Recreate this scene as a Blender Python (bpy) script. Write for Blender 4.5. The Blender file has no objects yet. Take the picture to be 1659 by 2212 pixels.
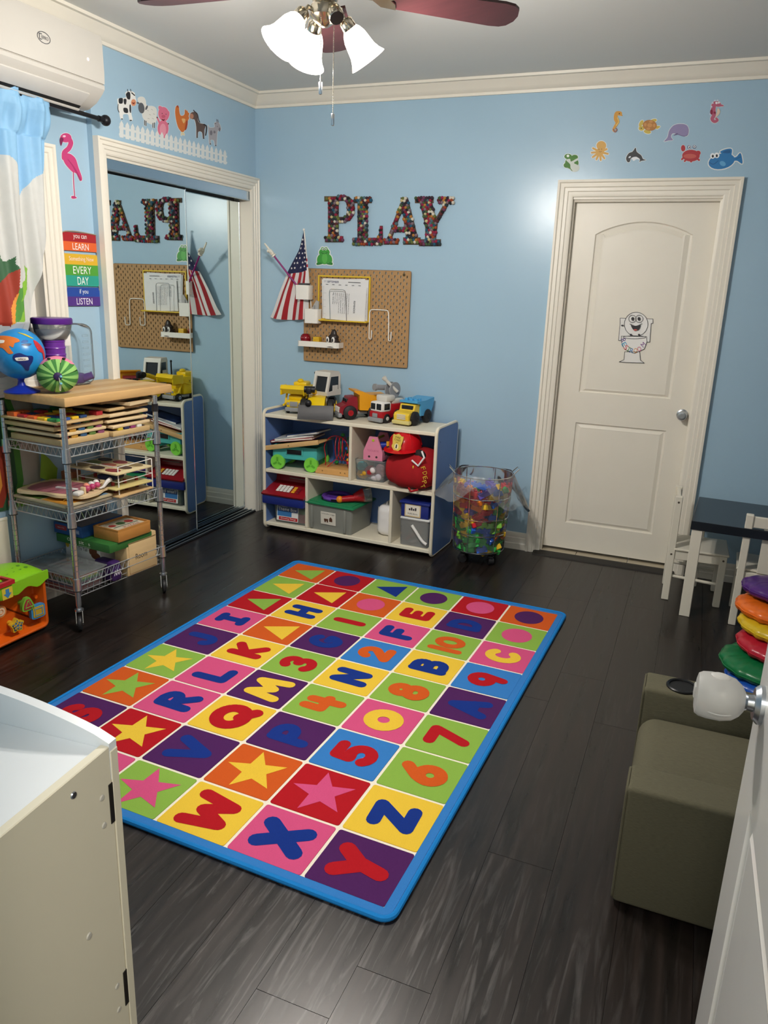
import bpy, bmesh, math, random
from mathutils import Matrix, Vector, Euler
random.seed(7)
SC = bpy.context.scene
COL = SC.collection
PI = math.pi

# ---------------------------------------------------------------- camera
CAM_LOC = Vector((2.77831954, -4.56110714, 1.54369042))
CAM_ROT = Euler((1.28664050, -0.0337986809, 0.389533677), 'XYZ')
F_PX, IW, IH = 1654.86933, 1659.0, 2212.0
cam = bpy.data.cameras.new('camera')
cam.sensor_fit = 'VERTICAL'
cam.sensor_height = 36.0
cam.lens = 36.0 * F_PX / IH
cam.clip_start = 0.02
camo = bpy.data.objects.new('camera', cam)
camo.location, camo.rotation_euler = CAM_LOC, CAM_ROT
COL.objects.link(camo)
SC.camera = camo
_RM = CAM_ROT.to_matrix()

# ---------------------------------------------------------------- world, exposure
w = bpy.data.worlds.new('world')
SC.world = w
w.use_nodes = True
w.node_tree.nodes['Background'].inputs[0].default_value = (0.9, 0.93, 1.0, 1)
w.node_tree.nodes['Background'].inputs[1].default_value = 0.15
SC.view_settings.view_transform = 'Standard'
SC.view_settings.look = 'None'
SC.view_settings.gamma = 1.0
SC.view_settings.use_curve_mapping = False
SC.view_settings.exposure = 0.0
SC.cycles.use_denoising = True
SC.cycles.max_bounces = 10
SC.cycles.diffuse_bounces = 5
SC.cycles.glossy_bounces = 5
SC.cycles.transmission_bounces = 8
SC.cycles.transparent_max_bounces = 16
SC.cycles.sample_clamp_indirect = 6.0
LAMP_W = 43.0          # watts of each fan bulb
SHADE_E = 7.0         # glow of the glass shades
# unseen fill light added behind the camera to brighten the foreground
hl = bpy.data.lights.new('added_hall_fill', 'AREA')
hl.shape = 'RECTANGLE'
hl.size, hl.size_y, hl.energy = 0.6, 0.6, 52.0
hl.color = (1.0, 0.97, 0.92)
hlo = bpy.data.objects.new('added_hall_fill', hl)
hlo.location = (2.95, -5.2, 2.50)
COL.objects.link(hlo)


# ---------------------------------------------------------------- helpers
def unp(axis, val, u, v):
    """point of the plane axis = val that the photograph shows at pixel (u, v)"""
    d = _RM @ Vector(((u - IW / 2) / F_PX, -(v - IH / 2) / F_PX, -1.0))
    return CAM_LOC + d * ((val - CAM_LOC[axis]) / d[axis])


def unpf(T, u, v):
    """the same for the plane of frame T; gives the plane's own two coordinates"""
    I = T.inverted()
    d = I.to_3x3() @ (_RM @ Vector(((u - IW / 2) / F_PX, -(v - IH / 2) / F_PX, -1.0)))
    o = I @ CAM_LOC
    q = o - d * (o.z / d.z)
    return q.x, q.y


def at_column(z, u, x):
    """point at height z with world x, in image column u"""
    lo, hi = 800.0, 1100.0
    for _ in range(50):
        m_ = (lo + hi) / 2
        if unp(2, z, u, m_).x < x:
            lo = m_
        else:
            hi = m_
    return unp(2, z, u, m_)


def lin(h):
    h = h.lstrip('#')
    r = [int(h[i:i + 2], 16) / 255 for i in (0, 2, 4)]
    return tuple(c / 12.92 if c <= 0.04045 else ((c + 0.055) / 1.055) ** 2.4 for c in r) + (1.0,)


_mats = {}


def M(col, rough=0.45, metal=0.0, var=0.06, vs=12.0, bump=0.0, bs=60.0, stretch=None, trans=0.0, ior=1.45,
      emit=0.0, alpha=1.0, coat=0.0, key=None, spec=0.5):
    """procedural principled material, colour broken up by noise"""
    k = (col, rough, metal, var, vs, bump, bs, stretch, trans, ior, emit, alpha, coat, spec)
    if k in _mats:
        return _mats[k]
    m = bpy.data.materials.new('mat_' + (key or col.strip('#')))
    m.use_nodes = True
    nt = m.node_tree
    p = nt.nodes['Principled BSDF']
    c = lin(col)
    p.inputs['Base Color'].default_value = c
    p.inputs['Roughness'].default_value = rough
    p.inputs['Metallic'].default_value = metal
    p.inputs['IOR'].default_value = ior
    p.inputs['Specular IOR Level'].default_value = spec
    if trans:
        p.inputs['Transmission Weight'].default_value = trans
    if coat:
        p.inputs['Coat Weight'].default_value = coat
    if alpha < 1:
        p.inputs['Alpha'].default_value = alpha
    if emit:
        p.inputs['Emission Color'].default_value = c
        p.inputs['Emission Strength'].default_value = emit
    m.diffuse_color = c
    if var or bump:
        tc = nt.nodes.new('ShaderNodeTexCoord')
        mp = nt.nodes.new('ShaderNodeMapping')
        nt.links.new(tc.outputs['Object'], mp.inputs['Vector'])
        if stretch:
            mp.inputs['Scale'].default_value = stretch
    if var:
        n = nt.nodes.new('ShaderNodeTexNoise')
        n.inputs['Scale'].default_value = vs
        n.inputs['Detail'].default_value = 4
        nt.links.new(mp.outputs[0], n.inputs['Vector'])
        r = nt.nodes.new('ShaderNodeMix')
        r.data_type = 'RGBA'
        r.inputs[6].default_value = tuple(x * (1 - var) for x in c[:3]) + (1,)
        r.inputs[7].default_value = tuple(min(1, x * (1 + var)) for x in c[:3]) + (1,)
        nt.links.new(n.outputs['Fac'], r.inputs[0])
        nt.links.new(r.outputs[2], p.inputs['Base Color'])
    if bump:
        n2 = nt.nodes.new('ShaderNodeTexNoise')
        n2.inputs['Scale'].default_value = bs
        n2.inputs['Detail'].default_value = 3
        nt.links.new(mp.outputs[0], n2.inputs['Vector'])
        b = nt.nodes.new('ShaderNodeBump')
        b.inputs['Strength'].default_value = bump
        b.inputs['Distance'].default_value = 0.002
        nt.links.new(n2.outputs['Fac'], b.inputs['Height'])
        nt.links.new(b.outputs[0], p.inputs['Normal'])
    _mats[k] = m
    return m


def clearmat(col, alpha, rough=0.08, key='clear', ior=1.4):
    """clear plastic film or thin clear plastic"""
    k = ('clear', col, alpha, rough, ior)
    if k in _mats:
        return _mats[k]
    m = bpy.data.materials.new('mat_' + key)
    m.use_nodes = True
    nt = m.node_tree
    nt.nodes.clear()
    out = nt.nodes.new('ShaderNodeOutputMaterial')
    tr = nt.nodes.new('ShaderNodeBsdfTransparent')
    tr.inputs[0].default_value = tuple(1 - (1 - x) * .25 for x in lin(col)[:3]) + (1,)
    gl = nt.nodes.new('ShaderNodeBsdfGlossy')
    gl.inputs['Roughness'].default_value = rough
    df = nt.nodes.new('ShaderNodeBsdfDiffuse')
    df.inputs[0].default_value = lin(col)
    fr = nt.nodes.new('ShaderNodeFresnel')
    fr.inputs[0].default_value = ior
    m1 = nt.nodes.new('ShaderNodeMixShader')
    m1.inputs[0].default_value = alpha
    nt.links.new(tr.outputs[0], m1.inputs[1])
    nt.links.new(df.outputs[0], m1.inputs[2])
    m2 = nt.nodes.new('ShaderNodeMixShader')
    nt.links.new(fr.outputs[0], m2.inputs[0])
    nt.links.new(m1.outputs[0], m2.inputs[1])
    nt.links.new(gl.outputs[0], m2.inputs[2])
    nt.links.new(m2.outputs[0], out.inputs[0])
    _mats[k] = m
    return m


class MB:
    """collects shapes into one mesh; self.mi is the material slot of what is added next"""

    def __init__(self, mat=None):
        self.bm = bmesh.new()
        self.mi = 0
        self.T = mat or Matrix.Identity(4)

    def _end(self, n0, nv0, T=None, smooth=None):
        bm = self.bm
        bm.faces.ensure_lookup_table()
        bm.verts.ensure_lookup_table()
        X = self.T @ T if T is not None else self.T
        for v in bm.verts[nv0:] if nv0 is not None else []:
            v.co = X @ v.co
        for f in bm.faces[n0:]:
            f.material_index = self.mi

    def raw(self, vs, fs, T=None):
        bm = self.bm
        X = self.T @ T if T is not None else self.T
        V = [bm.verts.new(X @ Vector(v)) for v in vs]
        for f in fs:
            try:
                q = bm.faces.new([V[i] for i in f])
                q.material_index = self.mi
            except ValueError:
                pass
        return self

    def box(self, x0, x1, y0, y1, z0, z1, b=0.0, seg=2, T=None):
        if b <= 0:
            vs = [(x, y, z) for x in (x0, x1) for y in (y0, y1) for z in (z0, z1)]
            return self.raw(vs, [(0, 1, 3, 2), (4, 6, 7, 5), (0, 4, 5, 1), (2, 3, 7, 6), (0, 2, 6, 4), (1, 5, 7, 3)], T)
        t = bmesh.new()
        bmesh.ops.create_cube(t, size=1.0)
        for v in t.verts:
            v.co = Vector(((x0 + x1) / 2 + v.co.x * (x1 - x0), (y0 + y1) / 2 + v.co.y * (y1 - y0), (z0 + z1) / 2 + v.co.z * (z1 - z0)))
        b = min(b, (x1 - x0) * .49, (y1 - y0) * .49, (z1 - z0) * .49)
        bmesh.ops.bevel(t, geom=list(t.edges), offset=b, segments=seg, profile=0.5, affect='EDGES')
        t.verts.index_update()
        self.raw([v.co.copy() for v in t.verts], [[v.index for v in f.verts] for f in t.faces], T)
        t.free()
        return self

    def prism(self, poly, d0, d1, T=None):
        """2-D polygon (a, b) raised from d0 to d1 along the third axis"""
        n = len(poly)
        vs = [(a, b, d0) for a, b in poly] + [(a, b, d1) for a, b in poly]
        fs = [list(range(n))[::-1], list(range(n, 2 * n))] + [(i, (i + 1) % n, n + (i + 1) % n, n + i) for i in range(n)]
        return self.raw(vs, fs, T)

    def flat(self, poly, d, T=None):
        return self.raw([(a, b, d) for a, b in poly], [list(range(len(poly)))], T)

    def lathe(self, prof, n=20, T=None, sx=1.0, sy=1.0):
        vs, fs, rows = [], [], []
        for r, z in prof:
            if r < 1e-6:
                rows.append([len(vs)])
                vs.append((0, 0, z))
            else:
                rows.append(list(range(len(vs), len(vs) + n)))
                vs += [(sx * r * math.cos(2 * PI * i / n), sy * r * math.sin(2 * PI * i / n), z) for i in range(n)]
        for a, b in zip(rows, rows[1:]):
            for i in range(n):
                j = (i + 1) % n
                if len(a) == 1 and len(b) == 1:
                    continue
                if len(a) == 1:
                    fs.append((a[0], b[j], b[i]))
                elif len(b) == 1:
                    fs.append((a[i], a[j], b[0]))
                else:
                    fs.append((a[i], a[j], b[j], b[i]))
        return self.raw(vs, fs, T)

    def cyl(self, p0, p1, r0, r1=None, n=14, T=None):
        r1 = r0 if r1 is None else r1
        p0, p1 = Vector(p0), Vector(p1)
        d = p1 - p0
        q = d.to_track_quat('Z', 'Y').to_matrix().to_4x4()
        X = Matrix.Translation(p0) @ q
        L = d.length
        return self.lathe([(0, 0), (r0, 0), (r1, L), (0, L)], n, (T @ X) if T is not None else X)

    def ball(self, c, r, u=14, v=8, T=None, rot=None):
        rx, ry, rz = (r, r, r) if not hasattr(r, '__len__') else r
        X = Matrix.Translation(c)
        if rot:
            X = X @ Euler(rot).to_matrix().to_4x4()
        X = X @ Matrix.Diagonal((rx, ry, rz, 1))
        prof = [(math.sin(PI * i / v), -math.cos(PI * i / v)) for i in range(v + 1)]
        prof[0], prof[-1] = (0, -1), (0, 1)
        return self.lathe(prof, u, (T @ X) if T is not None else X)

    def tube(self, pts, r, n=6, closed=False, T=None):
        P = [Vector(p) for p in pts]
        m = len(P)
        rr = r if hasattr(r, '__len__') else [r] * m
        tang = []
        for i in range(m):
            a = P[(i - 1) % m] if (closed or i > 0) else P[i]
            b = P[(i + 1) % m] if (closed or i < m - 1) else P[i]
            t = b - a
            tang.append(t.normalized() if t.length > 1e-9 else Vector((0, 0, 1)))
        up = Vector((0, 0, 1)) if abs(tang[0].z) < .9 else Vector((1, 0, 0))
        nrm = (up - tang[0] * up.dot(tang[0])).normalized()
        vs, fs = [], []
        for i in range(m):
            nrm = nrm - tang[i] * nrm.dot(tang[i])
            nrm = nrm.normalized() if nrm.length > 1e-6 else tang[i].orthogonal().normalized()
            bi = tang[i].cross(nrm)
            vs += [P[i] + (nrm * math.cos(2 * PI * k / n) + bi * math.sin(2 * PI * k / n)) * rr[i] for k in range(n)]
        for i in range(m if closed else m - 1):
            j = (i + 1) % m
            for k in range(n):
                l = (k + 1) % n
                fs.append((i * n + k, i * n + l, j * n + l, j * n + k))
        if not closed:
            fs += [list(range(n))[::-1], list(range((m - 1) * n, m * n))]
        return self.raw(vs, fs, T)

    def grid(self, f, nu, nv, T=None, matf=None):
        vs = [f(i / nu, j / nv) for j in range(nv + 1) for i in range(nu + 1)]
        X = self.T @ T if T is not None else self.T
        V = [self.bm.verts.new(X @ Vector(p)) for p in vs]
        for j in range(nv):
            for i in range(nu):
                a = j * (nu + 1) + i
                q = self.bm.faces.new((V[a], V[a + 1], V[a + nu + 2], V[a + nu + 1]))
                q.material_index = matf((i + .5) / nu, (j + .5) / nv) if matf else self.mi
        return self

    def sweep(self, prof, path, up, T=None):
        """mitred sweep of a 2-D profile (out, up) along a polyline lying in a plane whose normal is up"""
        P = [Vector(p) for p in path]
        up = Vector(up)
        m, n = len(P), len(prof)
        vs, fs = [], []
        for i in range(m):
            d0 = (P[i] - P[i - 1]).normalized() if i else (P[1] - P[0]).normalized()
            d1 = (P[i + 1] - P[i]).normalized() if i < m - 1 else d0
            s0, s1 = d0.cross(up), d1.cross(up)
            s = (s0 + s1)
            s = s / max(1e-6, s.dot(s0)) if s.length > 1e-6 else s0
            vs += [P[i] + s * a + up * b for a, b in prof]
        for i in range(m - 1):
            for k in range(n):
                l = (k + 1) % n
                fs.append((i * n + k, i * n + l, (i + 1) * n + l, (i + 1) * n + k))
        fs += [list(range(n))[::-1], list(range((m - 1) * n, m * n))]
        return self.raw(vs, fs, T)

    def stroke(self, pts, wd, d, T=None, n=10):
        """flat brush stroke with round joints at height d"""
        h = wd / 2
        d += getattr(self, '_lay', 0.0)
        self._lay = getattr(self, '_lay', 0.0) + .00002 * (2 * len(pts))
        for (x, y) in pts:
            self.flat([(x + h * math.cos(2 * PI * i / n), y + h * math.sin(2 * PI * i / n)) for i in range(n)], d, T)
            d += .00002
        for (x0, y0), (x1, y1) in zip(pts, pts[1:]):
            L = math.hypot(x1 - x0, y1 - y0)
            if L < 1e-6:
                continue
            nx, ny = -(y1 - y0) / L * h, (x1 - x0) / L * h
            self.flat([(x0 - nx, y0 - ny), (x1 - nx, y1 - ny), (x1 + nx, y1 + ny), (x0 + nx, y0 + ny)], d, T)
            d += .00002
        return self

    def text(self, s, T, h, wmax=None, d=0.0, centre=True):
        """lettering fitted to height h (and width wmax) on the plane T, flat at d"""
        vs, fs, (x0, y0, x1, y1) = glyphs(s)
        k = h / max(1e-6, y1 - y0)
        kx = k
        if wmax:
            kx = wmax / max(1e-6, x1 - x0)
        ox = (x0 + x1) / 2 if centre else x0
        return self.raw([((x - ox) * kx, (y - (y0 + y1) / 2) * k, d) for x, y in vs], fs, T)


_gl = {}


def glyphs(s):
    if s not in _gl:
        cu = bpy.data.curves.new('lettering', 'FONT')
        cu.body = s
        cu.resolution_u = 3
        ob = bpy.data.objects.new('lettering', cu)
        me = ob.to_mesh()
        vs = [(v.co.x, v.co.y) for v in me.vertices]
        fs = [list(p.vertices) for p in me.polygons]
        ob.to_mesh_clear()
        bpy.data.objects.remove(ob)
        bpy.data.curves.remove(cu)
        xs, ys = [v[0] for v in vs], [v[1] for v in vs]
        _gl[s] = (vs, fs, (min(xs), min(ys), max(xs), max(ys)))
    return _gl[s]


def obj(name, mb, mats, parent=None, smooth=True, ang=0.7, loc=None, rot=None):
    bm = mb.bm
    bmesh.ops.recalc_face_normals(bm, faces=bm.faces)
    me = bpy.data.meshes.new(name)
    bm.to_mesh(me)
    bm.free()
    for m in (mats if isinstance(mats, (list, tuple)) else [mats]):
        me.materials.append(m)
    if smooth:
        me.shade_smooth()
        me.set_sharp_from_angle(angle=ang)
    o = bpy.data.objects.new(name, me)
    COL.objects.link(o)
    if parent is not None:
        o.parent = parent
    if loc is not None:
        o.location = loc
    if rot is not None:
        o.rotation_euler = rot
    return o


def tag(o, label, cat, group=None, kind=None):
    if label:
        o['label'] = label
    if cat:
        o['category'] = cat
    if group:
        o['group'] = group
    if kind:
        o['kind'] = kind
    return o


def thing(name, label, cat, loc=(0, 0, 0), rotz=0.0, group=None, rot=None):
    o = bpy.data.objects.new(name, None)
    o.empty_display_size = 0.05
    COL.objects.link(o)
    o.location = loc
    o.rotation_euler = rot if rot else (0, 0, rotz)
    return tag(o, label, cat, group)


def struct(o):
    o['kind'] = 'structure'
    return o


def stuff(o):
    o['kind'] = 'stuff'
    return o


def dup(root, loc=None, rotz=None, label=None, group=None):
    r = root.copy()
    COL.objects.link(r)
    if loc is not None:
        r.location = loc
    if rotz is not None:
        r.rotation_euler = (0, 0, rotz)
    if label:
        r['label'] = label
    if group:
        r['group'] = group
    for ch in list(root.children):
        c = ch.copy()
        COL.objects.link(c)
        c.parent = r
        for g in ch.children:
            e = g.copy()
            COL.objects.link(e)
            e.parent = c
    return r


def inst(o, parent, loc, rot=None, scale=None, mat=None):
    c = o.copy()
    COL.objects.link(c)
    c.parent = parent
    c.location = loc
    if rot:
        c.rotation_euler = rot
    if scale:
        c.scale = scale
    return c


def frame(o, ax, ay, az):
    """matrix whose axes are ax, ay, az at origin o"""
    m = Matrix.Identity(4)
    for i, a in enumerate((ax, ay, az, o)):
        for j in range(3):
            m[j][i] = a[j]
    return m


BACK = frame((0, 0, 0), (1, 0, 0), (0, 0, 1), (0, -1, 0))     # (x, z, out of the back wall)
LEFT = frame((0, 0, 0), (0, 1, 0), (0, 0, 1), (1, 0, 0))      # (y, z, out of the left wall)
_s = 1 / math.sqrt(1 + .11 ** 2)
# the window part of the left wall stands a little back from the closet front and is not quite square to it
LEFT2 = frame((-.03, -1.447, 0), (.11 * _s, _s, 0), (0, 0, 1), (_s, -.11 * _s, 0))
UPF = Matrix.Identity(4)


def T3(x, y, z, rz=0.0, rx=0.0, ry=0.0):
    return Matrix.Translation((x, y, z)) @ Euler((rx, ry, rz)).to_matrix().to_4x4()


def smoothloop(pts, k=4):
    n = len(pts)
    out = []
    for i in range(n):
        p0, p1, p2, p3 = (pts[(i + q - 1) % n] for q in range(4))
        for s in range(k):
            t = s / k
            out.append(tuple(.5 * ((2 * p1[c]) + (-p0[c] + p2[c]) * t + (2 * p0[c] - 5 * p1[c] + 4 * p2[c] - p3[c]) * t * t
                                   + (-p0[c] + 3 * p1[c] - 3 * p2[c] + p3[c]) * t ** 3) for c in (0, 1)))
    return out


def smoothline(pts, k=6):
    out = []
    n = len(pts)
    for i in range(n - 1):
        p = [pts[max(0, i - 1)], pts[i], pts[i + 1], pts[min(n - 1, i + 2)]]
        for s in range(k):
            t = s / k
            out.append(tuple(.5 * ((2 * p[1][c]) + (-p[0][c] + p[2][c]) * t + (2 * p[0][c] - 5 * p[1][c] + 4 * p[2][c] - p[3][c]) * t * t
                                   + (-p[0][c] + 3 * p[1][c] - 3 * p[2][c] + p[3][c]) * t ** 3) for c in range(len(p[1]))))
    out.append(tuple(pts[-1]))
    return out


def ell(cx, cy, rx, ry, n=18, a0=0.0):
    return [(cx + rx * math.cos(2 * PI * i / n) * math.cos(a0) - ry * math.sin(2 * PI * i / n) * math.sin(a0),
             cy + rx * math.cos(2 * PI * i / n) * math.sin(a0) + ry * math.sin(2 * PI * i / n) * math.cos(a0)) for i in range(n)]


def arc(cx, cy, rx, ry, d0, d1, n=12):
    return [(cx + rx * math.cos(math.radians(d0 + (d1 - d0) * i / n)), cy + ry * math.sin(math.radians(d0 + (d1 - d0) * i / n))) for i in range(n + 1)]


def rrect(x0, x1, y0, y1, r, n=5):
    o = []
    for cx, cy, a in ((x1 - r, y1 - r, 0), (x0 + r, y1 - r, 90), (x0 + r, y0 + r, 180), (x1 - r, y0 + r, 270)):
        o += arc(cx, cy, r, r, a, a + 90, n)
    return o


def grow(poly, e):
    """polygon pushed outwards by e"""
    n = len(poly)
    A = sum(poly[i][0] * poly[(i + 1) % n][1] - poly[(i + 1) % n][0] * poly[i][1] for i in range(n))
    s = 1 if A > 0 else -1
    o = []
    for i in range(n):
        a, b = poly[i - 1], poly[(i + 1) % n]
        dx, dy = b[0] - a[0], b[1] - a[1]
        L = math.hypot(dx, dy) or 1
        o.append((poly[i][0] + s * dy / L * e, poly[i][1] - s * dx / L * e))
    return o
# ================================================================ the room
ZC, RX, NY = 2.665, 3.75, -4.2
WALL = M('#a2c0d4', 0.27, var=0.03, vs=3, bump=0.16, bs=26, key='blue_wall_paint')
TRIM = M('#eae4d6', 0.38, var=0.03, vs=8, bump=0.03, key='white_trim_paint')
CEIL = M('#e0dfda', 0.6, var=0.02, vs=3, bump=0.06, bs=90, key='ceiling_paint')
CHROME = M('#d9dcdf', 0.14, 1.0, var=0.02, key='chrome')
STEEL = M('#b9bec4', 0.28, 1.0, var=0.04, key='brushed_steel')
BLACK = M('#15151a', 0.45, var=0.1, key='black_plastic')
WHITE = M('#ece9e2', 0.4, var=0.02, key='white_plastic')
DARK = M('#050506', 0.6, var=0.0, key='dark_void')


def cells(us, vs, skip, d0, d1):
    """slab from a grid of cells with openings; us x vs outline, skip = set of cells left out"""
    mb = MB()
    nu, nv = len(us) - 1, len(vs) - 1
    P = []
    idx = {}

    def vid(i, j, k):
        if (i, j, k) not in idx:
            idx[(i, j, k)] = len(P)
            P.append((us[i], vs[j], (d0, d1)[k]))
        return idx[(i, j, k)]
    F = []
    full = lambda i, j: 0 <= i < nu and 0 <= j < nv and (i, j) not in skip
    for i in range(nu):
        for j in range(nv):
            if not full(i, j):
                continue
            for k in (0, 1):
                F.append([vid(i, j, k), vid(i + 1, j, k), vid(i + 1, j + 1, k), vid(i, j + 1, k)])
            if not full(i - 1, j):
                F.append([vid(i, j, 0), vid(i, j + 1, 0), vid(i, j + 1, 1), vid(i, j, 1)])
            if not full(i + 1, j):
                F.append([vid(i + 1, j, 0), vid(i + 1, j + 1, 0), vid(i + 1, j + 1, 1), vid(i + 1, j, 1)])
            if not full(i, j - 1):
                F.append([vid(i, j, 0), vid(i + 1, j, 0), vid(i + 1, j, 1), vid(i, j, 1)])
            if not full(i, j + 1):
                F.append([vid(i, j + 1, 0), vid(i + 1, j + 1, 0), vid(i + 1, j + 1, 1), vid(i, j + 1, 1)])
    return P, F


def wall(name, us, vs, skip, T, thick=0.12):
    mb = MB()
    P, F = cells(us, vs, skip, 0.0, -thick)
    mb.raw(P, F, T)
    return struct(obj(name, mb, WALL, smooth=False))


wall('wall_back', [-.12, 1.985, 2.79, RX + .12], [-.02, 2.066, ZC], {(1, 0)}, BACK)
A1, A0 = unpf(LEFT2, 138, 655)[0], unpf(LEFT2, 106, 640)[0] - .008      # outer and inner edge of the window casing
wall('wall_left', [-2.85, A0 - .76, A0, 0], [-.02, 1.10, 2.035, ZC], {(1, 1)}, LEFT2)
wall('wall_closet', [-1.447, -1.385, -.058, 0], [-.02, 2.112, ZC], {(1, 0)}, LEFT)
wall('wall_right', [NY - .12, 0], [-.02, ZC], set(), frame((RX, 0, 0), (0, -1, 0), (0, 0, 1), (-1, 0, 0)) @ Matrix.Translation((-NY + .0, 0, 0)) @ Matrix.Identity(4) if False else frame((RX, NY, 0), (0, -1, 0), (0, 0, 1), (-1, 0, 0)) @ Matrix.Translation((NY, 0, 0)))
wall('wall_near', [-.5, 2.2, 3.02, RX + .12], [-.02, 2.066, ZC], {(1, 0)}, frame((0, NY, 0), (1, 0, 0), (0, 0, 1), (0, 1, 0)))
mb = MB()
mb.box(-.5, RX + .12, NY - .12, .12, ZC, ZC + .08)
struct(obj('ceiling', mb, CEIL, smooth=False))

mb = MB()
mb.box(-.4, 0, NY, -1.447, 2.565, ZC)
struct(obj('wall_soffit', mb, WALL, smooth=False))
# the hallway behind the photographer
HALL = M('#d9d3c6', .6, var=.02, key='hall_paint')
for nm, q in (('wall_hall_far', (1.7, 4.1, -6.2, -6.1, -.02, 2.6)), ('wall_hall_left', (1.6, 1.7, -6.2, NY - .12, -.02, 2.6)), ('wall_hall_right', (4.1, 4.2, -6.2, NY - .12, -.02, 2.6)), ('ceiling_hall', (1.6, 4.2, -6.2, NY - .12, 2.6, 2.66))):
    mb = MB()
    mb.box(*q)
    struct(obj(nm, mb, HALL, smooth=False))

# ---------------------------------------------------------------- floor of single planks
fm = bpy.data.materials.new('mat_dark_wood_planks')
fm.use_nodes = True
nt = fm.node_tree
pb = nt.nodes['Principled BSDF']
L = nt.links.new
geo = nt.nodes.new('ShaderNodeNewGeometry')
oi = nt.nodes.new('ShaderNodeObjectInfo')
addv = nt.nodes.new('ShaderNodeVectorMath')
addv.operation = 'ADD'
cmb = nt.nodes.new('ShaderNodeCombineXYZ')
mul = nt.nodes.new('ShaderNodeMath')
mul.operation = 'MULTIPLY'
mul.inputs[1].default_value = 37.0
L(oi.outputs['Random'], mul.inputs[0])
L(mul.outputs[0], cmb.inputs[1])
L(geo.outputs['Position'], addv.inputs[0])
L(cmb.outputs[0], addv.inputs[1])
mp = nt.nodes.new('ShaderNodeMapping')
mp.inputs['Scale'].default_value = (24, 1.6, 1)
L(addv.outputs[0], mp.inputs[0])
n1 = nt.nodes.new('ShaderNodeTexNoise')
n1.inputs['Scale'].default_value = 1.0
n1.inputs['Detail'].default_value = 8
n1.inputs['Distortion'].default_value = 1.2
L(mp.outputs[0], n1.inputs['Vector'])
r1 = nt.nodes.new('ShaderNodeValToRGB')
r1.color_ramp.elements[0].color = lin('#14100e')
r1.color_ramp.elements[0].position = .35
r1.color_ramp.elements[1].color = lin('#261d19')
r1.color_ramp.elements[1].position = .72
L(n1.outputs['Fac'], r1.inputs[0])
# pale worn grain
mp2 = nt.nodes.new('ShaderNodeMapping')
mp2.inputs['Scale'].default_value = (34, 2.6, 1)
L(addv.outputs[0], mp2.inputs[0])
n2 = nt.nodes.new('ShaderNodeTexNoise')
n2.inputs['Scale'].default_value = 1.0
n2.inputs['Detail'].default_value = 10
n2.inputs['Roughness'].default_value = .62
n2.inputs['Distortion'].default_value = 2.0
L(mp2.outputs[0], n2.inputs['Vector'])
n3 = nt.nodes.new('ShaderNodeTexNoise')
n3.inputs['Scale'].default_value = 1.3
L(geo.outputs['Position'], n3.inputs['Vector'])
mm = nt.nodes.new('ShaderNodeMath')
mm.operation = 'MULTIPLY'
r2 = nt.nodes.new('ShaderNodeValToRGB')
r2.color_ramp.elements[0].position = .52
r2.color_ramp.elements[1].position = .78
L(n2.outputs['Fac'], r2.inputs[0])
r3 = nt.nodes.new('ShaderNodeValToRGB')
r3.color_ramp.elements[0].position = .45
r3.color_ramp.elements[1].position = .68
L(n3.outputs['Fac'], r3.inputs[0])
L(r2.outputs[0], mm.inputs[0])
# the scuffed patch of floor inside the entrance door
dist = nt.nodes.new('ShaderNodeVectorMath')
dist.operation = 'DISTANCE'
dist.inputs[1].default_value = (2.15, -3.45, 0)
L(geo.outputs['Position'], dist.inputs[0])
mr = nt.nodes.new('ShaderNodeMapRange')
mr.inputs['From Min'].default_value = .20
mr.inputs['From Max'].default_value = .85
mr.inputs['To Min'].default_value = 1.0
mr.inputs['To Max'].default_value = .12
L(dist.outputs['Value'], mr.inputs['Value'])
L(mr.outputs[0], mm.inputs[1])
mx = nt.nodes.new('ShaderNodeMix')
mx.data_type = 'RGBA'
mx.inputs[7].default_value = lin('#7d7977')
sc = nt.nodes.new('ShaderNodeMath')
sc.operation = 'MULTIPLY'
sc.inputs[1].default_value = .75
L(mm.outputs[0], sc.inputs[0])
L(sc.outputs[0], mx.inputs[0])
L(r1.outputs[0], mx.inputs[6])
L(mx.outputs[2], pb.inputs['Base Color'])
rr = nt.nodes.new('ShaderNodeMapRange')
rr.inputs['To Min'].default_value = .20
rr.inputs['To Max'].default_value = .42
L(n1.outputs['Fac'], rr.inputs['Value'])
L(rr.outputs[0], pb.inputs['Roughness'])
bp = nt.nodes.new('ShaderNodeBump')
bp.inputs['Strength'].default_value = .10
bp.inputs['Distance'].default_value = .002
L(n1.outputs['Fac'], bp.inputs['Height'])
L(bp.outputs[0], pb.inputs['Normal'])

mb = MB()
mb.box(-.5, RX + .5, NY - 2.0, .02, -.06, -.012)
floor = struct(obj('floor', mb, M('#0b0807', .8, key='subfloor'), smooth=False))
PWID = .185
mb = MB()
mb.box(-.5 * (1 - .005), .5 * (1 - .005), -.4995, .4995, -.0125, 0.0)
plank0 = None
nx = int((RX - 0) / PWID) + 1
for i in range(-3, nx):
    y = 0.0
    yy = -random.uniform(.25, 1.3)
    y0 = 0.0
    while y0 > NY - 1.2:
        y1 = max(yy, NY - 1.3)
        if plank0 is None:
            plank0 = p = obj('plank', mb, fm, floor, smooth=False)
        else:
            p = plank0.copy()
            COL.objects.link(p)
        p.parent = floor
        p.location = (i * PWID + PWID / 2, (y0 + y1) / 2, 0)
        p.scale = (PWID, y0 - y1, 1)
        y0 = y1
        yy = y1 - random.uniform(.9, 1.5)
        if y0 - (NY - 1.2) < .3:
            yy = NY - 1.3

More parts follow.
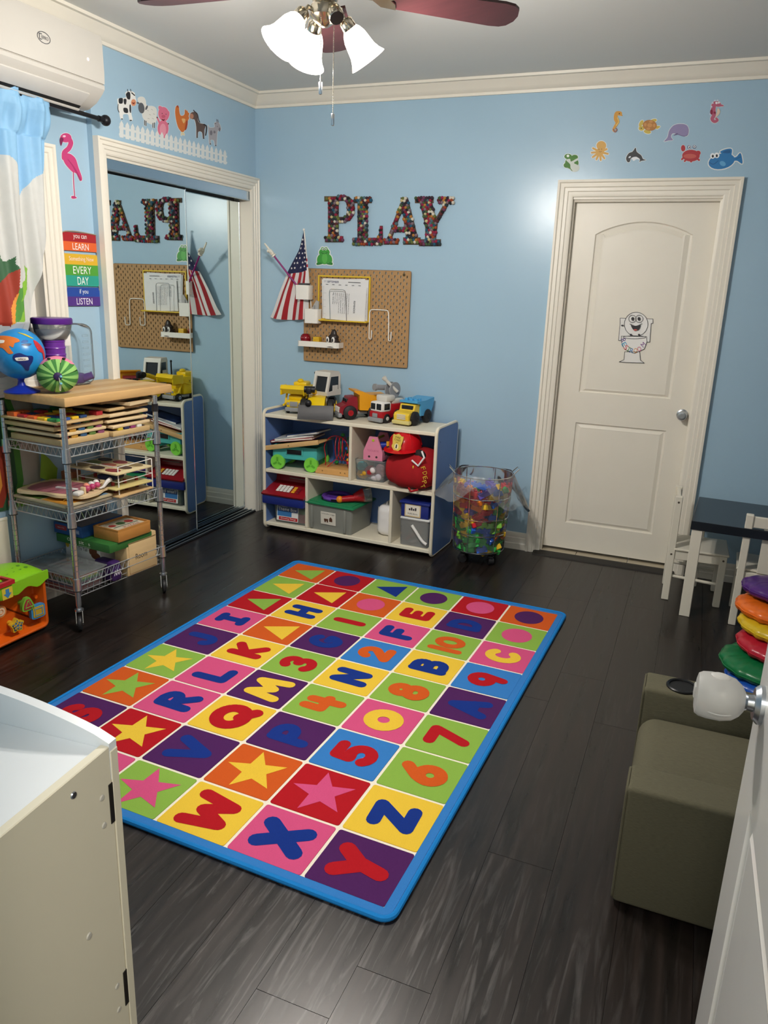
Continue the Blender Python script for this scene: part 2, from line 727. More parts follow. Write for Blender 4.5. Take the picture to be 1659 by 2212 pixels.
# ---------------------------------------------------------------- crown, baseboards
crown = [(0, -.080), (.012, -.080), (.014, -.066), (.021, -.062), (.032, -.045), (.052, -.024), (.060, -.014), (.078, -.013), (.080, 0), (0, 0)]
mb = MB()
mb.sweep(crown, [(0, NY, ZC), (0, 0, ZC), (RX, 0, ZC), (RX, NY, ZC), (0, NY, ZC)], (0, 0, 1))
struct(obj('trim_1', mb, TRIM, ang=.5))
bb = [(0, 0), (.018, 0), (.018, .036), (.014, .042), (.014, .072), (.010, .078), (.010, .098), (.005, .108), (0, .108)]
for nm, path in (('baseboard_back', [(0, 0, 0), (1.9235, 0, 0)]), ('baseboard_left', [(-.333, NY, 0), (-.031, -1.448, 0)]),
                 ('baseboard_right', [(RX, 0, 0), (RX, NY, 0)]), ('trim_2', [(2.855, 0, 0), (RX, 0, 0)])):
    mb = MB()
    mb.sweep(bb, path, (0, 0, 1))
    struct(obj(nm, mb, TRIM, ang=.5))

# ---------------------------------------------------------------- casings
def casing(w, t=.028):
    return [(0, 0), (0, t), (.14 * w, t + .002), (.2 * w, t - .005), (.42 * w, t - .003), (.47 * w, t - .009), (.66 * w, t - .009), (.71 * w, t - .014), (.9 * w, t - .015), (w, t - .019), (w, 0)]


mb = MB()
mb.sweep(casing(.086), [(1.9235, 0, 0), (1.9235, 0, 2.143), (2.8541, 0, 2.143), (2.8541, 0, 0)], (0, -1, 0))
struct(obj('trim_3', mb, TRIM, ang=.4))
mb = MB()
mb.sweep([(0, .0), (.02, 0), (.02, -.012), (.032, -.016), (.032, -.046), (.02, -.048), (.02, -.12), (0, -.12)], [(1.985, 0, 0), (1.985, 0, 2.066), (2.79, 0, 2.066), (2.79, 0, 0)], (0, -1, 0))
struct(obj('trim_4', mb, TRIM, ang=.4))
mb = MB()
mb.sweep(casing(.072, .032), [(0, -1.4467, 0), (0, -1.4467, 2.184), (0, -.004, 2.184), (0, -.004, 0)], (1, 0, 0))
struct(obj('trim_5', mb, TRIM, ang=.4))
mb = MB()
mb.sweep([(0, 0), (.012, 0), (.012, -.12), (0, -.12)], [(0, -1.385, 0), (0, -1.385, 2.112), (0, -.058, 2.112), (0, -.058, 0)], (1, 0, 0))
struct(obj('trim_6', mb, TRIM, ang=.4))


def holed(mb, outer, holes, d, T):
    bm = mb.bm
    X = mb.T @ T
    es = []
    for loop in [outer] + holes:
        V = [bm.verts.new(X @ Vector((a, b, d))) for a, b in loop]
        es += [bm.edges.new((V[i], V[(i + 1) % len(V)])) for i in range(len(V))]
    r = bmesh.ops.triangle_fill(bm, use_beauty=True, use_dissolve=False, edges=es)
    for f in r['geom']:
        if isinstance(f, bmesh.types.BMFace):
            f.material_index = mb.mi


def scale_loop(loop, e):
    return grow(loop, -e)


def moulded_door(parent, W, H, T, T2=None):
    """two-panel moulded slab: arch-topped panel above, square panel below; T maps (x, z, out)"""
    x0, x1 = .132, W - .118
    a = [(x1, .965), (x1, 1.835)] + [(x1 + (x0 - x1) * t / 14, 1.835 + .068 * math.sin(PI * t / 14) ** .8) for t in range(1, 14)] + [(x0, 1.835), (x0, .965)]
    b = [(x1, .165), (x1, .785), (x0, .785), (x0, .165)]
    mb = MB()
    out = [(0, 0), (W, 0), (W, H), (0, H)]
    for X, s in ((T, 1),) + (((T2, 1),) if T2 else ()):
        holed(mb, out, [a, b], 0, X)
    mb.raw([(q[0], q[1], d) for d in (0, -.035) for q in out], [(0, 1, 5, 4), (1, 2, 6, 5), (2, 3, 7, 6), (3, 0, 4, 7)] + ([] if T2 else [(4, 5, 6, 7)]), T)
    slab = obj('slab', mb, TRIM, parent, smooth=False)
    for loop, nm in ((a, 'door_panel'), (b, 'door_panel')):
        for X in [T] + ([T2] if T2 else []):
            pm = MB()
            rings = [(0, 0.0), (.006, -.009), (.017, -.010), (.042, -.002), (.050, -.0025)]
            n = len(loop)
            vs = []
            for e, d in rings:
                vs += [(p, q, d) for p, q in scale_loop(loop, e)]
            fs = [(k * n + i, k * n + (i + 1) % n, (k + 1) * n + (i + 1) % n, (k + 1) * n + i) for k in range(len(rings) - 1) for i in range(n)]
            fs.append([(len(rings) - 1) * n + i for i in range(n)])
            pm.raw(vs, fs, X)
            obj(nm, pm, TRIM, parent, smooth=False)
    return slab


# door_1: the restroom door
DW = 2.768 - 2.008
d1 = thing('door_1', None, None, (2.008, .052, .034))
struct(d1)
moulded_door(d1, DW, 2.010, frame((0, 0, 0), (1, 0, 0), (0, 0, 1), (0, -1, 0)))
mb = MB()
kx, kz = 2.722 - 2.008, .918 - .034
mb.lathe([(0, 0), (.031, 0), (.031, .006), (.022, .011), (0, .011)], 24, frame((kx, -.0, kz), (1, 0, 0), (0, 0, 1), (0, -1, 0)))
obj('rose', mb, STEEL, d1)
mb = MB()
mb.lathe([(0, .010), (.011, .010), (.011, .028), (.020, .034), (.0265, .044), (.0265, .056), (.022, .064), (.012, .066), (0, .063)], 24, frame((kx, -.0, kz), (1, 0, 0), (0, 0, 1), (0, -1, 0)))
obj('door_knob', mb, STEEL, d1)
# threshold strip and the tiles seen under the restroom door
mb = MB()
mb.prism([(-.068, 0.0), (-.060, .006), (-.014, .016), (.004, .016), (.004, -.004), (-.068, -.004)], 1.975, 2.80, frame((0, 0, 0), (0, 1, 0), (0, 0, 1), (1, 0, 0)))
struct(obj('trim_7', mb, M('#1d1a18', .45, key='threshold_wood'), smooth=False))
tf = struct(thing('floor_tiles', None, None, (1.985, .004, 0)))
for i, (a, b) in enumerate(((0, .24), (.243, .545), (.548, .80))):
    mb = MB()
    mb.box(a, b, 0, .30, -.004, .013, .0015, 1)
    obj('tile', mb, M('#c8bda6', .35, key='beige_tile'), tf, smooth=False)
mb = MB()
mb.box(1.95, 2.82, .33, .36, -.05, 2.2)
struct(obj('trim_8', mb, M('#4c463e', .7, key='restroom_dark'), smooth=False))

# ---------------------------------------------------------------- mirrored sliding closet doors
MIR = M('#dfe8e6', 0.0, 1.0, var=0.0, key='mirror_glass')
ALU = M('#b4c0ca', 0.24, 1.0, var=0.03, key='aluminium')
mb = MB()
mb.box(-.018, -.004, -1.373, -.070, 2.050, 2.100)
mb.box(-.022, -.001, -1.373, -.070, 2.046, 2.054, .002)
struct(obj('trim_9', mb, ALU, smooth=False))
mb = MB()
mb.box(-.10, -.005, -1.373, -.070, 2.098, 2.104)
struct(obj('trim_10', mb, M('#2a2c30', .5, key='track_inside'), smooth=False))
for nm, xx, y0, y1 in (('door_3', -.040, -1.370, -.690), ('door_4', -.078, -.735, -.075)):
    d = struct(thing(nm, None, None, (xx, y0, .022)))
    mb = MB()
    mb.box(-.004, .0, .004, y1 - y0 - .004, .012, 2.016)
    obj('mirror_pane', mb, MIR, d, smooth=False)
    for a, b in ((0, .004), (y1 - y0 - .004, y1 - y0)):
        mb = MB()
        mb.box(-.018, .003, a, b, .0, 2.020)
        obj('edge_strip', mb, CHROME, d, smooth=False)
    mb = MB()
    mb.box(-.018, .002, 0, y1 - y0, 0, .012)
    obj('bottom_rail', mb, ALU, d, smooth=False)
tr = struct(thing('trim_11', None, None, (0, 0, 0)))
mb = MB()
mb.box(-.105, .014, -1.373, -.070, 0.0, .004)
obj('track_base', mb, M('#1c1e22', .4, .6, key='track_base'), tr, smooth=False)
for xx in (.008, -.022, -.060, -.098):
    mb = MB()
    mb.box(xx - .003, xx + .003, -1.373, -.070, .004, .016, .002)
    obj('track_rail', mb, ALU, tr, smooth=False)
mb = MB()
mb.box(-.16, -.125, -1.5, .0, 0, 2.2)
struct(obj('trim_12', mb, M('#8a8a88', .7, key='closet_inside'), smooth=False))

# ---------------------------------------------------------------- window behind the curtain
wn = struct(thing('window_1', None, None, (0, 0, 0)))
LN = LEFT2.to_3x3()


def wloop(y0, y1, z0, z1, d=0):
    return [tuple(LEFT2 @ Vector((a, b, d))) for a, b in ((y0, z0), (y0, z1), (y1, z1), (y1, z0), (y0, z0))]


mb = MB()
mb.sweep([(0, 0), (.014, 0), (.014, -.12), (0, -.12)], wloop(A0 - .76, A0, 1.10, 2.035), LN.col[2])
obj('window_jamb', mb, TRIM, wn, ang=.4)
mb = MB()
mb.sweep(casing(A1 - A0), wloop(A0 - .76 - (A1 - A0), A1, 1.02, 2.110), LN.col[2])
obj('window_casing', mb, TRIM, wn, ang=.4)
mb = MB()
mb.sweep([(0, 0), (.035, 0), (.035, -.03), (0, -.03)], wloop(A0 - .746, A0 - .014, 1.114, 2.021, -.07), LN.col[2])
obj('window_frame', mb, WHITE, wn, ang=.4)
mb = MB()
mb.box(A0 - .72, A0 - .04, 1.14, 2.0, -.088, -.084, T=LEFT2)
obj('pane', mb, M('#0c1016', .05, key='night_window_glass'), wn, smooth=False)
# ================================================================ ceiling fan with lamps
BRASS = M('#cfc6b4', .2, 1.0, var=.03, key='nickel')
CHERRY = M('#371a1c', .38, var=.4, vs=6, stretch=(1.5, 14, 1), key='cherry_blade')
FX, FY = 1.600, -2.225
fan = thing('ceiling_fan', 'ceiling fan with dark red wooden blades and glowing white bell glass lamps', 'ceiling fan', (FX, FY, 0))
mb = MB()
mb.lathe([(0, ZC), (.07, ZC), (.065, ZC - .05), (.02, ZC - .065), (.013, ZC - .065), (.013, 2.55), (0, 2.55)], 24)
obj('downrod', mb, BRASS, fan)
mb = MB()
mb.lathe([(0, 2.565), (.05, 2.56), (.10, 2.53), (.115, 2.50), (.115, 2.45), (.09, 2.42), (.06, 2.405), (0, 2.405)], 32)
obj('motor_housing', mb, BRASS, fan)
mb = MB()
mb.lathe([(0, 2.405), (.045, 2.405), (.046, 2.385), (.036, 2.35), (.045, 2.338), (.045, 2.315), (.03, 2.300), (.012, 2.288), (0, 2.286)], 28)
obj('light_kit', mb, BRASS, fan)
for k, a in enumerate((40, 112, 184, 256, 328)):
    T = Matrix.Rotation(math.radians(a), 4, 'Z') @ Matrix.Translation((0, 0, 2.392)) @ Matrix.Rotation(math.radians(-11), 4, 'X')
    bl = MB(T)
    poly = [(.19, -.05), (.56, -.066), (.595, -.060), (.615, -.045), (.628, -.01), (.628, .022), (.615, .05), (.595, .062), (.56, .066), (.19, .052)]
    bl.prism(poly, -.004, .004)
    obj('blade', bl, CHERRY, fan, smooth=False)
    ir = MB(T)
    ir.prism([(.085, -.014), (.15, -.012), (.185, -.04), (.235, -.045), (.225, -.018), (.205, 0), (.225, .018), (.235, .045), (.185, .04), (.15, .012), (.085, .014)], -.011, -.003)
    obj('blade_iron', ir, BRASS, fan, smooth=False)
GLASS = M('#fff3e2', .3, var=0.0, emit=SHADE_E, key='glowing_opal_glass')
for k, a in enumerate((50, 140, 230, 320)):
    ca, sa = math.cos(math.radians(a)), math.sin(math.radians(a))
    tilt = math.radians(40)
    ax = Vector((ca * math.sin(tilt), sa * math.sin(tilt), -math.cos(tilt)))
    p0 = Vector((ca * .036, sa * .036, 2.326))
    pe = Vector((ca * .060, sa * .060, 2.324)) + ax * .006
    ar = MB()
    ar.tube([p0, p0 + Vector((ca * .018, sa * .018, .006)), pe], .007, 8)
    obj('lamp_arm', ar, BRASS, fan)
    X = Matrix.Translation(pe) @ ax.to_track_quat('Z', 'Y').to_matrix().to_4x4() @ Matrix.Scale(.86, 4)
    so = MB(X)
    so.lathe([(0, 0), (.018, 0), (.025, .008), (.027, .042), (.024, .046), (0, .046)], 20)
    obj('lamp_socket', so, BRASS, fan)
    if k == 3:
        continue
    sh = MB(X)
    prof = [(.026, .034), (.034, .045), (.042, .065), (.046, .09), (.050, .115), (.058, .135), (.069, .152)]
    sh.lathe(prof + [(r - .003, z) for r, z in prof[::-1]], 28)
    obj('glass_shade', sh, GLASS, fan)
    bu = MB(X)
    bu.ball((0, 0, .085), (.024, .024, .032), 12, 8)
    obj('bulb', bu, M('#fff2dd', .3, var=0, emit=30.0, key='lit_bulb'), fan)
    pl = bpy.data.lights.new('fan_bulb', 'POINT')
    pl.energy = LAMP_W
    pl.color = (1.0, .95, .885)
    pl.shadow_soft_size = .04
    po = bpy.data.objects.new('fan_bulb', pl)
    po.location = Vector((FX, FY, 0)) + pe + ax * .145
    COL.objects.link(po)
for nm, du, ztop, zbot in (('pull_chain', .055, 2.33, 2.046), ('pull_chain', .02, 2.30, 2.130)):
    px = .030 if zbot < 2.08 else -.008
    ch = MB()
    base = (px * .92 + .045 * .4, px * .39 - .045 * .92)
    z = ztop
    while z > zbot:
        ch.ball((base[0], base[1], z), .0019, 6, 4)
        z -= .0042
    c = stuff(obj(nm, ch, BRASS, fan))
    en = MB()
    en.box(base[0] - .0045, base[0] + .0045, base[1] - .0045, base[1] + .0045, zbot - .034, zbot, .002)
    obj('pull_handle', en, CHROME, fan)

# ================================================================ wall-mounted air conditioner
ac = thing('air_conditioner', 'white wall-mounted air conditioner with oval badge under crown moulding', 'air conditioner', (0, -1.575, 0))
ACW = M('#c4c0b8', .35, var=.02, key='ac_white')
sec = [(.0, 2.555), (.0, 2.262), (.06, 2.255), (.105, 2.262), (.150, 2.285), (.185, 2.318), (.199, 2.336), (.200, 2.350), (.198, 2.353)]
Ty = frame((0, 0, 0), (1, 0, 0), (0, 0, 1), (0, -1, 0))
mb = MB()
mb.prism(sec + [(.192, 2.356), (.17, 2.545), (.15, 2.555)], 0, .82, Ty)
body = obj('housing', mb, ACW, ac, ang=.5)
mb = MB()
mb.prism([(.190, 2.357), (.201, 2.357), (.203, 2.40), (.201, 2.52), (.195, 2.545), (.16, 2.556), (.16, 2.54)], .0, .82, Ty)
obj('front_panel', mb, ACW, ac, ang=.5)
mb = MB()
mb.box(.075, .135, -.76, -.07, 2.247, 2.262, T=Matrix.Identity(4))
sl = MB(frame((.118, -.07, 2.262), (0, -1, 0), Vector((.80, 0, .60)), Vector((.60, 0, -.80))))
sl.box(0, .70, -.012, .004, 0, .004)
obj('air_slot', sl, DARK, ac, smooth=False)
sl = MB(frame((.118, -.07, 2.262), (0, -1, 0), Vector((.80, 0, .60)), Vector((.60, 0, -.80))))
sl.box(-.002, .70, -.020, -.010, 0, .010, .002)
obj('louver', sl, ACW, ac)
sl = MB(frame((.118, -.07, 2.262), (0, -1, 0), Vector((.80, 0, .60)), Vector((.60, 0, -.80))))
sl.box(0, .70, .004, .075, -.006, .003, .002)
obj('vent_flap', sl, M('#cbc8c2', .4, key='ac_flap'), ac)
TA = frame((.2035, -.335, 2.448), (0, 1, 0), (0, 0, 1), (1, 0, 0))
mb = MB(TA)
o1, o2 = ell(0, 0, .034, .021, 28), ell(0, 0, .0315, .0185, 28)
mb.raw([(a, b, .0006) for a, b in o1 + o2], [(i, (i + 1) % 28, 28 + (i + 1) % 28, 28 + i) for i in range(28)])
mb.text('EFRO', Matrix.Translation((.006, 0, 0)), .012, .034, .0006)
for q in ([(-.022, -.009), (-.022, .010), (-.010, .010)], [(-.022, -.009), (-.012, -.009)]):
    mb.stroke(q, .003, .0006)
obj('badge', mb, M('#4a4a50', .4, key='badge_ink'), ac, smooth=False)
mb = MB(frame((.203, -.095, 2.432), (0, 1, 0), (0, 0, 1), (1, 0, 0)))
mb.lathe([(.0065, 0), (.006, .001), (0, .001)], 14)
obj('indicator_light', mb, M('#ffd0d4', .4, var=0, emit=.9, key='pink_led'), ac)
# ================================================================ alphabet rug
PAL = {'o': '#c8561f', 'g': '#85ab46', 'r': '#ab1720', 'y': '#e3bc3c', 'p': '#4a2056', 'k': '#cc4f7c', 'b': '#3577bb', 'n': '#14307e', 'w': '#ece3d0', 'e': '#1f7cc4'}


def carpet(c):
    return M(PAL[c], .95, var=.16, vs=420, bump=.5, bs=700, spec=.15, key='carpet_' + c)


rug = thing('alphabet_rug', 'rectangular kids rug of colourful alphabet, number and shape squares with blue border on dark floor', 'rug', (.7985, -.9002, 0), -.0361)
CX = [0] + [.2442 + .2511 * i for i in range(5)] + [.2442 * 2 + .2511 * 4]
RY = [0] + [.2183 + .2374 * i for i in range(8)] + [.2183 * 2 + .2374 * 7]
W_, H_ = CX[-1], RY[-1]
mb = MB()
mb.prism(rrect(-.028, W_ + .028, -H_ - .028, .028, .03), .0005, .010)
obj('backing', mb, carpet('w'), rug)
mb = MB()
for a, b, c, d in ((-.026, W_ + .026, -.0, .026), (-.026, W_ + .026, -H_ - .026, -H_), (-.026, 0, -H_, 0), (W_, W_ + .026, -H_, 0)):
    mb.box(a, b, c, d, .0085, .0115)
obj('border', mb, carpet('b'), rug, smooth=False)
mb = MB()
path = rrect(-.034, W_ + .034, -H_ - .034, .034, .035, 6)
mb.tube([(x, y, .0085) for x, y in path], .0085, 8, closed=True)
obj('binding', mb, carpet('e'), rug)
# glyph strokes: x to the right, y up, both 0..1
GL = {
    'I': [[(.5, .05), (.5, .95)], [(.22, .95), (.78, .97)], [(.22, .03), (.78, .05)]],
    'J': [[(.72, .98), (.74, .5)] + arc(.45, .3, .29, .27, 0, -170, 8)],
    'H': [[(.1, 0), (.14, 1)], [(.86, 0), (.9, 1)], [(.14, .5), (.86, .52)]],
    'K': [[(.14, 0), (.14, 1)], [(.88, 1), (.22, .5)], [(.3, .5), (.9, 0)]],
    'L': [[(.12, 1), (.16, .06), (.88, .04)]],
    'M': [[(.0, 0), (.14, .95), (.5, .3), (.86, .95), (1, 0)]],
    'N': [[(.1, 0), (.14, .98), (.84, .06), (.88, 1)]],
    'Q': [arc(.5, .55, .42, .42, 0, 360, 20), [(.55, .28), (.92, -.02)]],
    'R': [[(.12, 0), (.14, .96)], [(.14, .96), (.5, .98)] + arc(.5, .74, .34, .22, 80, -90, 8) + [(.16, .5)], [(.4, .5), (.9, 0)]],
    'P': [[(.14, 0), (.16, .96)], [(.16, .94), (.5, .97)] + arc(.5, .7, .36, .26, 80, -90, 8) + [(.16, .44)]],
    'V': [[(.02, .98), (.5, .06), (.98, .98)]],
    'W': [[(.0, 1), (.18, .06), (.5, .72), (.82, .06), (1, 1)]],
    'X': [[(.08, 1), (.92, 0)], [(.92, 1), (.08, 0)]],
    'Y': [[(.06, 1), (.5, .5), (.94, 1)], [(.55, .52), (.42, 0)]],
    'Z': [[(.08, .9), (.86, .94), (.12, .06), (.92, .08)]],
    'A': [[(.05, 0), (.48, .98), (.95, 0)], [(.22, .36), (.8, .36)]],
    'B': [[(.14, 0), (.14, 1)], [(.14, .98), (.5, .98)] + arc(.5, .76, .3, .22, 80, -90, 8) + [(.2, .53), (.54, .53)] + arc(.54, .28, .34, .25, 80, -90, 8) + [(.14, .03)]],
    'C': [arc(.54, .5, .44, .46, 45, 315, 14)],
    'D': [[(.14, 0), (.14, 1)], [(.14, .97), (.4, .97)] + arc(.42, .5, .46, .47, 85, -85, 10) + [(.14, .03)]],
    'E': [[(.88, .96), (.16, .96), (.16, .04), (.9, .04)], [(.16, .5), (.74, .5)]],
    'F': [[(.88, .96), (.16, .96), (.16, 0)], [(.16, .5), (.74, .5)]],
    'G': [arc(.52, .5, .42, .46, 50, 350, 14) + [(.6, .42)]],
    'S': [arc(.5, .74, .32, .24, 20, 260, 9) + arc(.5, .26, .34, .24, 90, -160, 9)],
    'T': [[(.05, .95), (.95, .95)], [(.5, .95), (.5, 0)]],
    'U': [[(.1, 1), (.12, .4)] + arc(.5, .36, .38, .34, 180, 360, 8) + [(.9, 1)]],
    '1': [[(.5, 0), (.52, 1)]],
    '2': [arc(.48, .7, .36, .28, 165, -30, 9) + [(.1, .06), (.92, .06)]],
    '3': [arc(.46, .74, .34, .24, 150, -80, 9), arc(.46, .27, .38, .26, 80, -150, 9)],
    '4': [[(.14, 1), (.12, .46), (.9, .46)], [(.66, .96), (.7, 0)]],
    '5': [[(.84, .96), (.2, .96), (.16, .56)] + arc(.46, .3, .4, .3, 120, -150, 10)],
    '6': [[(.74, 1), (.3, .62)] + arc(.5, .3, .36, .3, 150, -210, 14)],
    '7': [[(.08, .94), (.88, .94), (.42, 0)]],
    '8': [arc(.5, .75, .3, .24, -90, 270, 14), arc(.5, .26, .37, .27, 90, 450, 14)],
    '9': [arc(.46, .66, .36, .3, 0, 360, 14), [(.82, .66), (.66, 0)]],
    '0': [arc(.5, .5, .34, .4, 0, 360, 18)],
    '10': [[(.0, 0), (.02, 1)], arc(.66, .5, .32, .42, 0, 360, 16)],
}
ROWS = ['o^g rou g^n gou? rok oop', ]
RUG = [
    ['o tri g', 'r cir p', 'g tri n', 'g cir p', 'r cir k', 'o cir p'],
    ['g tri y', 'r tri y', 'o cir k', 'y E r', 'p D n', 'g cir k'],
    ['r tri g', 'y H n', 'g 1 r', 'k F n', 'g 10 o', 'k C y'],
    ['k I n', 'o tri y', 'p G n', 'b 2 o', 'y B n', 'b 9 r'],
    ['p J n', 'y K r', 'g 3 r', 'y N n', 'g 8 o', 'p A n'],
    ['g sta y', 'k L n', 'p M y', 'g 4 o', 'k 0 y', 'g 7 r'],
    ['o sta g', 'k R n', 'y Q r', 'p P n', 'b 5 r', 'g 6 o'],
    ['p S r', 'r sta y', 'p V n', 'o sta y', 'r sta k', 'y Z n'],
    ['y T r', 'k U n', 'g sta k', 'y W r', 'k X n', 'p Y r']]
for r in range(9):
    for c in range(6):
        bg, sh, fg = RUG[r][c].split()
        x0, x1 = CX[c] + (.0055 if c else 0), CX[c + 1] - (.0055 if c < 5 else 0)
        y0, y1 = -RY[r + 1] + (.0055 if r < 8 else 0), -RY[r] - (.0055 if r else 0)
        mb = MB()
        mb.prism(rrect(x0, x1, y0, y1, .008, 3), .0095, .0122)
        sq = obj('rug_square', mb, carpet(bg), rug, smooth=False)
        cx, cy = (x0 + x1) / 2, (y0 + y1) / 2
        # letters read with their top towards the left wall
        T = frame((cx, cy, .0128), (0, 1, 0), (-1, 0, 0), (0, 0, 1))
        mb = MB(T)
        if sh == 'cir':
            mb.flat(ell(0, 0, .076, .070, 32), 0)
        elif sh == 'tri':
            mb.flat([(0, .077), (-.080, -.072), (.080, -.072)], 0)
        elif sh == 'sta':
            pts = []
            for q in range(10):
                R = .106 if q % 2 == 0 else .043
                pts.append((R * math.sin(q * PI / 5), R * math.cos(q * PI / 5) - .004))
            mb.flat(pts, 0)
        else:
            w, h, sw = .100, .124, .045
            if sh in 'MW':
                w, h = .125, .125
            if sh == '10':
                w, sw = .120, .038
            if sh in '0Q':
                sw = .052
                w = .14
            if sh in 'XY':
                sw = .050
            for line in GL[sh]:
                mb.stroke([((x - .5) * w, (y - .5) * h) for x, y in line], sw, 0, n=12)
        obj('motif', mb, carpet(fg), sq, smooth=False)
# ================================================================ low toy shelf by the back wall
CREAM = M('#e3dcc8', .42, var=.03, key='cream_laminate')
SBLUE = M('#5f7fb8', .45, var=.04, key='blue_laminate')
SX, SY, SR = .262, -.385, -.0415
shelf = thing('toy_shelf', 'low cream and blue cubby shelf full of toys under pegboard', 'shelf', (SX, SY, 0), SR)
SWD, SDP, SHT = 1.185, .352, .785


def side_panel(x, nm):
    T = frame((x, 0, 0), (0, 1, 0), (0, 0, 1), (1, 0, 0))
    mb = MB(T)
    mb.prism(rrect(.006, SDP, .012, SHT - .006, .03, 5), 0, .019)
    p = obj(nm, mb, SBLUE, shelf, ang=.5)
    ed = MB()
    loop = [(x + .0095, a, b) for a, b in rrect(.004, SDP - .001, .010, SHT - .004, .034, 6)]
    ed.tube(loop, .0105, 8, closed=True)
    obj('edge_band', ed, CREAM, p)
    for a, b in ((.05, .1), (.05, .70), (.30, .40)):
        sc_ = MB(frame((x + .019, a, b), (0, 1, 0), (0, 0, 1), (1, 0, 0)))
        sc_.lathe([(0, .001), (.004, .001), (.005, 0)], 10)
        obj('screw_cap', sc_, M('#3e5a92', .5, key='screw_cap'), p)
    return p


side_panel(-.002, 'side_panel')
side_panel(SWD - .019, 'side_panel')
for nm, z0, z1, x0, x1 in (('top_panel', .738, .760, .017, SWD - .019), ('middle_shelf', .382, .405, .017, SWD - .019), ('bottom_panel', .026, .049, .017, SWD - .019)):
    mb = MB()
    mb.box(x0, x1, .004, SDP - .004, z0, z1, .003, 1)
    obj(nm, mb, CREAM, shelf, smooth=False)
for x, z0, z1 in ((.614, .405, .738), (.310, .049, .382), (.896, .049, .382)):
    mb = MB()
    mb.box(x, x + .019, .004, SDP - .004, z0, z1, .003, 1)
    obj('divider', mb, CREAM, shelf, smooth=False)
mb = MB()
mb.box(.017, SWD - .019, SDP - .008, SDP - .003, .026, .760)
obj('back_panel', mb, SBLUE, shelf, smooth=False)
SHM = Matrix.Translation((SX, SY, 0)) @ Matrix.Rotation(SR, 4, 'Z')


def sh_loc(x, y, z):
    return SHM @ Vector((x, y, z))


def on_shelf(name, label, cat, x, y, z, rz=0.0, group=None):
    return thing(name, label, cat, sh_loc(x, y, z), SR + math.radians(rz), group)


# ---------------------------------------------------------------- five toy trucks on top
YEL = M('#e8c40f', .35, var=.03, key='yellow_plastic')
GRY = M('#8d8f92', .45, var=.04, key='grey_plastic')
RED = M('#a91420', .35, var=.04, key='red_plastic')
TYRE = M('#17171a', .6, var=.1, key='tyre')
WGLASS = M('#23272c', .12, var=.0, key='dark_window')
LGR = M('#cfccc4', .4, var=.03, key='light_grey_plastic')


def wheels(t, spots, r, w, hub, hr=.5):
    for x, y in spots:
        mb = MB()
        mb.lathe([(0, -w / 2), (r * .8, -w / 2), (r, -w / 2 + .2 * w), (r, w / 2 - .2 * w), (r * .8, w / 2), (0, w / 2)], 20)
        o = obj('wheel', mb, TYRE, t, loc=(x, y, r), rot=(PI / 2, 0, 0))
        hb = MB()
        hb.lathe([(0, -w / 2 - .002), (r * hr, -w / 2 - .002), (r * hr, w / 2 + .002), (0, w / 2 + .002)], 14)
        for k in range(6):
            c, s = math.cos(k * PI / 3), math.sin(k * PI / 3)
            hb.box(-.003, .003, 0, r * hr * .9, w / 2 + .001, w / 2 + .004, T=Matrix.Rotation(k * PI / 3, 4, 'Z'))
            hb.box(-.003, .003, 0, r * hr * .9, -w / 2 - .004, -w / 2 - .001, T=Matrix.Rotation(k * PI / 3, 4, 'Z'))
        obj('hub', hb, hub, o, smooth=False)


def part(nm, t, mat, fn, ang=.6, smooth=True):
    mb = MB()
    fn(mb)
    return obj(nm, mb, mat, t, ang=ang, smooth=smooth)


TS = frame((0, 0, 0), (1, 0, 0), (0, 0, 1), (0, -1, 0))   # side profile (x forward, z up), width along -y
ZT = .7605
# 1: yellow refuse truck, forward = +x
t = on_shelf('refuse_truck', 'bright yellow toy refuse truck with raised front hopper, leftmost on the shelf top', 'toy truck', .150, .205, ZT, -78)
part('chassis', t, GRY, lambda m: m.box(-.10, .12, -.048, .048, .022, .040, .004))
part('cab', t, YEL, lambda m: (m.box(.045, .115, -.052, .052, .038, .088, .01), m.box(.03, .09, -.046, .046, .085, .115, .01)))
part('bumper', t, GRY, lambda m: m.box(.108, .128, -.056, .056, .016, .042, .006))
part('grille', t, GRY, lambda m: (m.box(.113, .120, -.026, .026, .046, .078, .004), m.box(.112, .118, -.046, -.030, .056, .072, .003), m.box(.112, .118, .030, .046, .056, .072, .003)))
part('hopper', t, YEL, lambda m: (m.prism([(.055, .118), (.125, .128), (.152, .160), (.138, .182), (.085, .178), (.05, .15)], -.078, .078, TS), m.box(.05, .145, -.080, -.070, .12, .178, .003), m.box(.05, .145, .070, .080, .12, .178, .003)), ang=.4)
for s in (-1, 1):
    part('lift_arm', t, YEL, lambda m: m.tube([(-.02, s * .066, .11), (.05, s * .066, .13), (.085, s * .066, .06), (.12, s * .066, .055)], .007, 6))
part('rear_body', t, YEL, lambda m: (m.box(-.135, .03, -.058, .058, .042, .165, .012), m.box(-.10, .0, -.045, .045, .16, .190, .012), m.ball((-.02, 0, .195), (.025, .02, .014))))
def _rally(m):
    m.text('RALLY', frame((-.055, -.0588, .128), (1, 0, 0), (0, 0, 1), (0, -1, 0)), .02, .075)
    m.flat([(-.11, .056), (-.05, .056), (-.08, .10)], .0588, TS)
part('side_lettering', t, BLACK, _rally, smooth=False)
wheels(t, [(.075, -.052), (.075, .052), (-.055, -.052), (-.055, .052), (-.105, -.052), (-.105, .052)], .026, .024, CHROME)
